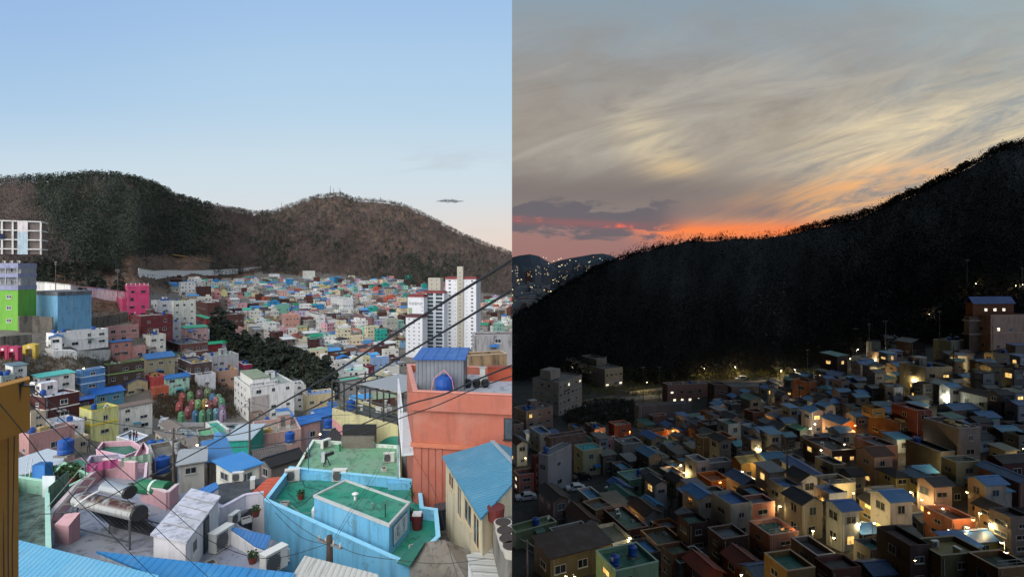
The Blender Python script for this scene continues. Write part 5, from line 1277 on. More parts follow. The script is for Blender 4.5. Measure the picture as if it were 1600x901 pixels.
for k, (px, pt, pb) in enumerate(((516,290,302),(521,294,303),(440,316,328),(531,294,303))):
    D_ = 1290; a = P(px, pb, D_); t = thing('radio_mast', 'mast', loc=a); b = MB(); h = (pb-pt)/800*D_; b.tube([(0,0,-4),(0,0,h)], [1.0, .45], plain('#6b6d70'), 5); b.build('mast_shaft', t); LAB.append((t, 'thin radio mast on the mountain top', px, pt, 'mast'))
# cables
def cable(pts, r, lab, name='power_cable', side=DAY, sag=None):
    """PTS: (px, py, distance) — a cable hanging through these points"""
    global SIDE
    SIDE = side; w = [P(*p) for p in pts]; fine = []
    for i in range(len(w)-1):
        p0 = w[max(i-1, 0)]; p1 = w[i]; p2 = w[i+1]; p3 = w[min(i+2, len(w)-1)]
        for k in range(8):
            t = k/8; fine.append(.5*((2*p1)+(-p0+p2)*t+(2*p0-5*p1+4*p2-p3)*t*t+(-p0+3*p1-3*p2+p3)*t*t*t))
    fine.append(w[-1]); b = MB(); b.tube(fine, r, CAB, 6); o = b.build(name); tag(o, 'cable', lab); o['group'] = 'cables over the roofs'
    return o
cable([(806,402,9),(700,468,10.5),(600,532,12.5),(500,595,15),(400,653,18),(340,688,21),(280,720,24),(200,760,28),(125,796,31),(60,803,33)], .028, 'thickest black cable from the upper corner down across the white towers')
cable([(806,449,10),(720,502,11.5),(622,560,14),(520,620,17),(460,650,20),(420,664,22),(380,676,25),(340,681,28),(280,678,32),(238,670,36)], .026, 'second thick black cable crossing below the first one')
cable([(806,568,12),(740,595,13.5),(690,617,14.5),(640,631,16),(590,652,18),(540,672,20),(480,685,23),(400,696,28),(330,700,34),(272,700,44)], .024, 'black cable passing in front of the orange parapet')
cable([(806,585,12),(740,608,13.5),(680,634,15),(620,655,17),(560,680,20)], .016, 'thinner black cable under the one on the orange parapet')
cable([(30,600,12.8),(60,625,14),(100,658,16),(140,690,18),(200,742,21),(260,790,23),(330,845,24.5),(420,872,26),(515,848,27.3)], .014, 'cable from the ochre corner to the old wooden pole')
cable([(28,604,12.8),(56,640,14),(95,680,16),(150,735,19),(210,790,22),(270,850,24),(330,905,25)], .013, 'cable from the ochre corner down to the blue roofs')
cable([(-5,625,11),(40,680,13),(70,720,15),(110,770,18),(150,810,21),(200,860,23),(245,905,24)], .012, 'thin cable running down over the solar heater')
cable([(515,845,27.4),(560,865,27),(620,874,27),(690,880,27),(760,872,27)], .014, 'thin cable from the wooden pole towards the alley')
cable([(519,846,27.4),(545,800,31),(570,765,36),(597,715,46),(608,695,52)], .013, 'thin cable climbing from the wooden pole over the green roofs')
cable([(522,846,27.4),(550,800,31),(575,765,36),(603,715,46),(615,695,52)], .013, 'thin cable doubled beside the climbing one')
cable([(400,762,30),(440,800,29),(480,830,28),(513,848,27.5)], .014, 'thin cable from the lilac terrace to the wooden pole')
cable([(40,600,13),(140,655,30),(260,672,56)], .02, 'long thin cable towards the tall concrete pole')
cable([(271,672,58),(330,668,66),(390,628,80)], .03, 'sagging cable between the two concrete poles'); cable([(390,628,80),(440,640,72),(520,648,60),(636,640,45)], .022, 'cable from the flats pole to the orange house')
cable([(430,800,27),(470,838,27.2),(512,850,27.4)], .012, 'short cable looping to the wooden pole'); cable([(640,700,40),(680,770,36),(700,850,30),(716,905,26)], .012, 'thin cable along the alley')
# ================================================================ vehicles, people, painted steps
def mk_car(c, van=False):
    t = thing('parked_car', 'car'); p = plain(c, .3); g = glass('#14181c'); b = MB()
    L, Wd, Hh = (4.6, 1.85, 1.95) if van else (4.4, 1.8, 1.45)
    prof = [(0,.35),(0,.85),(.25,1.0),(1.0,1.05),(1.35,Hh),(L-.25,Hh),(L,1.2),(L,.35)] if van else [(0,.3),(0,.7),(.2,.85),(1.15,.95),(1.75,Hh-.03),(3.2,Hh),(3.95,1.0),(L,.92),(L,.3)]
    b.prismy(-Wd/2, Wd/2, prof, p); b.build('body', t)
    for sg in (-1, 1):
        q = MB(); y = sg*(Wd/2+.004); w = [(1.35,1.0),(1.8,Hh-.12),(L-.5 if van else 3.15,Hh-.12),(L-.4 if van else 3.7,1.02)]
        q.face([(x, y, z) for x, z in (w if sg < 0 else w[::-1])], g); q.build('side_window', t)
    q = MB(); q.face([(1.12,-.75,.98),(1.12,.75,.98),(1.72 if not van else 1.33,.68,Hh-.1),(1.72 if not van else 1.33,-.68,Hh-.1)][::-1], g); o = q.build('windscreen', t); o.location = (-.03,0,.03)
    for x in (.85, L-.85):
        for sg in (-1, 1):
            q = MB(); q.tube([(x, sg*(Wd/2-.16), .32), (x, sg*(Wd/2+.02), .32)], .33, plain('#131314', .8), 14); w = q.build('wheel', t)
            q = MB(); q.tube([(x, sg*(Wd/2+.02), .32), (x, sg*(Wd/2+.035), .32)], .19, plain('#8f9294', .3), 10); q.build('rim', w)
    for sg in (-1, 1):
        q = MB(); q.box(-.02, sg*.62-.16, .6, .0, sg*.62+.16, .76, plain('#e9e6da', .2)); q.build('headlight', t)
        q = MB(); q.box(L, sg*.66-.13, .72, L+.02, sg*.66+.13, .88, plain('#7c1616', .3)); q.build('tail_light', t)
    return t
def car(T, px, py, rz, c, lab, van=False, D_=None):
    global SIDE
    SIDE = DAY if T is TD else DUSK
    a = P(px, py, D_ or T.depth(px, py)); t = mk_car(c, van); t.location = a; t.rotation_euler = (0, 0, R(rz)); t['group'] = 'cars parked among the houses'; LAB.append((t, lab, px, py, 'car'))
SIDE = DAY
car(TD, 327, 676, 20, '#c9ccce', 'white parked car beside the painted steps'); car(TD, 337, 678, 25, '#8c9298', 'silver grey parked car beside the white one'); car(TD, 346, 672, 25, '#5f6468', 'dark grey parked car by the end of the steps')
car(TD, 252, 668, 110, '#d6d8d8', 'white van at the bend of the road', van=True)
def person(T, px, py, c, c2, lab, D_=None, rz=0):
    global SIDE
    SIDE = DAY if T is TD else DUSK
    a = P(px, py, D_ or T.depth(px, py)); t = thing('person', 'person', loc=a, rz=R(rz)); LAB.append((t, lab, px, py, 'person'))
    v = [(0,0,.92),(0,0,1.2),(0,0,1.42),(0,0,1.52),(0,-.01,1.66),(-.1,0,.86),(-.11,-.03,.48),(-.11,0,.07),(-.11,-.14,.03),(.1,0,.86),(.11,.05,.48),(.11,.1,.07),(.11,-.04,.03),(-.2,0,1.4),(-.25,.02,1.12),(-.24,-.12,.9),(.2,0,1.4),(.25,.02,1.12),(.24,-.08,.88)]
    rr = [.15,.15,.14,.06,.11,.09,.065,.05,.045,.09,.065,.05,.045,.06,.045,.035,.06,.045,.035]
    e = [(0,1),(1,2),(2,3),(3,4),(0,5),(5,6),(6,7),(7,8),(0,9),(9,10),(10,11),(11,12),(2,13),(13,14),(14,15),(2,16),(16,17),(17,18)]
    me = bpy.data.meshes.new('person_body'); me.from_pydata(v, e, []); o = link('body', me, t)
    m = o.modifiers.new('s', 'SKIN'); o.modifiers.new('u', 'SUBSURF').levels = 1
    for i, k in enumerate(rr): me.skin_vertices[0].data[i].radius = (k, k*.8)
    me.skin_vertices[0].data[0].use_root = True
    bpy.context.view_layer.update(); dg = bpy.context.evaluated_depsgraph_get(); nm = bpy.data.meshes.new_from_object(o.evaluated_get(dg)); o.modifiers.clear(); o.data = nm
    nm.materials.clear(); [nm.materials.append(q) for q in (plain(c), plain(c2), plain('#b58a72'))]
    for p in nm.polygons:
        z = p.center.z; x = abs(p.center.x); p.material_index = 2 if z > 1.5 or (x > .2 and z < .95) else (1 if z < .9 else 0); p.use_smooth = True
    h = MB(); h.tube([(0,.02,1.62),(0,.02,1.72),(0,.02,1.80)], [.125,.125,.05], plain('#17120f'), 10); h.build('hair', t)
for a in ((203,690,'#1c1e22','#22242a','person in black standing at the back of the pink terraces',86,0),(209,688,'#23262c','#1c1d22','person in dark coat beside the other one by the pale blue roof',86,90),(213,690,'#7a2f36','#20222a','person in dark red by the pale blue roof',87,40),(138,706,'#2c2d33','#1b1c20','person in grey beside the green terrace',70,10)):
    person(TD, a[0], a[1], a[2], a[3], a[4], a[5], a[6])
STEPS = [(285,632,'#b5413a'),(297,630,'#4d8f4c'),(312,627,'#6b4450'),(324,625,'#64804a'),(309,642,'#5fa657'),(320,641,'#d6a63c'),(332,633,'#3c78b0'),(338,638,'#a35a63'),(341,634,'#4aa06c'),(346,640,'#3f9a6a'),
 (347,650,'#7c5f86'),(328,643,'#7c3440'),(301,642,'#8a3242'),(280,646,'#b23a36'),(294,653,'#9c4048'),(283,664,'#4ea662'),(305,662,'#2f6f9e'),(316,662,'#3f9c62'),(327,660,'#2f7f5e'),(337,659,'#6aa9c4'),(348,661,'#8c6f9c')]
def gname(c): return cname(c)
for i, (px, py, c) in enumerate(STEPS):
    D_ = TD.depth(px, py); a = P(px, py, D_); t = thing('painted_stone', 'painted stone figure', loc=a, rz=R(rnd.uniform(20, 60)), group='painted stone figures on the slope'); c = blend(c, '#8a857e', .22); w = 12.5/800*D_/2*.8; h = (22 if py > 655 else 19)/800*D_
    b = MB(); m1, m2 = wall(c), plain(mul(c, .7), .8); N = 16; prof = [(0,-.8,.9),(0,.0,.95),(0,.3,1.0),(0,.6,1.0),(0,.78,.93),(0,.9,.75),(0,.97,.45),(0,1.0,.12)]
    for q in range(len(prof)-1):
        for k in range(N):
            def v(j, kk): a_ = 2*math.pi*kk/N; z_, r_ = prof[j][1], prof[j][2]; return (w*r_*math.cos(a_), w*.7*r_*math.sin(a_), z_*h)
            b.face([v(q,k), v(q,k+1), v(q+1,k+1), v(q+1,k)], m2 if k % 4 == 0 else m1)
    b.build('stone_body', t)
    f = MB(); f.tube([(0,-w*.66,h*.72),(0,-w*.74,h*.72)], w*.35, plain(blend(c, '#ffffff', .35)), 12); f.build('painted_face', t)
    LAB.append((t, 'striped %s painted stone figure with round top' % gname(c), px, py-20, 'figure'))

# ================================================================ apartment towers
def tower(lab, xl, xn, xr, yt, yb, Dd, th, floors, cols, col='#aeb9c6', roof='#7c2f31', band=None):
    t = R(th); X0 = (xn-800)/800*Dd; dx, dy = math.cos(t), math.sin(t)
    sol = lambda px, ax, ay: ((px-800)/800*Dd-X0)/(ax-(px-800)/800*ay)
    wr, wl = sol(xr, dx, dy), sol(xl, -dy, dx); zb = -(yb-HOR)/800*Dd; h = (yb-yt)/800*Dd
    wr = max(wr, 6) if 0 < wr < 60 else 9
    r = thing('apartment_tower', 'apartment tower', loc=(X0, Dd, zb), rz=t, group='white apartment towers'); LAB.append((r, lab, xn, yt, 'near'))
    b = MB(); m = wall(col, .35); b.box(0, 0, -6, wr, wl, h, m); b.build('wall', r)
    if roof: b = MB(); b.box(-.4, -.4, h+.002, wr+.4, wl+.4, h+1.3, plain(roof)); b.box(.6, .6, h+1.3, wr-.6, wl-.6, h+1.9, plain(mul(roof,.8))); b.build('roof', r)
    fh = h/floors; n = 0
    for f in range(floors):
        for (s, w, hh, st) in cols:
            if n >= 99: break
            o = link('window', win_mesh(w, hh, st, '#8f9aa6' if w > 3 else '#c9cfd6'), r); o.location = (-.003, wl*s+w/2, f*fh+fh*.3); o.rotation_euler = (0, 0, -math.pi/2); n += 1
    if band:
        for s in band: b = MB(); b.box(-.9, wl*s-.5, -1, -.004, wl*s+.5, h*.99, plain('#c3ccd6')); b.build('pier', r)
    return r, wr, wl, h
FL = [(.13,.9*2,1.3,'dark'),(.30,.8,.6,'mid'),(.68,.8,.6,'mid'),(.86,1.8,1.3,'dark')]
r, wr, wl, h = tower('tallest white apartment tower with beige stair shaft and red roof edge', 696, 744, 751, 436, 552, 385, 80, 20, FL)
b = MB(); b.box(-1.6, wl*.41, -2, 1.5, wl*.60, h+9.5, wall('#9c9684', .4)); sh = b.build('stair_shaft', r)
for f in range(22):
    o = link('window', win_mesh(1.4, .8, 'dark'), sh); o.location = (-1.603, wl*.505+.7, f*h/20+1.6); o.rotation_euler = (0, 0, -math.pi/2)
tower('white apartment tower with wide dark balconies and red roof edge', 664, 694, 698, 458, 552, 380, 80, 16, [(.26,5.2,1.9,'mid'),(.74,5.2,1.9,'mid')], band=[.02, .5, .98])
r, wr, wl, h = tower('white tower gable wall carrying dark Korean lettering', 637, 662, 668, 464, 548, 372, 74, 14, [(.1,.8,.7,'mid')])
o = text('우성힐타운', 2.3, plain('#2c3446'), r, (-.05, wl*.5, h-5), (R(90), 0, -math.pi/2), depth=.03, sp=1.1)
b = MB(); b.box(-.05, wl*.72, h-17, -.004, wl*.96, h-8, plain('#8d9c7a')); b.build('green_panel', r)
tower('lower white apartment block standing in front of the towers', 634, 660, 668, 496, 552, 352, 72, 9, [(.2,1.1,.8,'dark'),(.5,1.1,.8,'dark'),(.8,1.1,.8,'mid')], roof='#5e3234')
tower('beige apartment block behind the white towers', 669, 688, 693, 434, 500, 520, 70, 10, [(.3,1.4,1.1,'dark'),(.7,1.4,1.1,'dark')], col='#a39c88', roof=None)

# ================================================================ the far slope: small houses
WALLC = ['#e2e1dc']*7+['#d2cfc6']*4+['#d6ccae']*2+['#8d8a86']*3+['#6a625c']*2+['#d0a79c','#c98f8a','#cf9fa6','#b5746a','#a9b9c6','#8fb5a6','#7fa7c4','#b8a99a','#9c9a98','#8a8a8c','#5a3c35','#4f3430','#6b4238','#cfc58e','#d8c7a8','#93c3b4','#b4a8c0','#c4624f','#3f8fbf','#2f9a8a','#a08c78','#7d7770']
ROOFC = ['#2c68a4','#2f6fae','#6f7377','#8c9296','#4d8fc4','#5aa0cc','#3f7fae','#2f9a86','#4fae92','#1f8a66','#8c9296','#a2a5a4','#6f7377','#7d6f62','#5c4034','#3a3a3c','#b3b6b4','#7f8f76','#9a6a58','#c9ccca']
smat = {}
def fm_(c):
    if c not in smat: smat[c] = plain(c, .8, .3)
    return smat[c]
def small_house(b, r, w, d, h, wc, rc, kind, ox=0, oy=0, oz=0, ca=1, sa_=0):
    """adds one small house to mesh B; ca/sa_ rotate it"""
    n0 = len(b.v); W_ = fm_(wc); C = fm_(rc); dk = fm_('#23272b')
    b.box(0, 0, -5, w, d, h, W_, C if kind == 0 else None)
    if kind == 0:
        b.box(-.1, -.1, h, w+.1, .12, h+.5, W_); b.box(-.1, d-.12, h, w+.1, d+.1, h+.5, W_); b.box(-.1, .12, h, .12, d-.12, h+.5, W_); b.box(w-.12, .12, h, w+.1, d-.12, h+.5, W_)
        if r.random() < .35: b.box(w*.5, d*.5, h, w*.85, d*.85, h+2, W_)
        if r.random() < .4: b.tube([(w*.25, d*.3, h), (w*.25, d*.3, h+1.3)], .55, fm_('#1f4f9c'), 6)
        if r.random() < .5: b.box(w*.3, d*.1, h, w*.45, d*.2, h+.7, fm_('#c9c9c4'))
    elif kind == 1: roof_gable(b, 0, 0, w, d, h+.1, .2*min(w, d), 'x' if w > d else 'y', C)
    else: slab(b, [(-.3,-.3,h+.15),(w+.3,-.3,h+.15),(w+.3,d+.3,h+1.0),(-.3,d+.3,h+1.0)], .15, C); b.box(0, d-.2, h, w, d, h+.8, W_)
    fl = max(1, round(h/2.8))
    for f in range(fl):
        z = f*h/fl+1.0
        for L_, ax in ((w, 0), (d, 1)):
            n = max(1, int(L_/2.4))
            for i in range(n):
                if r.random() < .25: continue
                a = (i+.5)*L_/n-.5; ww = r.choice([.7,1.0,1.4])
                if ax == 0: b.face([(a,-.03,z),(a+ww,-.03,z),(a+ww,-.03,z+1.0),(a,-.03,z+1.0)], dk)
                else: b.face([(-.03,a,z),(-.03,a,z+1.0),(-.03,a+ww,z+1.0),(-.03,a+ww,z)], dk)
    if ox or oy or oz or sa_:
        for i in range(n0, len(b.v)):
            x, y, z = b.v[i]; b.v[i] = (ox+x*ca-y*sa_, oy+x*sa_+y*ca, oz+z)
fr_ = random.Random(11)
def ridge_y(px): return 474 + (px-290)*(600-474)/230. if px < 520 else 645
py = 434.0; slots = []
while py < 645:
    px = 372 - (8 if py > 450 else 0)*0; px = 262.0+fr_.uniform(0, 8)
    Dm = TD.depth(480, py); hp = 800*6.0/Dm
    while px < 800:
        D_ = TD.depth(px, py); w = fr_.uniform(6.5, 10.5); wp = 800*w/D_
        top = 440 if px < 640 else 470
        if px < 372: top = 445
        ok = py > top-3 and py < ridge_y(px)-4 and not (632 < px < 754 and py > 440) and not (px > 620 and py > 548)
        if 640 <= px < 754: ok = ok and False or (py < 470 and py > 446 and px < 700)
        if ok: slots.append((px, py, D_, w))
        px += wp*fr_.uniform(.98, 1.25)
    py += hp*.46
slots = [s for s in slots if all(math.hypot((s[0]-800)/800*s[2]-f[0], s[2]-f[1]) > f[2]+3.5 for f in FOOT)]
slots.sort(key=lambda s: s[2]); NI = 190
FAR = MB(); nfar = 0
for i, (px, py, D_, w) in enumerate(slots):
    zz = TD.g((px-800)/800*D_, D_); d = fr_.uniform(5.5, 9); h = fr_.choice([2.8, 3.0, 3.4, 5.6, 5.8, 6.2, 8.4] + ([11.0] if 385 < D_ < 470 else []))
    wc, rc = fr_.choice(WALLC), fr_.choice(ROOFC); kind = fr_.choice([0, 0, 1, 1, 2])
    if h > 6 : kind = 0; rc = fr_.choice(['#8c9296','#a2a5a4','#4fae92','#2f8a70','#b3b6b4','#7f8f76'])
    th = R(fr_.choice([28, 35, 42, 60]) + fr_.uniform(-6, 6))
    if i < NI:
        b = MB(); small_house(b, fr_, w, d, h, wc, rc, kind); o = b.build('small_house'); o.location = ((px-800)/800*D_, D_, zz); o.rotation_euler = (0, 0, th)
        tag(o, 'house'); LAB.append((o, '%s %s house with %s %s roof' % ('small' if h < 4 else 'two-storey' if h < 7 else 'tall', cname(wc), cname(rc), ('flat','gabled','sloping')[kind]), px, py, 'house'))
    else:
        small_house(FAR, fr_, w, d, h, wc, rc, kind, (px-800)/800*D_, D_, zz, math.cos(th), math.sin(th)); nfar += 1
if nfar: tag(FAR.build('distant_houses'), kind='stuff')
print('FAR', len(slots), nfar)
# bigger buildings among them, seen in the photograph
for a in ((515,536,552,467,488,'#c4c4c0','#a9aaa8',2,420),(474,498,508,492,520,'#b9b9b8','#4a4240',4,0),(508,512,526,500,518,'#b3b8ba','#9aa0a0',3,0),(549,580,584,497,520,'#7b4d52','#8d8a8c',3,0),(598,604,622,498,522,'#9a9c8e','#a2a496',3,0),
          (586,608,612,515,533,'#5c3430','#6c5a50',2,0),(474,474,492,423,435,'#c2bda8','#cfcbb8',1,0),(440,446,468,492,515,'#cc8e7c','#c59a8a',3,0),(526,530,543,498,515,'#571f24','#5a5a5c',2,0),(432,434,452,476,492,'#6fb59a','#7f8d86',2,0),
          (578,582,608,560,585,'#7f9fca','#2f6fc0',2,0),(558,561,585,574,592,'#6b1f26','#c0555a',2,0),(420,424,437,428,437,'#d3d4d2','#c9ccca',1,0)):
    H(a[0], a[1], a[2], a[3], a[4]+4, a[5], 'flat', a[6], fl=a[7], dens=2.6, th=35, clutter=False)

# ================================================================ vegetation
def scatter_mesh(name, C, Rd, Hh, col, nq, q0, seed, mats, upright=None, side=None):
    """one mesh of many small leaf- or twig-shaped faces: C tree bases, Rd radii, Hh heights, col material index per tree"""
    g = np.random.default_rng(seed); n = len(C); k = nq
    ctr = np.repeat(C, k, 0); r = np.repeat(Rd, k); h = np.repeat(Hh, k)
    a = g.uniform(0, 2*np.pi, n*k); t = g.uniform(0.12, 1, n*k); prof = np.where(np.repeat(upright, k), .35+.75*np.sin(np.pi*np.clip(t, 0, 1)*.9), np.sin(np.pi*np.clip(t*.82+.12, 0, 1)))
    rr = r*prof*np.sqrt(g.uniform(.15, 1, n*k))
    p = ctr + np.stack([np.cos(a)*rr, np.sin(a)*rr, t*h], 1)
    u = g.normal(size=(n*k, 3)); v = g.normal(size=(n*k, 3))
    tw = np.repeat(upright, k); u[tw] *= np.array([.25, .25, 1.0]); u[tw] += np.array([0, 0, 1.2])
    u /= np.linalg.norm(u, axis=1)[:, None]; v -= (v*u).sum(1)[:, None]*u; v /= np.linalg.norm(v, axis=1)[:, None]
    q0 = np.repeat(q0, k) if np.ndim(q0) else q0
    s = (q0*g.uniform(.6, 1.5, n*k)*(.4+.6*r/np.mean(Rd)))[:, None]; asp = np.where(tw, .22, .75)[:, None]
    V = np.stack([p-u*s-v*s*asp*.5, p-u*s*.2+v*s*asp, p+u*s+v*s*asp*.3, p+u*s*.3-v*s*asp], 1).reshape(-1, 3)
    nf = n*k; me = bpy.data.meshes.new(name); me.vertices.add(nf*4); me.vertices.foreach_set('co', V.astype(np.float32).ravel())
    me.loops.add(nf*4); me.loops.foreach_set('vertex_index', np.arange(nf*4, dtype=np.int32)); me.polygons.add(nf)
    me.polygons.foreach_set('loop_start', np.arange(nf, dtype=np.int32)*4); me.polygons.foreach_set('loop_total', np.full(nf, 4, np.int32))
    for m in mats: me.materials.append(m)
    me.polygons.foreach_set('material_index', np.repeat(col, k).astype(np.int32)); me.update(calc_edges=True)
    return link(name, me, None, side or SIDE)
PINE = [leafm(c) for c in ('#3a4237','#313930','#424a3f','#3b433d')]; BARE = [leafm(c) for c in ('#5f534f','#524a48','#695e59','#584f4c','#72665f','#4a4442')]
def vnoise(x, y, seed):
    s = 0; f = 1; 
    for k in range(3):
        s += math.sin(x*f*1.3+seed*1.7+1.9*math.sin(y*f*.8+seed))*math.cos(y*f*1.1-seed+1.3*math.sin(x*f*.7))/f; f *= 2.1
    return s
def forest(T, n, lo, hi, name, seed, pine_fn, extra=0, keep=lambda px, py: True, mats=None, nq=24, q0=.85):
    g = random.Random(seed); C = []; Rr = []; Hh = []; co = []; up = []; Ds = []
    for _ in range(n):
        px = g.uniform(lo, hi); Yf, pf = T.foot(px); pc = min(max(px, T.lo), T.hi)
        pr = float(np.interp(pc, T.rp, T.ry))+3
        py = pr + (pf-pr)*g.random() if g.random() > extra else pr + g.uniform(0, 3)
        Ys_, z_, pp = T.line(round(px)); i = np.nonzero(pp <= py)[0]
        if not len(i): D_ = float(np.interp(pc, T.rp, T.rY))
        else: D_ = float(Ys_[i[0]])
        if D_ > float(np.interp(pc, T.rp, T.rY))*1.02: D_ = float(np.interp(pc, T.rp, T.rY))
        if not keep(px, py): continue
        D_ *= 1+g.uniform(-.01, .01); x = (px-800)/800*D_; z = float(T.z(px, D_)[0])
        pine = g.random() < pine_fn(px, py); sc = g.uniform(.7, 1.4)
        C.append((x, D_, z-.5)); Rr.append((2.6 if pine else 3.0)*sc); Hh.append((7.5 if pine else 6.5)*sc)
        Ds.append(min(1.0, max(.42, D_/900))); co.append(g.randrange(4) if pine else 4+min(5, max(0, int(2.5+1.6*vnoise(px*.05, py*.09, 3)+g.uniform(-1.2, 1.2))))); up.append(not pine)
    o = scatter_mesh(name, np.array(C), np.array(Rr), np.array(Hh), np.array(co), nq, q0*np.array(Ds), seed, mats or PINE+BARE, np.array(up)); tag(o, kind='stuff'); return o
def pf_day(px, py):
    v = vnoise(px*.03, py*.05, 1)*.35
    edge = 30 + (py-280)*.65
    if px < 55 and py > 292: return .06
    if px < 300: return min(.95, max(.05, .85 + v*.7)) if px > edge else .25
    if px < 400: return max(.04, .75-(px-300)*.008+v)
    return max(.03, .10+v*.5+(.35 if (py > 400 and 620 < px < 720) else 0)+(.3 if (px < 460 and py > 350) else 0)*.5)
def keep_day(px, py):
    if 190 < px < 330 and py > 405-(px-190)*.03: return False
    return True
SIDE = DAY
forest(TD, 30000, -12, 800, 'mountain_forest', 5, pf_day, .035, keep_day)
# trees one can tell apart: pines of the grove across the middle and on the hill behind the blue building
def tree_mesh(seed, kind):
    g = np.random.default_rng(seed); nb = 17 if kind == 'pine' else 9
    if kind == 'bare':
        b = MB(); rr = random.Random(seed); m = BARE[seed % 6]
        def grow(p, d, L, r, lv):
            q = p + d*L; b.tube([p, q], [r, r*.6], m, 4, cap=False)
            if lv == 0: return
            for _ in range(4 if lv > 1 else 5):
                nd = (d + Vector((rr.gauss(0,.55), rr.gauss(0,.55), rr.gauss(.15,.3)))).normalized(); grow(p.lerp(q, rr.uniform(.5,1)), nd, L*rr.uniform(.55,.8), r*.5, lv-1)
        grow(Vector((0,0,0)), Vector((0,0,1)), 2.6, .22, 4); return b, None
    cl = []
    for i in range(nb):
        t = .28+.68*(i+.5)/nb; a = i*2.4+g.uniform(0,1); R_ = (2.9*(1.05-t)+.6)*g.uniform(.6,1.05); cl.append((math.cos(a)*R_*.95, math.sin(a)*R_*.95, t*8.2+g.uniform(-.4,.4), R_*.62))
    cl.append((0,0,8.2,1.0))
    return None, cl
TREES = {}
def tree(T, px, py, kind, sc, lab, D_=None, grp=None, cat=None):
    global SIDE
    SIDE = DAY if T is TD else DUSK
    k = (kind, rnd.randrange(5)); 
    if k not in TREES:
        b, cl = tree_mesh(k[1]+7, kind)
        if cl is None:
            me = bpy.data.meshes.new('crown'); me.from_pydata(b.v, [], b.f); me.materials.append(BARE[k[1]]); me.update(); cr = me
        else:
            C = np.array([(c[0], c[1], c[2]-c[3]*.55) for c in cl]); Rr = np.array([c[3] for c in cl]); n = len(cl)
            o = scatter_mesh('crown', C, Rr, Rr*.85, np.array([i % 4 for i in range(n)]), 80, .24, k[1], PINE, np.zeros(n, bool)); cr = o.data; bpy.data.objects.remove(o)
        tb = MB(); tb.tube([(0,0,-1),(.1,0,2.5),(.05,.1,5),(0,0,7.6)], [.3,.24,.16,.05], leafm('#4a3a30'), 7)
        if cl:
            for c in cl[:8]: tb.tube([(0,0,c[2]*.85),(c[0]*.9,c[1]*.9,c[2])], [.09,.03], leafm('#4a3a30'), 5)
        tm = bpy.data.meshes.new('trunk'); tm.from_pydata(tb.v, [], tb.f); tm.materials.append(leafm('#4a3a30')); tm.update()
        TREES[k] = (cr, tm if cl else None)
    cr, tm = TREES[k]; a = P(px, py, D_ or T.depth(px, py)); t = thing('pine_tree' if kind == 'pine' else 'bare_tree', cat or ('pine tree' if kind == 'pine' else 'bare tree'), loc=a, rz=rnd.uniform(0, 6.28), group=grp)
    t.scale = (sc, sc, sc*rnd.uniform(.9, 1.15)); link('crown', cr, t)
    if tm: link('trunk', tm, t)
    LAB.append((t, lab, px, py, 'tree')); return t
gr_ = random.Random(4)
for i in range(110):
    s = (i+.5)/110; px = 336+s*176+gr_.uniform(-9, 9); py = 466+s*128+gr_.uniform(-10, 16); D_ = 300-60*s+gr_.uniform(-10, 10)
    z = TD.g((px-800)/800*D_, D_); q = proj(((px-800)/800*D_, D_, z))
    if gr_.random() < .86: tree(TD, q[0], q[1], 'pine', gr_.uniform(1.35, 2.3), 'dark pine in the grove running down the middle of the village', D_, 'pines of the grove across the village')
    else: tree(TD, q[0], q[1], 'bare', gr_.uniform(1.0, 1.3), 'bare tree among the dark pines of the grove', D_, 'bare trees of the grove')
for i in range(46):
    px = gr_.uniform(30, 165); py = gr_.uniform(405, 468) ; D_ = TD.depth(px, py)
    tree(TD, px, py, 'pine' if gr_.random() < .72 else 'bare', gr_.uniform(.75, 1.15), 'dark evergreen on the hill above the windowless blue building', D_, 'trees on the hill above the blue building')
for px, py, sc in ((8,402,.7),(20,398,.8),(42,396,.8),(30,402,.75),(190,468,1.0),(188,455,1.0),(182,462,.9),(418,424,.9)): tree(TD, px, py, 'pine', sc, 'small dark evergreen on the hillside')
for i in range(22):
    px, py = gr_.uniform(262, 350), gr_.uniform(440, 466); tree(TD, px, py, 'bare', gr_.uniform(.8, 1.2), 'bare winter tree below the white hill wall', None, 'bare trees below the white hill wall')
for i in range(7):
    px, py = gr_.uniform(60, 260), gr_.uniform(412, 440); tree(TD, px, py, 'bare', gr_.uniform(.8, 1.1), 'bare winter tree beside the evergreens on the hill', None, 'bare trees beside the evergreens')
# dry brush on the rocky slope and banks
def brush(T, name, n, rng, seed, mats, sz=.5, h=1.0):
    g = random.Random(seed); C = []
    for _ in range(n):
        px, py = rng(g); D_ = T.depth(px, py); C.append(((px-800)/800*D_, D_, T.g((px-800)/800*D_, D_)-.1))
    n = len(C); o = scatter_mesh(name, np.array(C), np.full(n, h*.8), np.full(n, h), np.array([g.randrange(len(mats)) for _ in range(n)]), 12, sz*.5, seed, mats, np.ones(n, bool)); tag(o, kind='stuff')
brush(TD, 'dry_undergrowth', 1500, lambda g: (g.uniform(240, 372), g.uniform(592, 655)), 3, [leafm('#4a3d30'), leafm('#5e5040'), leafm('#3d3a28')], .7, 1.6)
brush(TD, 'bank_undergrowth', 1300, lambda g: (g.uniform(0, 190), g.uniform(556, 606) if g.random() < .45 else g.uniform(474, 505)), 6, [leafm('#5a4c38'), leafm('#6b5a42'), leafm('#4a4230')], .6, 1.0)
brush(TD, 'slope_undergrowth', 2600, lambda g: (g.uniform(30, 400), g.uniform(402, 452)), 8, [leafm('#6b4c38'), leafm('#5a4232'), leafm('#7a5a42')], .7, 1.0)
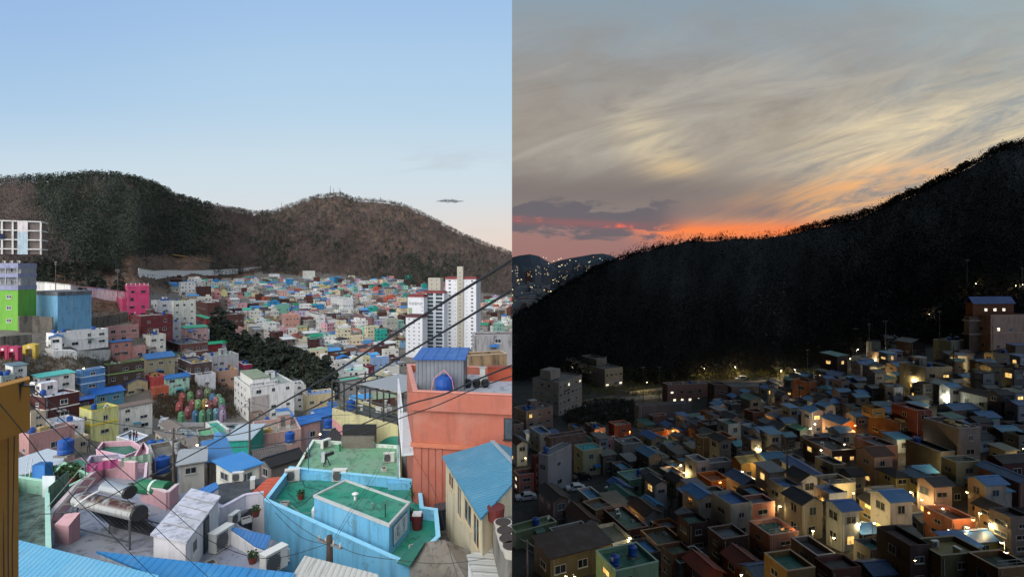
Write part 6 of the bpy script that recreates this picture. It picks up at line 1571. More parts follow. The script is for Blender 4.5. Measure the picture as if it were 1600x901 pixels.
def road_line(pts, w, c, name, dz=.25):
    b = MB(); v = []
    for px, py in pts: a = P(px, py, TD.depth(px, py)); v.append(a+Vector((0,0,dz)))
    for i in range(len(v)-1):
        a, e = v[i], v[i+1]; b.bar(a, e, w, 1.1, c)
    r = b.build(name); return r
o = road_line([(2,412),(20,405),(35,402),(50,399),(66,396),(74,393)], .4, plain('#b8862c'), 'hill_fence'); tag(o, 'fence', 'yellow ochre railing along the hill road by the concrete block')
o = road_line([(268,398),(290,401),(310,405),(330,409),(352,413),(372,417)], 2.2, plain('#a88a4e'), 'guard_rail'); tag(o, 'guard rail', 'yellow guard rail along the hill road above the white wall')
# ================================================================ DUSK: the same village from higher up, lamps lit
SIDE = DUSK; WHITEN[0] = False
def K(*a, **k):
    k.setdefault('frame', '#8f8f8c'); return house(TK, *a, **k)
B2='#2d5f98'; DG='#1d4a3c'; DK='#26262a'; W2='#a9a8a2'; P2='#a9776a'; OC2='#8f6a2e'; BR='#4a302a'; RD='#7c3a2c'
def lamp_light(o, loc, c, p, r=.12):
    l = bpy.data.lights.new('lamp_light', 'POINT'); l.energy = p; l.color = c; l.shadow_soft_size = r
    q = bpy.data.objects.new('lamp_light', l); SIDE.objects.link(q); q.parent = o; q.location = loc
WARM = (1.0, .74, .34); ORG = (1.0, .42, .10); WHT = (1.0, .92, .66)
GM = {}
def bulbm(c, s):
    if (c, s) not in GM:
        m, nt, b = newmat('lamp_bulb'); b.inputs['Base Color'].default_value = (*c, 1); b.inputs['Emission Color'].default_value = (*c, 1); b.inputs['Emission Strength'].default_value = s; GM[(c, s)] = m
    return GM[(c, s)]
NL = {WARM: 'warm yellow', ORG: 'orange', WHT: 'white'}
def lamp(px, py, c=WARM, p=500, h=3.6, T=None, lab=None, size=.17, D_=None):
    T = T or TK; D_ = D_ or T.depth(px, py, above=h); a = P(px, py, D_); t = thing('street_lamp', 'street lamp', loc=a-Vector((0,0,h)), rz=R(rnd.uniform(0, 360)), group='lit street lamps at dusk')
    LAB.append((t, lab or 'lit %s street lamp' % NL[c], px, py, 'lamp')); pm = plain('#4a4b4a', .5)
    b = MB(); b.tube([(0,0,-1),(0,0,h+.15)], [.06,.045], pm, 6); b.build('lamp_pole', t); b = MB(); b.bar((0,0,h+.1),(.0,-.35,h+.16), .04,.04, pm); b.build('bracket', t)
    b = MB(); b.tube([(0,-.35,h+.02),(0,-.35,h+.14)], [.2,.1], pm, 8); b.build('lamp_shade', t)
    b = MB(); b.tube([(0,-.35,h-size*.7),(0,-.35,h-size*.1)], [size*.6,size], bulbm(c, 30), 8); b.build('bulb', t)
    lamp_light(t, (0,-.35,h-.35), c, p); return t
# --- block of flats and halls under the hill
I = K(832, 873, 909, 597, 650, '#8d8579', 'flat', '#5c5a56', fl=4, dens=2.6, par=.4, th=52, lab='dark cream four-storey block of flats on stilts', cat='apartment block', name='apartment_block', lit='white', lp_=.03, clutter=False, band='#7d7569')
r = I['root']; b = MB(); b.box(I['w']*.05, I['d']*.35, I['h'], I['w']*.45, I['d']*.75, I['h']+3.6, wall('#8a8276')); b.build('penthouse', r)
text('서대시티빌', 1.0, plain('#2a231c'), r, (I['w']*.35, -.05, I['h']-4.2), (R(90), 0, 0), depth=.03); text('B동', .8, plain('#2a231c'), r, (I['w']*.4, -.05, I['h']-5.6), (R(90), 0, 0), depth=.03)
for x in (.25, .65, .98): b = MB(); b.box(I['w']*x-.4, -.02, -4, I['w']*x, .4, -.2, wall('#8d8579')); b.build('stilt', r)
K(880, 945, 973, 577, 606, '#7f7a6c', 'flat', '#4c4a46', fl=2, dens=2.6, par=.3, th=30, lab='dim hillside hall with a row of lit windows', cat='building', lit='white', lp_=.22, clutter=False)
K(908, 932, 948, 561, 572, '#6a665c', 'flat', '#3f3d3a', fl=1, dens=9, th=30, lab='small upper storey on the hillside hall', clutter=False, dist=TK.depth(945, 606)*1.04)
K(803, 822, 864, 643, 684, '#8a6a58', 'flat', '#45423f', fl=3, dens=2.8, lab='brown three-storey house under the dark block of flats', th=35, lit='warm', lp_=.08)
K(801, 803, 818, 664, 690, '#7a6556', 'flat', '#4c4a44', fl=2, lab='brown house at the dividing line', th=40)
K(818, 822, 852, 677, 694, '#8b8f92', 'gable', '#77808a', fl=1, lab='small white house with grey gabled roof under the brown house', th=35)
K(855, 860, 916, 684, 725, '#705349', 'flat', '#3f4644', fl=2, dens=3, lab='brown flat-roofed house with pale skylights', th=25)
K(907, 910, 941, 704, 744, '#8c8f6f', 'flat', '#2f8f92', fl=2, dens=4, par=.15, lab='tall cream house with turquoise flat roof', th=20)
K(938, 942, 962, 712, 742, '#4c4a44', 'shed', '#3b4a46', fl=2, th=20)
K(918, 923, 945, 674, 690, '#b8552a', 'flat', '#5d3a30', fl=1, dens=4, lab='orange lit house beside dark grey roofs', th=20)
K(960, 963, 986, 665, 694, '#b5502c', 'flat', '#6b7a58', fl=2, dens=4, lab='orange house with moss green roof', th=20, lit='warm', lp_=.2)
K(936, 945, 970, 688, 704, '#b07878', 'flat', '#a08080', fl=1, th=20)
K(970, 973, 1004, 694, 722, '#8f8d88', 'flat', '#3a4a4c', fl=1, dens=5, lab='pale grey house with rooftop room and tank', th=18)
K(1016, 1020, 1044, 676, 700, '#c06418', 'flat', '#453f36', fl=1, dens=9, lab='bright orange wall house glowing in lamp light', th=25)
K(997, 1001, 1030, 705, 732, '#99958b', 'flat', '#6c6f6c', fl=1, dens=4, lab='white house with small rooftop hut', th=18)
K(1012, 1015, 1045, 717, 742, '#a39f86', 'flat', '#7d8587', fl=1, dens=5, lab='cream house behind the mint house', th=18)
K(1035, 1038, 1060, 690, 712, '#8b8a6a', 'flat', '#2f6b4a', fl=1, th=18)
K(993, 998, 1080, 634, 668, '#6d6663', 'flat', '#3d3b3a', fl=1, dens=20, lab='long windowless grey wall building under the pink hall', th=14, clutter=False)
K(1013, 1020, 1042, 650, 672, '#7c5a50', 'flat', '#4c4846', fl=1, th=18)
I = K(1040, 1043, 1114, 601, 634, '#9c6f5f', 'flat', '#456060', fl=2, dens=3.6, lab='pink two-storey hall with bright lit lower windows', th=9, cat='building', lit='white', lp_=0)
for k in range(5): o = link('window', win_mesh(1.2, 1.8, 'white', '#8f8f8c'), I['root']); o.location = (I['w']*(.12+k*.17+(.03 if k > 2 else 0)), -.02, .9)
K(1114, 1116, 1137, 601, 634, '#6a4a40', 'flat', '#3c3c3a', fl=2, dens=9, lab='dark brown annex joined to the pink hall', th=9, clutter=False)
K(1141, 1143, 1222, 604, 624, '#8c7668', 'flat', '#3c3d3e', fl=1, dens=3, lab='long low hall with dark slit windows beside the car park road', th=6, dmin=9, clutter=False, cat='building')
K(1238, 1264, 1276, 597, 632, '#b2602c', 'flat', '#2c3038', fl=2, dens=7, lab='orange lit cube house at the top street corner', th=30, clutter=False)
K(1282, 1308, 1324, 557, 592, '#5a4234', 'shed', '#2f6f6a', fl=2, dens=4, lab='dark brown house with teal roof on the top street', th=30, lit='warm', lp_=.5)
K(1278, 1294, 1306, 608, 626, '#8c9698', 'hip', '#3d7f8c', fl=1, th=20)
# --- houses of the middle streets
def rows(spec):
    for s in spec: K(*s[0], **s[1])
rows([((1140,1143,1168,632,654,'#7a7570','flat','#4c4c4e'),dict(fl=1,dens=7,lab='grey box house with stair tower')),
((1163,1176,1194,644,670,'#8a4a28','flat','#22304c'),dict(fl=2,lab='brick house with orange lit side wall',lit='dim',lp_=.3)),
((1105,1108,1121,646,660,'#b06a40','flat','#6a4a3a'),dict(fl=1,dens=9)),((1128,1130,1141,641,650,'#c07828','flat','#4a4038'),dict(fl=1,dens=9)),
((1078,1090,1105,664,682,'#4c4a4c','gable','#27405f'),dict(fl=1,lab='dark cottage with navy gabled roof')),((1076,1080,1104,652,664,'#6d5a50','shed','#2a5a4c'),dict(fl=1)),
((1103,1106,1136,664,692,'#4b4038','flat','#4a4744'),dict(fl=1,dens=6)),((1093,1097,1127,684,724,'#6b5a3c','flat','#5c5a3c'),dict(fl=2,dens=5,lab='olive brown house with small stair room')),
((1130,1132,1148,684,714,'#a8622c','flat','#7a5030'),dict(fl=2,dens=5,lab='narrow orange lit house in the alley')),
((1170,1188,1216,677,704,'#8c7a78','gable','#2f5a80'),dict(fl=2,lab='lilac grey house with slate blue double gables')),((1145,1150,1180,696,716,'#3f4a50','gable','#2f6a7c'),dict(fl=1)),
((1148,1157,1182,722,754,'#8a6428','tile','#77704a'),dict(fl=1,dens=3,lab='yellow brown cottage with lit window and olive roof',lit='warm',lp_=.7)),
((1103,1108,1144,724,748,'#8f8f94','flat','#83858c'),dict(fl=1,dens=5,lab='pale house with white and green flat roofs')),((1190,1196,1226,716,748,'#4f4a44','gable','#2f6684'),dict(fl=1)),
((1198,1212,1226,652,668,'#9aa09c','gable','#27496f'),dict(fl=1)),((1211,1226,1244,660,682,'#a89a86','gable','#27507f'),dict(fl=1,lab='cream house with dark blue gabled roof between lanes')),
((1232,1246,1262,648,664,'#4a4c50','gable','#2f5878'),dict(fl=1)),((1234,1250,1264,672,690,'#55504c','gable','#1f5a42'),dict(fl=1,lab='dark house with deep green gabled roof')),((1217,1228,1240,682,702,'#5f5046','gable','#2a5a70'),dict(fl=2)),
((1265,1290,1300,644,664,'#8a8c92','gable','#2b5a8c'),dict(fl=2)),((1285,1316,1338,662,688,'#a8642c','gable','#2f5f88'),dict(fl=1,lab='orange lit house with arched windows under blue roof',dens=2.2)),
((1250,1264,1279,686,702,'#7c6c64','flat','#a08f86'),dict(fl=1,lab='small house with pinkish white flat roof')),((1255,1300,1340,704,728,'#4a3026','flat','#2c2a2a'),dict(fl=1,dens=3,lab='long dark brown house with two lit windows',lit='warm',lp_=.3)),
((1222,1276,1304,752,778,'#7d7a72','gable','#23508a'),dict(fl=1,dens=4,th=4,lab='long house under the biggest dark blue gabled roof')),((1270,1297,1337,757,803,'#a89c7c','flat','#2a2a2c'),dict(fl=2,dens=3,lab='cream two-storey house lit at its corner',lit='warm',lp_=.4)),
((1290,1310,1330,588,604,'#7f8288','gable','#2a4f80'),dict(fl=1)),((1318,1326,1345,598,616,'#777a80','gable','#2a4f84'),dict(fl=1)),((1300,1312,1330,612,634,'#8c7a70','gable','#3a6a90'),dict(fl=1))])
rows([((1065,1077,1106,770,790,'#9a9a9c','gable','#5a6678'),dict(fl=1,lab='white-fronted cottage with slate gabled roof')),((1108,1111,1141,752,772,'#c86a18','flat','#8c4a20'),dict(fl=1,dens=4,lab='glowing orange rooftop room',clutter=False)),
((1106,1126,1154,798,820,'#4a2c26','flat','#3c6a2c'),dict(fl=1,dens=6,lab='dark brown house with grass green roof terrace')),((1134,1160,1188,756,780,'#4c5058','gable','#2a456c'),dict(fl=1,lab='house with navy gabled roof behind the tall pink house')),
((1152,1171,1211,788,832,'#b06a58','flat','#5c6068'),dict(fl=2,dens=5,lab='tall pink house with white stair parapet')),((1171,1203,1248,836,880,'#a8705a','flat','#2c5c46'),dict(fl=2,dens=3,lab='salmon house with green roof and grey box',clutter=True)),
((1106,1130,1169,842,884,'#45291f','flat','#565a60'),dict(fl=2,dens=4,lab='brown and tan house with grey roof clutter')),((1058,1077,1107,818,866,'#3c2019','flat','#2c4c40'),dict(fl=2,dens=6,lab='tall dark brown house with dark green roof')),
((1194,1231,1274,892,950,'#7c5a26','flat','#22564a'),dict(fl=2,dens=3,lab='ochre house with teal green roof at the bottom')),((1236,1277,1306,868,904,'#8c7a6c','flat','#3a3836'),dict(fl=2,dens=4,lab='long pinkish house with dark roof terrace')),
((1276,1300,1346,890,940,'#5c2a22','flat','#4a4644'),dict(fl=2,dens=4,lab='dark red brown house with pot-covered roof')),((1070,1100,1130,898,925,'#6b2a1c','tile','#6b2a18'),dict(fl=1,lab='house under rust red tiled roof beside grey roof')),
((1130,1158,1192,886,912,'#6b2a1c','tile','#5a2416'),dict(fl=1,lab='house under dark rust tiled roof')),((1165,1182,1200,900,925,'#5a5a5c','gable','#2a4468'),dict(fl=1)),((1040,1062,1108,880,912,'#4f564c','flat','#5c6058'),dict(fl=1,dens=6)),
((964,982,1032,750,776,'#5f9a80','flat','#5c8c94'),dict(fl=1,dens=4,lab='mint green house with pale teal roof terrace')),((910,930,958,797,832,'#7c6038','flat','#55554f'),dict(fl=2,dens=7,lab='tan house with bare wall by the car park',th=28)),
((878,890,914,798,816,'#6a4a36','flat','#3a3634'),dict(fl=1,dens=8)),((943,980,1013,828,856,'#6a3c28','flat','#4a6a54'),dict(fl=1,dens=5,lab='brown house with grey green roof and bright porch',lit='white',lp_=.6)),
((1001,1028,1069,852,878,'#7a5224','flat','#3c3a30'),dict(fl=1,dens=9,lab='ochre house with orange rooftop room')),((800,806,870,832,858,'#6c7a52','flat','#5c6e4c'),dict(fl=1,dens=8,lab='olive green low house with cluttered roof',th=28)),
((858,880,932,846,868,'#7c7a78','flat','#7d8288'),dict(fl=1,dens=9,lab='grey house with pale roof and blue side roof',th=24)),((835,860,955,872,910,'#7a6a46','shed','#3c2820'),dict(fl=1,dens=3.2,lab='long beige house with dark brown sloping roof',th=24,frame='#c9c5b8')),
((931,962,1029,892,945,'#6f9676','flat','#2c6652'),dict(fl=2,dens=3,lab='mint house with dark green roof and yellow lit windows',lit='warm',lp_=.5)),((1036,1050,1082,866,910,'#5a3422','flat','#3a4a34'),dict(fl=2,dens=5)),
((1020,1036,1063,826,838,'#a86424','flat','#5c6068'),dict(fl=1,dens=5,lab='small orange room with dark tank on roof',clutter=False)),
((803,810,838,742,770,'#a0584a','flat','#3a3c40'),dict(fl=2,dens=7,lab='reddish house beside the dark red sign tower',th=20,lit='white',lp_=.6)),((850,856,893,712,772,'#8a8a90','flat','#5c6066'),dict(fl=2,dens=6,lab='pale side wall house with slanting outside stairs',th=50,par=.2))])
rows([((1341,1353,1369,566,590,'#8a7a68','gable','#2f6688'),dict(fl=2)),((1362,1374,1386,572,594,'#7f8086','gable','#26282c'),dict(fl=2)),((1382,1401,1428,572,596,'#a08068','gable','#2f628c'),dict(fl=2,lab='pink house with slate blue gabled roof above the lit lane',lit='warm',lp_=.2)),
((1405,1446,1488,574,615,'#8f8a76','flat','#4c4c48'),dict(fl=2,dens=4,lab='cream grey block with two lit windows',lit='warm',lp_=.35)),((1455,1486,1506,604,630,'#a5a79c','gable','#8d918c'),dict(fl=2,dens=3,lab='white house with white gabled roof lit from the lane')),
((1462,1482,1522,554,578,'#8f8f96','gable','#3c3c3e'),dict(fl=1,lab='white house with dark roof below the rounded house')),((1518,1530,1556,566,594,'#a8924c','gable','#35607c'),dict(fl=1,dens=3,lab='yellow lit house under slate blue roof')),
((1546,1588,1612,574,606,'#54221a','flat','#3c3432'),dict(fl=2,dens=3.4,lab='dark red brown house with bright white windows',lit='white',lp_=.35)),((1500,1546,1562,620,644,'#8a9294','tile','#38342e'),dict(fl=1,dens=2.8,lab='long white house with dark tiled roof')),
((1545,1562,1582,616,652,'#3a3630','tile','#26241f'),dict(fl=2)),((1577,1590,1612,632,658,'#8a8c90','gable','#2c4a78'),dict(fl=1)),
((1330,1340,1356,594,612,'#70747a','gable','#2a4a74'),dict(fl=1)),((1350,1362,1378,606,626,'#7c7e80','gable','#3a3d3c'),dict(fl=1)),((1373,1388,1412,606,630,'#7a6c42','gable','#3c3c34'),dict(fl=2,lab='olive yellow row house with dark roof')),((1412,1426,1452,624,646,'#4a4c4c','gable','#30383a'),dict(fl=1)),
((1330,1338,1358,620,644,'#a07a5a','gable','#3a6f86'),dict(fl=2)),((1355,1370,1397,634,652,'#7c8084','gable','#3c5866'),dict(fl=1)),((1328,1335,1356,650,668,'#6c7074','gable','#3a5a70'),dict(fl=1)),
((1357,1405,1428,660,692,'#4f3420','flat','#3a3226'),dict(fl=2,dens=3.4,lab='dark brown two-storey house with water tanks')),((1358,1362,1383,638,650,'#9c7024','flat','#7a5a24'),dict(fl=1,clutter=False,lab='small ochre room on the brown house',dist=TK.depth(1405,692)*1.02,dens=9,sink=.3,z_base=1)),
((1393,1431,1456,641,694,'#7c3426','flat','#6a3a30'),dict(fl=3,dens=5,lab='tall brick red house')),((1464,1490,1530,640,660,'#7f8790','gable','#2d5a84'),dict(fl=1,lab='white house with long blue gabled roof and dark skylight')),
((1510,1535,1562,652,672,'#8a8f94','gable','#2d5f8c'),dict(fl=1)),((1542,1566,1594,674,700,'#4a3c34','gable','#35708c'),dict(fl=1,lab='dark house with teal blue gabled roof')),((1585,1592,1612,680,712,'#5a5a52','flat','#4a5048'),dict(fl=2)),
((1443,1498,1532,669,740,'#6f6460','flat','#77737a'),dict(fl=3,dens=4.2,par=.7,lab='grey taupe three-storey block with narrow windows')),((1337,1373,1403,697,740,'#a86e5c','flat','#5c5a60'),dict(fl=2,dens=6,lab='pink house with roof room lit at its corner',lit='warm',lp_=.2)),
((1550,1566,1612,722,752,'#5a2a22','tile','#3a342e'),dict(fl=1,dens=4,lab='dark red house with white window frames',frame='#b5a89c')),((1488,1494,1532,722,770,'#8a8560','flat','#4f4a3a'),dict(fl=2,dens=7,lab='cream wall house lit greenish by a lamp')),
((1415,1470,1492,706,750,'#5a574e','flat','#3a3a38'),dict(fl=1,dens=30,lab='long olive grey retaining wall building')),
((1343,1372,1396,792,824,'#8c7430','tile','#262222'),dict(fl=2,dens=3,lab='yellow house with black roof and bright windows',lit='warm',lp_=.6)),((1372,1400,1418,744,782,'#8a8050','hip','#1a1918'),dict(fl=2,dens=3.4,lab='cream house under black hipped roof')),
((1412,1446,1472,752,790,'#a08c44','gable','#35566f'),dict(fl=2,dens=3,lab='yellow lit house with slate blue roof')),((1445,1480,1512,766,790,'#4a4034','tile','#1f1e1c'),dict(fl=1)),((1378,1405,1440,806,830,'#6c675e','tile','#1f1d1c'),dict(fl=1,lab='row house with black roof and pale garage')),
((1425,1440,1462,815,838,'#45505a','gable','#2c4a5e'),dict(fl=1)),((1443,1488,1524,812,852,'#a8664a','flat','#6a3a20'),dict(fl=2,dens=4,lab='pink house with orange lit roof terrace',clutter=False)),
((1489,1512,1566,846,872,'#7c7428','gable','#2a5284'),dict(fl=1,dens=7,lab='olive yellow house with bright blue roof')),((1523,1561,1572,802,836,'#a8885c','tile','#262624'),dict(fl=2,dens=3,lab='white house with dark roof lit by the warm lamp')),
((1528,1592,1612,752,792,'#8c5c4c','gable','#2c4c74'),dict(fl=1,dens=3,th=2,lab='long pink house with dark blue roof and dormers')),((1370,1422,1442,852,925,'#3c2822','flat','#4a3630'),dict(fl=2,dens=6,lab='big dark brown brick house with white stair room')),
((1424,1470,1540,868,925,'#5c5430','flat','#8a7a4c'),dict(fl=2,dens=5,lab='olive house with tan painted roof')),((1328,1346,1371,832,856,'#45484c','gable','#284c7c'),dict(fl=1,lab='house with navy gable beside the big brown house')),
((1345,1365,1394,896,925,'#3c3e42','gable','#27405f'),dict(fl=1)),((1512,1560,1612,888,930,'#7a5428','flat','#2a3a2c'),dict(fl=1,dens=9,lab='ochre house with low orange block on roof')),((1565,1580,1612,808,868,'#6a5f58','flat','#4a4644'),dict(fl=3,dens=3,lab='dark house with white balconies at the edge')),
((1458,1486,1512,533,560,'#7a7a5c','flat','#5a5a48'),dict(fl=1,dens=5,lab='pale green rounded house with roof drum',th=24)),((1456,1480,1496,481,498,'#5a5a58','flat','#3a3c3c'),dict(fl=2,dens=4,lab='small grey house by the dark tree on the hill')),
((1442,1449,1464,484,500,'#5c3a26','shed','#7a3c1c'),dict(fl=1,lab='tiny brown hut under a lit lamp')),((1372,1386,1404,528,542,'#5c5c58','gable','#6c7070'),dict(fl=1)),((1354,1362,1376,534,555,'#77766c','flat','#4a4a48'),dict(fl=1)),
((1400,1424,1446,535,556,'#3a2420','gable','#2e2624'),dict(fl=1)),((1330,1340,1356,560,576,'#5a5a50','gable','#3a4a54'),dict(fl=1)),((1300,1302,1322,726,748,'#8c8478','flat','#4c4844'),dict(fl=1)),((1312,1330,1352,742,772,'#6f6658','tile','#2a2624'),dict(fl=1))])
# the pinkish house with the blue penthouse roof on the right edge
I = K(1522, 1548, 1612, 492, 548, '#b08a74', 'flat', '#6a6058', fl=2, dens=4, th=6, par=.8, lab='large pinkish house with brown penthouse and blue roof', band='#c09a84', clutter=False, lit='white', lp_=.15, sink=14)
b = MB(); pr = I['root']; b.box(-3.2, 3, I['h']-.7, I['w']*.8, I['d'], I['h']+4.0, brick('#6a3e22')); ph = b.build('penthouse', pr); q_ = MB(); q_.box(-4.2, 3.4, -8, -.01, I['d']-.3, I['h']-.75, wall('#6c5648')); [q_.box(-5.0, 2.6, z_, -.01, I['d']-.3, z_+.5, wall('#9a8478')) for z_ in (I['h']*.42, I['h']*.8)]; q_.build('side_wing', pr); b = MB(); roof_gable(b, -3.2, 3, I['w']*.8, I['d'], I['h']+4.1, 1.8, 'x', metal('#28497c', 'x', .5)); b.build('penthouse_roof', ph)
for k in range(3): o = link('window', win_mesh(1.2, 1.0, 'white'), ph); o.location = (1+k*3.4, 2.99, I['h']+1.0)
K(1548, 1552, 1590, 552, 580, '#7a6a50', 'flat', '#4a463c', fl=2, dens=4, th=6); K(1578, 1586, 1612, 540, 562, '#7c6a60', 'shed', '#2f4a78', fl=1, th=6)
# rooms, drums and details on roofs
def onroof(px, py, D_, w, d, h, wc, lab, th=12, rc=None, cat='roof room'):
    a = P(px, py, D_); t = thing('roof_hut', cat, loc=a, rz=R(th)); LAB.append((t, lab, px, py, 'near')); b = MB(); b.box(0,0,-.05,w,d,h, wall(wc)); b.build('wall', t); b = MB(); b.box(-.12,-.12,h,w+.12,d+.12,h+.12, plain(rc or '#8d8d8a')); b.build('roof', t); b = MB(); b.box(w*.3,-.03,0,w*.3+.8,0,1.9, plain('#3a3a3a')); b.build('door', t)
# dark red sign tower
a = P(836, 766, TK.depth(836, 768)); t = thing('sign_tower', 'sign', 'dark red vertical sign tower with three tan letters', a, R(30)); D_ = a.y; w = 12/800*D_; h = 52/800*D_
b = MB(); b.box(0,0,-1,w,1.6,h, wall('#6a241c')); b.build('tower_body', t)
for k, ch in enumerate('MOM'): text(ch, 1.5, plain('#b58a70'), t, (w/2, -.03, h*.72-k*1.75), (R(90), 0, 0), depth=.02)
# fenced sports court in the corner
pts = [(800,836),(824,846),(846,862),(838,905),(800,915)]; z = -45
ft = thing('court_fence', 'fence', 'white railed fence round the dark court in the corner', PZ(800, 836, z)); o = ft.location.copy(); wq = [PZ(px, py, z)-o for px, py in pts[:4]]
slab_b = MB(); slab_b.prism([tuple(PZ(px, py, z-2.5)[:2]) for px, py in pts], z-8, z-2.5, concrete('#45413c')); tag(slab_b.build('court_ground'), kind='structure')
for i in range(3):
    b = MB(); b.bar(wq[i], wq[i+1], .12, .12, plain('#b5a59c')); b.bar(wq[i]-Vector((0,0,1.2)), wq[i+1]-Vector((0,0,1.2)), .06, .06, plain('#9a8c84')); b.build('rail', ft)
    for f in (0, .5): b = MB(); q = wq[i].lerp(wq[i+1], f); b.bar(q-Vector((0,0,2.5)), q+Vector((0,0,.0)), .12, .12, plain('#b5a59c')); b.build('post', ft)
for px, pt, pb in ((824,842,905),(930,860,882)): pole(px, pt, pb, None, None, TK, arms=0, col='#8a7f76')
for px, pt, pb in ((1030,572,625),(1119,568,632),(1143,568,606),(1005,572,640),(1262,545,575),(1201,590,640),(1249,600,640),(1358,505,560),(1337,512,545),(1468,485,560),(1511,405,468),(1551,510,570),(1230,700,790),(1490,540,600),(1597,418,470),(1384,500,560)): pole(px, pt, pb, None, None, TK, arms=1, col='#5c574f')
# cars and roads
car(TK, 806, 781, 10, '#b5b8bc', 'white parked car by the dividing line in the dark car park'); car(TK, 884, 766, 5, '#b9bcc0', 'white parked car in the middle of the dark car park'); car(TK, 947, 768, 20, '#a9acb0', 'white parked car beside the mint house'); car(TK, 896, 750, 15, '#1d1f22', 'black parked car behind the white one'); car(TK, 860, 793, 30, '#5f7a8c', 'small pale blue parked car in the car park')
for px, py, c, l in ((1150,594,'#c5c7c9','white bus-like van on the upper road'),(1268,592,'#c9c9c9','white car under the top lamp'),(1252,596,'#1f2a44','navy car beside the white one'),(1290,590,'#8c2c28','red and white car at the top of the street'),(1222,590,'#3a3c40','grey car on the upper road')): car(TK, px, py, 10, c, l, van='van' in l)
def roadk(pts, w, name, c='#5c5a50'):
    b = MB(); m = concrete(c); v = [P(px, py, TK.depth(px, py))+Vector((0,0,.12)) for px, py in pts]
    L_, R_ = [], []
    for i, p in enumerate(v):
        d = (v[min(i+1, len(v)-1)]-v[max(i-1, 0)]); n = Vector((-d.y, d.x, 0)).normalized()*w/2; L_.append(p+n); R_.append(p-n)
    for i in range(len(v)-1): b.face([R_[i], R_[i+1], L_[i+1], L_[i]], m); b.face([R_[i], L_[i], L_[i]-Vector((0,0,.6)), R_[i]-Vector((0,0,.6))], m)
    tag(b.build(name), kind='structure')
roadk([(905,634),(940,628),(975,623),(1010,621),(1040,618),(1090,606),(1140,600),(1200,596),(1270,592),(1300,594)], 6, 'road', '#77756a')
# street lamps: where the photograph glows
for a in ((928,588,WHT,300,4),(963,587,WHT,260,4),(877,582,WHT,120,3),(890,584,WHT,120,3),(853,602,WARM,60,3),(836,676,WHT,260),(983,674,ORG,700),(1041,690,ORG,900),(936,680,ORG,500),(1050,672,ORG,350),(967,656,WHT,90),
 (1062,725,WARM,900),(1068,738,WARM,600),(822,714,WARM,260),(1186,643,ORG,700),(1119,649,ORG,420),(1134,683,WARM,350),(1126,700,WARM,160),(1135,645,ORG,260),(1232,596,WHT,400),(1250,594,WHT,300),(1243,577,WHT,160),(1220,578,WARM,500),(1150,573,WARM,500,5),(1100,575,WARM,260,5),(1010,597,WARM,300,5),
 (1272,662,WHT,480),(1264,668,WHT,360),(1318,652,ORG,1100),(1334,664,ORG,500),(1186,686,WHT,160),(1188,700,WARM,420),(1184,722,WARM,420),(1212,770,WARM,360),(1225,768,WARM,280),(1124,753,ORG,420),(968,790,ORG,600),(986,838,WARM,500),(976,852,WHT,300),
 (896,897,WARM,700),(884,901,WARM,400),(1156,898,WARM,320),(1270,826,WARM,360),(1298,838,WARM,420),(1332,770,WARM,800),(1336,782,WARM,500),(1372,723,WARM,900),(1420,688,WARM,700),(1425,692,WHT,260),(1374,580,WARM,420),(1412,588,WARM,600),(1425,592,WARM,300),(1339,545,WHT,360),(1365,548,WHT,420),(1367,560,WARM,300),(1330,560,WARM,200),
 (1472,618,WHT,700),(1478,628,WHT,500),(1518,568,WARM,520),(1531,586,WARM,420),(1484,727,WARM,900),(1440,702,WHT,120),(1427,768,WARM,900),(1438,780,WARM,600),(1334,800,WARM,900),(1340,815,WARM,700),(1456,800,ORG,520),(1530,799,WARM,900),(1526,812,ORG,400),(1545,815,WARM,400),(1450,484,ORG,200),(1450,490,WHT,80),(1526,443,WARM,420,5),(1586,446,WARM,260,4),(1597,444,WHT,140,4),(1565,466,WARM,120,3),(1597,700,WARM,60),(1320,694,WHT,60),(1355,700,WARM,200),(1303,770,WARM,160),(1280,702,WHT,70)):
    lamp(a[0], a[1], a[2], min(a[3]*1.5, 520 if a[1] < 735 else 260) if a[1] > 615 else a[3]*(6.0 if 985 < a[0] < 1290 else 2.0), *( (a[4],) if len(a) > 4 else ()))

def fill(T, x0, x1, y0, y1, seed, walls, roofs, gap=2.6, wr_=(5.5, 8.5), skip=lambda px, py: False, lit=None, lp_=None, th=None, step=.5):
    """small houses closing the gaps between the measured ones"""
    g = random.Random(seed); py = y0; n = 0
    while py < y1:
        px = x0+g.uniform(0, 6)
        while px < x1:
            D_ = T.depth(px, py); w = g.uniform(*wr_); x = (px-800)/800*D_; wp = 800*w/D_
            if not skip(px, py) and all(math.hypot(x-f[0], D_+w*.4-f[1]) > f[2]+gap for f in FOOT):
                h = g.choice([2.8, 3.0, 3.2, 5.6, 5.8]); wc = g.choice(walls); kind = g.choice(['flat', 'gable', 'gable', 'tile', 'flat', 'shed']); rc = g.choice(roofs)
                if kind == 'tile': rc = g.choice(['#2a2624', '#3a3634', '#4a2c22', '#33383c'])
                house(T, px-wp*.45, px, px+wp*.5, py-h*800/D_, py, wc, kind, rc, th=(th if th is not None else None), annex=True, lit=lit, lp_=lp_, dens=g.choice([2.4, 3, 3.6]), frame='#8f8f8c' if T is TK else '#b0b1ad', clutter=g.random() < .7); n += 1
            px += wp*.3
        py += 800*3.0/T.depth((x0+x1)/2, py)*step
    print('FILL', n)
DW = ['#8a8a8e','#9a9488','#77736f','#a8a49a','#9a8074','#7d6a60','#5c5048','#94896a','#7c7a76','#b0aca4','#8c9498','#a0867a','#55504e','#94968a','#b5b3ae','#a3a7ab']
DR = ['#2f5a92','#336ca0','#3a789e','#2a5080','#3f7a9c','#3f6f8c','#2c5c50','#4a4c4e','#5c6066','#3c3c3a','#55584c']
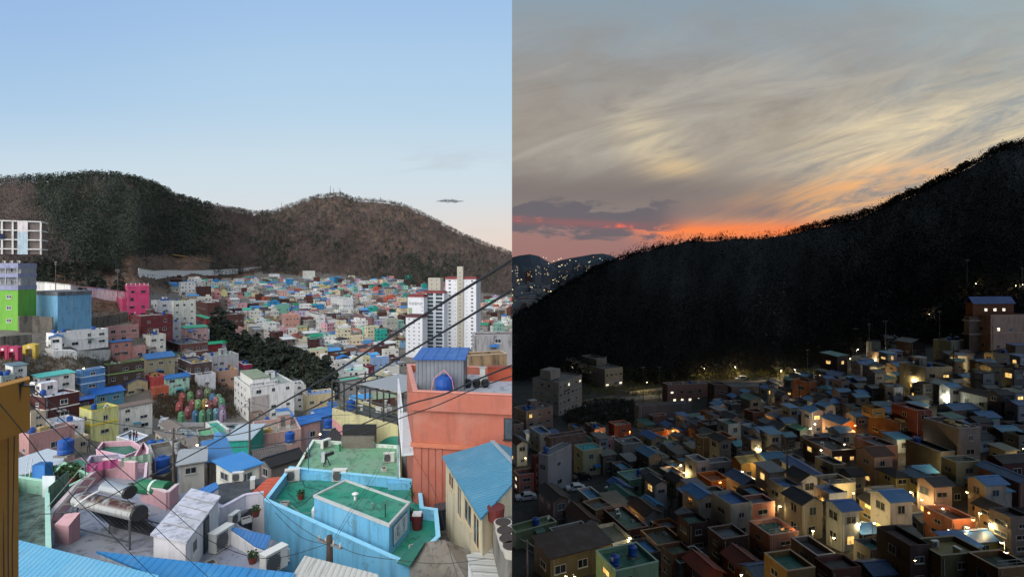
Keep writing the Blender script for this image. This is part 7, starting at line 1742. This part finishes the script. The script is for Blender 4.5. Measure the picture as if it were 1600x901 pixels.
fill(TK, 806, 1600, 560, 905, 31, DW, DR, gap=2.7, wr_=(4.4, 6.6), skip=lambda px, py: (py < 700-(px-800)*.05 and px < 1000) or (px < 1340 and py < 622-(px-1000)*.07) or (px < 965 and 735 < py < 800) or (px < 860 and py > 800) or (px > 1340 and py < 575) or (px < 1120 and py < 670), lit='warm', lp_=.09)
for k, (px, py) in enumerate([(gr_.uniform(1130, 1590), gr_.uniform(620, 880)) for _ in range(20)]): lamp(px, py, gr_.choice([WARM, WARM, WHT, ORG]), gr_.choice([90, 160, 260]))  # extra lamps at random spots, added for more pools of light
# dusk vegetation
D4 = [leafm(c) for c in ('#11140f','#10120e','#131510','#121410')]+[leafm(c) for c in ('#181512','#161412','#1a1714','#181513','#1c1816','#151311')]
def pf_dusk(px, py): return .85 if px > 1300 or px < 960 else .3
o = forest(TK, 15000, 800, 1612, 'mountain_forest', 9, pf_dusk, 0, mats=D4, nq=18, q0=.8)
C_ = []; g3 = random.Random(77)
for k in range(640):
    px = 800+k*1.29+g3.uniform(-1, 1); pc = min(px, 1600); D_ = float(np.interp(pc, TK.rp, TK.rY))*g3.uniform(.985, 1.0)
    if 1040 < px < 1240 and g3.random() < .35: continue
    sz = 1.0+.35*vnoise(px*.06, 1, 5)+g3.uniform(-.25, .35); sz *= .62 if px < 1250 else 1.0; C_.append(((px-800)/800*D_, D_, float(TK.z(px, D_)[0])-.8, max(.3, sz), px))
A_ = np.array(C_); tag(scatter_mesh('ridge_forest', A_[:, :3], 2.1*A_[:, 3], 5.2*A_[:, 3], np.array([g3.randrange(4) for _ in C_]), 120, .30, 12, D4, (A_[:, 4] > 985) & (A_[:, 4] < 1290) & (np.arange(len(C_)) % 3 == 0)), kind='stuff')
for i in range(26):
    px = gr_.uniform(1000, 1060) if i < 7 else gr_.uniform(930, 1300) if i < 20 else gr_.uniform(1300, 1345); py = gr_.uniform(582, 600) if i < 20 else gr_.uniform(545, 570)
    if i in (8, 9, 10): px, py = gr_.uniform(1210, 1250), 585
    tree(TK, px, py, 'bare' if i % 3 else 'pine', gr_.uniform(.5, .85), 'bare roadside tree lit by the lamps at dusk' if i % 3 else 'dark evergreen beside the upper road at dusk', None, 'roadside trees at dusk')
tree(TK, 1503, 505, 'pine', 1.1, 'big dark tree left of the blue-roofed penthouse house'); tree(TK, 1513, 510, 'pine', 1.0, 'dark tree touching the blue-roofed penthouse house')
for px, py in ((1062,780),(1050,790),(1035,795),(1020,792),(1045,802)): tree(TK, px, py, 'bare', .5, 'dark bush-like bare tree behind the mint house', None, 'bare trees behind the mint house')
for px, py in ((1225,800),(1238,812),(1256,822),(1220,788),(1300,820)): tree(TK, px, py, 'pine', .42, 'low garden evergreen in the lane', None, 'garden evergreens in the lane')
for px, py in ((1530,462),(1545,466),(1575,462),(1590,458),(1560,470)): tree(TK, px, py, 'bare', .7, 'bare tree catching lamp light on the upper hill', None, 'bare trees on the upper hill')
brush(TK, 'roadside_undergrowth', 1700, lambda g: (g.uniform(900, 1300), g.uniform(578, 618)), 13, [leafm('#5f6030'), leafm('#4c4e2a'), leafm('#6f6a38')], .7, 1.0)  # lamplight on the verge is put into the lighter yellow-green leaf colours
brush(TK, 'bank_undergrowth', 900, lambda g: (g.uniform(880, 990), g.uniform(625, 665)), 14, [leafm('#2e2a22'), leafm('#3a342a')], .7, 1.2)
wall_run([(905,631),(930,626),(962,622)], 1.2, .3, concrete('#8a8268'), 'low lit roadside wall by the block of flats', T=TK); wall_run([(984,615),(1010,612),(1040,608)], 1.0, .3, concrete('#8f8c80'), 'low roadside wall lit pale by the lamp', T=TK)
wall_run([(1360,572),(1400,584),(1440,596)], 1.0, .3, concrete('#5c584e'), 'dim lane wall above the pink row', T=TK); wall_run([(1525,492),(1560,488),(1612,486)], 3, .4, concrete('#4a463c'), 'dark retaining wall behind the penthouse house', T=TK)
# terraces of the dark hillside: faint grave mounds and stones
g2 = random.Random(21); b = MB(); mm = plain('#77736c', .8)
for k in range(60):
    px, py = g2.uniform(1180, 1420), g2.uniform(440, 545); D_ = TK.depth(px, py); q = P(px, py, D_); b.box(q.x-.9, q.y-.3, q.z-.6, q.x+.9, q.y+.3, q.z+1.2, mm)
tag(b.build('hillside_stones'), kind='stuff')
# distant city across the bay: plain, hills, blocks and lights
def far_hill(name, prof, D_, c, depth=700):
    b = MB(); m = leafm(c); v = [P(px, py, D_) for px, py in prof]
    for i in range(len(v)-1):
        a, e = v[i], v[i+1]; A0, E0 = Vector((a.x, a.y-depth, -62)), Vector((e.x, e.y-depth, -62)); A1, E1 = Vector((a.x, a.y+depth, -62)), Vector((e.x, e.y+depth, -62))
        am, em = a.lerp(A0, .5)+Vector((0,0,12)), e.lerp(E0, .5)+Vector((0,0,14)); b.face([A0, E0, em, am], m); b.face([am, em, e, a], m); b.face([a, e, E1, A1], m)
    tag(b.build(name), kind='structure')
far_hill('far_hill', [(790,403),(800,402),(812,399),(828,397),(842,400),(852,406),(862,411),(874,407),(892,403),(910,400),(926,397),(942,396),(952,398),(962,402),(975,408),(1010,415),(1060,419)], 3400, '#46515c')  # pale blue haze is put into the colour of both hill ranges
far_hill('far_hill', [(790,416),(815,415),(840,420),(862,424),(890,417),(915,412),(940,410),(965,413),(1000,420)], 2500, '#39434c', 420)
for px, w, yt, yb, Dd, c in ((801,9,415,436,1500,'#7d8188'),(836,10,415,432,1700,'#85868a'),(848,14,417,434,1750,'#707479'),(807,10,435,446,1400,'#6a7a74'),(820,12,424,436,1900,'#7a4a3c'),(862,14,436,444,1500,'#5c6066'),(872,18,428,436,1800,'#4c5258'),(896,14,412,419,2300,'#5c6268'),(912,12,414,420,2200,'#565c62'),(826,14,448,454,1200,'#4a5055'),(846,16,452,458,1100,'#565c5e'),(812,12,458,466,1000,'#6a6f70'),(830,12,466,474,920,'#5c6262')):
    a = P(px, yb, Dd); t = thing('city_block', 'apartment block', loc=(a.x, a.y, -60)); W_ = w/800*Dd; H_ = P(px, yt, Dd).z+60; b = MB(); b.box(0, 0, 0, W_, W_*.5, H_, wall(c)); b.box(W_*.3, W_*.1, H_, W_*.6, W_*.4, H_+3, wall(c)); b.build('wall', t); LAB.append((t, '%s apartment block in the distant city' % cname(c), px, yt, 'near'))
    for k in range(7): q = MB(); x, z = g2.uniform(.05,.9)*W_, g2.uniform(.55,.97)*H_; q.box(x, -.3, z, x+2.5, -.05, z+1.6, glow('#ffe9b8', 1.2)); q.build('window', t)
b = MB(); cols = [bulbm(WHT, 2.2), bulbm(WARM, 2.0), bulbm(ORG, 1.8), bulbm((.8,1.0,.6), 1.8)]
for k in range(210):
    if k < 80: px, py, Dd = g2.uniform(800, 866), g2.uniform(446, 468)+0, 0
    elif k < 130: px, py, Dd = g2.uniform(800, 832), g2.uniform(462, 486), 0
    elif k < 160: px, py, Dd = g2.uniform(845, 965), g2.uniform(402, 418), 2450
    else: px, py, Dd = g2.uniform(800, 900), g2.uniform(424, 446), 0
    Dd = Dd or min(2300, 57*800/(py-HOR)); q = P(px, py, Dd)+Vector((0,0,3)); s = g2.uniform(.25, .8)*Dd/900; b.box(q.x-s, q.y-s, q.z-s*.6, q.x+s, q.y+s, q.z+s*.6, g2.choice(cols))
tag(b.build('city_lights'), kind='stuff')
b = MB(); b.face([(0,560,-57.4),(400,560,-57.4),(900,2500,-57.4),(0,2500,-57.4)], concrete('#5c646a')); tag(b.build('city_plain'), kind='structure')  # haze over the plain is put into its paler colour
b = MB(); 
for k in range(420):
    px, py = g2.uniform(800, 925), g2.uniform(428, 486); Dd = min(2300, 58*800/(py-HOR)); q = P(px, py, Dd); w = g2.uniform(8, 22); h = g2.uniform(4, 14); b.box(q.x, q.y, -60, q.x+w, q.y+w*.7, -58+h, fm_(g2.choice(['#7c8286','#8c9094','#6f767c','#8a7a70','#9a9c9c'])))  # greys lifted, distance haze put into the wall colours
tag(b.build('distant_houses'), kind='stuff')
# lit lamps of the day half
SIDE = DAY
def small_lamp(px, py, D_, c, p, lab):
    a = P(px, py, D_); t = thing('wall_lamp', 'lamp', loc=a); LAB.append((t, lab, px, py, 'near')); b = MB(); b.tube([(0,0,-.1),(0,0,.1)], .16, bulbm(c, 22), 8); b.build('bulb', t); b = MB(); b.box(-.1,-.1,.1,.1,.4,.18, plain('#3a3a3a')); b.build('bracket', t); lamp_light(t, (0,-.25,0), c, p)
small_lamp(131, 575, TD.depth(126, 611)*.985, WARM, 30, 'lit lamp on the blue house parapet'); small_lamp(323, 633, TD.depth(320, 641)*.98, WARM, 40, 'lit lamp among the painted stones'); small_lamp(308, 695, 97, WARM, 40, 'lit lamp on the lettered building')
small_lamp(262, 658, TD.depth(262,664)*.98, WHT, 30, 'white lamp at the road bend'); small_lamp(500, 678, 104, WARM, 20, 'lit lamp among the bright blue roofs')

SIDE = DAY; WHITEN[0] = True
DWd = ['#c3c3bf','#bfb79c','#c79d92','#b3b6ba','#a39b8c','#8d8a86','#c4a0a4','#9fb8ac','#8fa9bd','#7a5c50','#b8ae94','#d0cfc9']
DRd = ['#2c66a2','#2f6cab','#4d86b4','#8c9296','#a2a5a4','#2f9a86','#6f7377','#7d6f62','#b3b6b4','#4a9a78']
fill(TD, 120, 640, 668, 800, 41, DWd, DRd, gap=1.9, wr_=(4.5, 7.5), skip=lambda px, py: (px < 262) or (py < 708 and px < 400) or (py > 745 and px > 400) or (py < 690 and px < 520))
fill(TD, 230, 440, 520, 596, 43, DWd, DRd, gap=2.6, wr_=(5, 7), skip=lambda px, py: (px-200)*.5+500 > py+30)
# ================================================================ past three hundred houses, the smallest in view become one mass per valley
def to_mass():
    kids = {}
    for o in bpy.data.objects:
        if o.parent: kids.setdefault(o.parent.name, []).append(o)
    bpy.context.view_layer.update()
    def gather(o, out):
        if o.type == 'MESH': out.append(o)
        for c in kids.get(o.name, []): gather(c, out)
        return out
    hs = []
    for e in LAB:
        o = e[0]
        if o.get('category') != 'house': continue
        ms = gather(o, []); x0 = y0 = 1e9; x1 = y1 = -1e9
        for m in ms[:3]:
            for c in m.bound_box:
                w = m.matrix_world @ Vector(c)
                if w.y > 1: p = proj(w); x0 = min(x0, p[0]); x1 = max(x1, p[0]); y0 = min(y0, p[1]); y1 = max(y1, p[1])
        auto = e[1].count(' house with ') and (' roof' in e[1]) and not e[1].startswith('long')
        hs.append(((x1-x0)*(min(y1, 905)-y0)*(1 if auto else 6), e, ms))
    hs.sort(key=lambda h: -h[0])
    for side in (DAY, DUSK):
        V, F, M_, mats, n = [], [], [], [], 0
        for sz, e, ms in hs[296:]:
            if (side is DAY) != (e[2] < 800): continue
            for m in ms:
                me = m.data; mw = m.matrix_world; idx = []
                for mt in me.materials:
                    if mt not in mats: mats.append(mt)
                    idx.append(mats.index(mt))
                V += [tuple(mw @ v.co) for v in me.vertices]
                for p in me.polygons: F.append(tuple(n+k for k in p.vertices)); M_.append(idx[p.material_index])
                n += len(me.vertices)
        if not V: continue
        me = bpy.data.meshes.new('distant_houses'); me.from_pydata(V, [], F)
        for mt in mats: me.materials.append(mt)
        me.polygons.foreach_set('material_index', M_); me.update(); tag(link('distant_houses', me, None, side), kind='stuff')
    gone = set(); dead = []
    for sz, e, ms in hs[296:]:
        gone.add(id(e)); 
        dead += [m for m in ms if m is not e[0]] + [e[0]]
    bpy.data.batch_remove(dead)
    LAB[:] = [e for e in LAB if id(e) not in gone]
    print('HOUSES', len(hs))
to_mass()
# ================================================================ labels: make each one single out its object
ORD = ['first','second','third','fourth','fifth','sixth','seventh','eighth','ninth','tenth','eleventh','twelfth','thirteenth','fourteenth','fifteenth','sixteenth','seventeenth','eighteenth','nineteenth','twentieth']
for a_, b_ in (('twenty','thirtieth'),('thirty','fortieth'),('forty','fiftieth'),('fifty','sixtieth'),('sixty','seventieth'),('seventy','eightieth'),('eighty','ninetieth'),('ninety','hundredth')): ORD += [a_+'-'+o for o in ORD[:9]] + [b_]
LMK = {'d': [('green house',12,470),('blue tank building',97,485),('hot pink house',215,470),('long white house',127,535),('cream block',288,485),('yellow house',155,655),('brick house',95,640),
             ('rock steps',315,640),('white block of flats',420,620),('apartment towers',700,480),('white hill wall',290,430),('pine ridge',430,520),('cyan house',550,800),('orange house',720,640),
             ('turquoise box house',368,700),('mural building',560,640),('white shed',290,810),('solar heater',170,790)],
       'k': [('dark block of flats',870,620),('hillside hall',925,580),('pink hall',1085,612),('long low hall',1180,610),('car park',900,770),('big blue roof',1262,735),('grey school-like house',1487,690),
             ('penthouse house',1560,510),('lit pink terrace',1480,810),('tall pink house',1185,800),('mint house',1000,750),('white gabled house',1480,610),('red house',1425,655),('dark brown house',1400,870)]}
def nwords(s): return len(s.replace('-', ' ').split())
def relphrase(px, py, skip=0):
    L = sorted(LMK['d' if px < 800 else 'k'], key=lambda l: math.hypot(l[1]-px, (l[2]-py)*1.3))
    n, x, y = L[skip]; dx, dy = px-x, py-y
    if math.hypot(dx, dy) < 9: return 'at the ' + n
    if abs(dx) > abs(dy)*1.4: w = 'right of' if dx > 0 else 'left of'
    elif dy > 0: w = 'below' 
    else: w = 'above'
    return w + ' the ' + n
def finish_labels():
    seen = {}
    for e in LAB:
        o, ph, px, py = e[0], e[1], e[2], e[3]; on = e[5] if len(e) > 5 else None
        t = 'day' if px < 800 else 'dusk'
        if len(e) > 4 and e[4] == 'house' and 'group' not in o: o['group'] = 'village houses by day' if px < 800 else 'village houses at dusk'
        seen.setdefault((ph, on, t), []).append(e)
    final = {}
    def add(key, e): final.setdefault(key, []).append(e)
    for (ph, on, t), es in seen.items():
        for e in es:
            if on: 
                s = ph + ' on the ' + on
                if nwords(s) > 13 or len(es) > 1: s = ph + ' on ' + ' '.join(on.split()[:6]) if nwords(s) > 13 else s
            elif len(es) == 1 and e[4] != 'house' : s = ph
            elif len(es) == 1 and nwords(ph) >= 7: s = ph
            else: s = ph + ' ' + relphrase(e[2], e[3])
            while nwords(s) > 12: s = ' '.join(s.split()[:-1])
            if s.split()[-1] in ('the', 'a', 'with', 'and', 'of', 'on', 'in', 'by', 'at'): s = ' '.join(s.split()[:-1])
            if s.split()[-1] in ('the', 'a', 'with', 'and', 'of', 'on', 'in', 'by', 'at'): s = ' '.join(s.split()[:-1])
            add(s.lower(), e)
    for s, es in final.items():
        if len(es) == 1: es[0][0]['label'] = s; continue
        es.sort(key=lambda e: (e[2]))
        for i, e in enumerate(es):
            e[0]['label'] = '%s from the left, %s' % (ORD[min(i, len(ORD)-1)], s)
finish_labels()
# ================================================================ nothing of the day valley may stick out past the dividing plane, nor of the dusk valley
def clip(coll, sign):
    bpy.context.view_layer.update()
    dead = []
    for o in list(coll.objects):
        if o.type != 'MESH' or o.name.startswith('sky') or o.name.split('.')[0] in ('ground', 'mountain', 'far_hill'): continue
        mw = o.matrix_world; xs = [(mw @ Vector(c)).x*sign for c in o.bound_box]
        if max(xs) <= 0.0: continue
        if min(xs) >= -.02:
            dead.append(o); continue
        if o.data.users > 1: o.data = o.data.copy()
        inv = mw.inverted(); co = inv @ Vector((-.01*sign, 0, 0)); no = (mw.to_3x3().transposed() @ Vector((sign, 0, 0))).normalized()
        bm = bmesh.new(); bm.from_mesh(o.data)
        g = bmesh.ops.bisect_plane(bm, geom=bm.verts[:]+bm.edges[:]+bm.faces[:], plane_co=co, plane_no=no, clear_outer=True)
        ed = [e for e in g['geom_cut'] if isinstance(e, bmesh.types.BMEdge)]
        if ed:
            try: bmesh.ops.holes_fill(bm, edges=ed, sides=0)
            except Exception: pass
        bm.to_mesh(o.data); bm.free()
    if dead: bpy.data.batch_remove(dead)
clip(DAY, 1); clip(DUSK, -1)
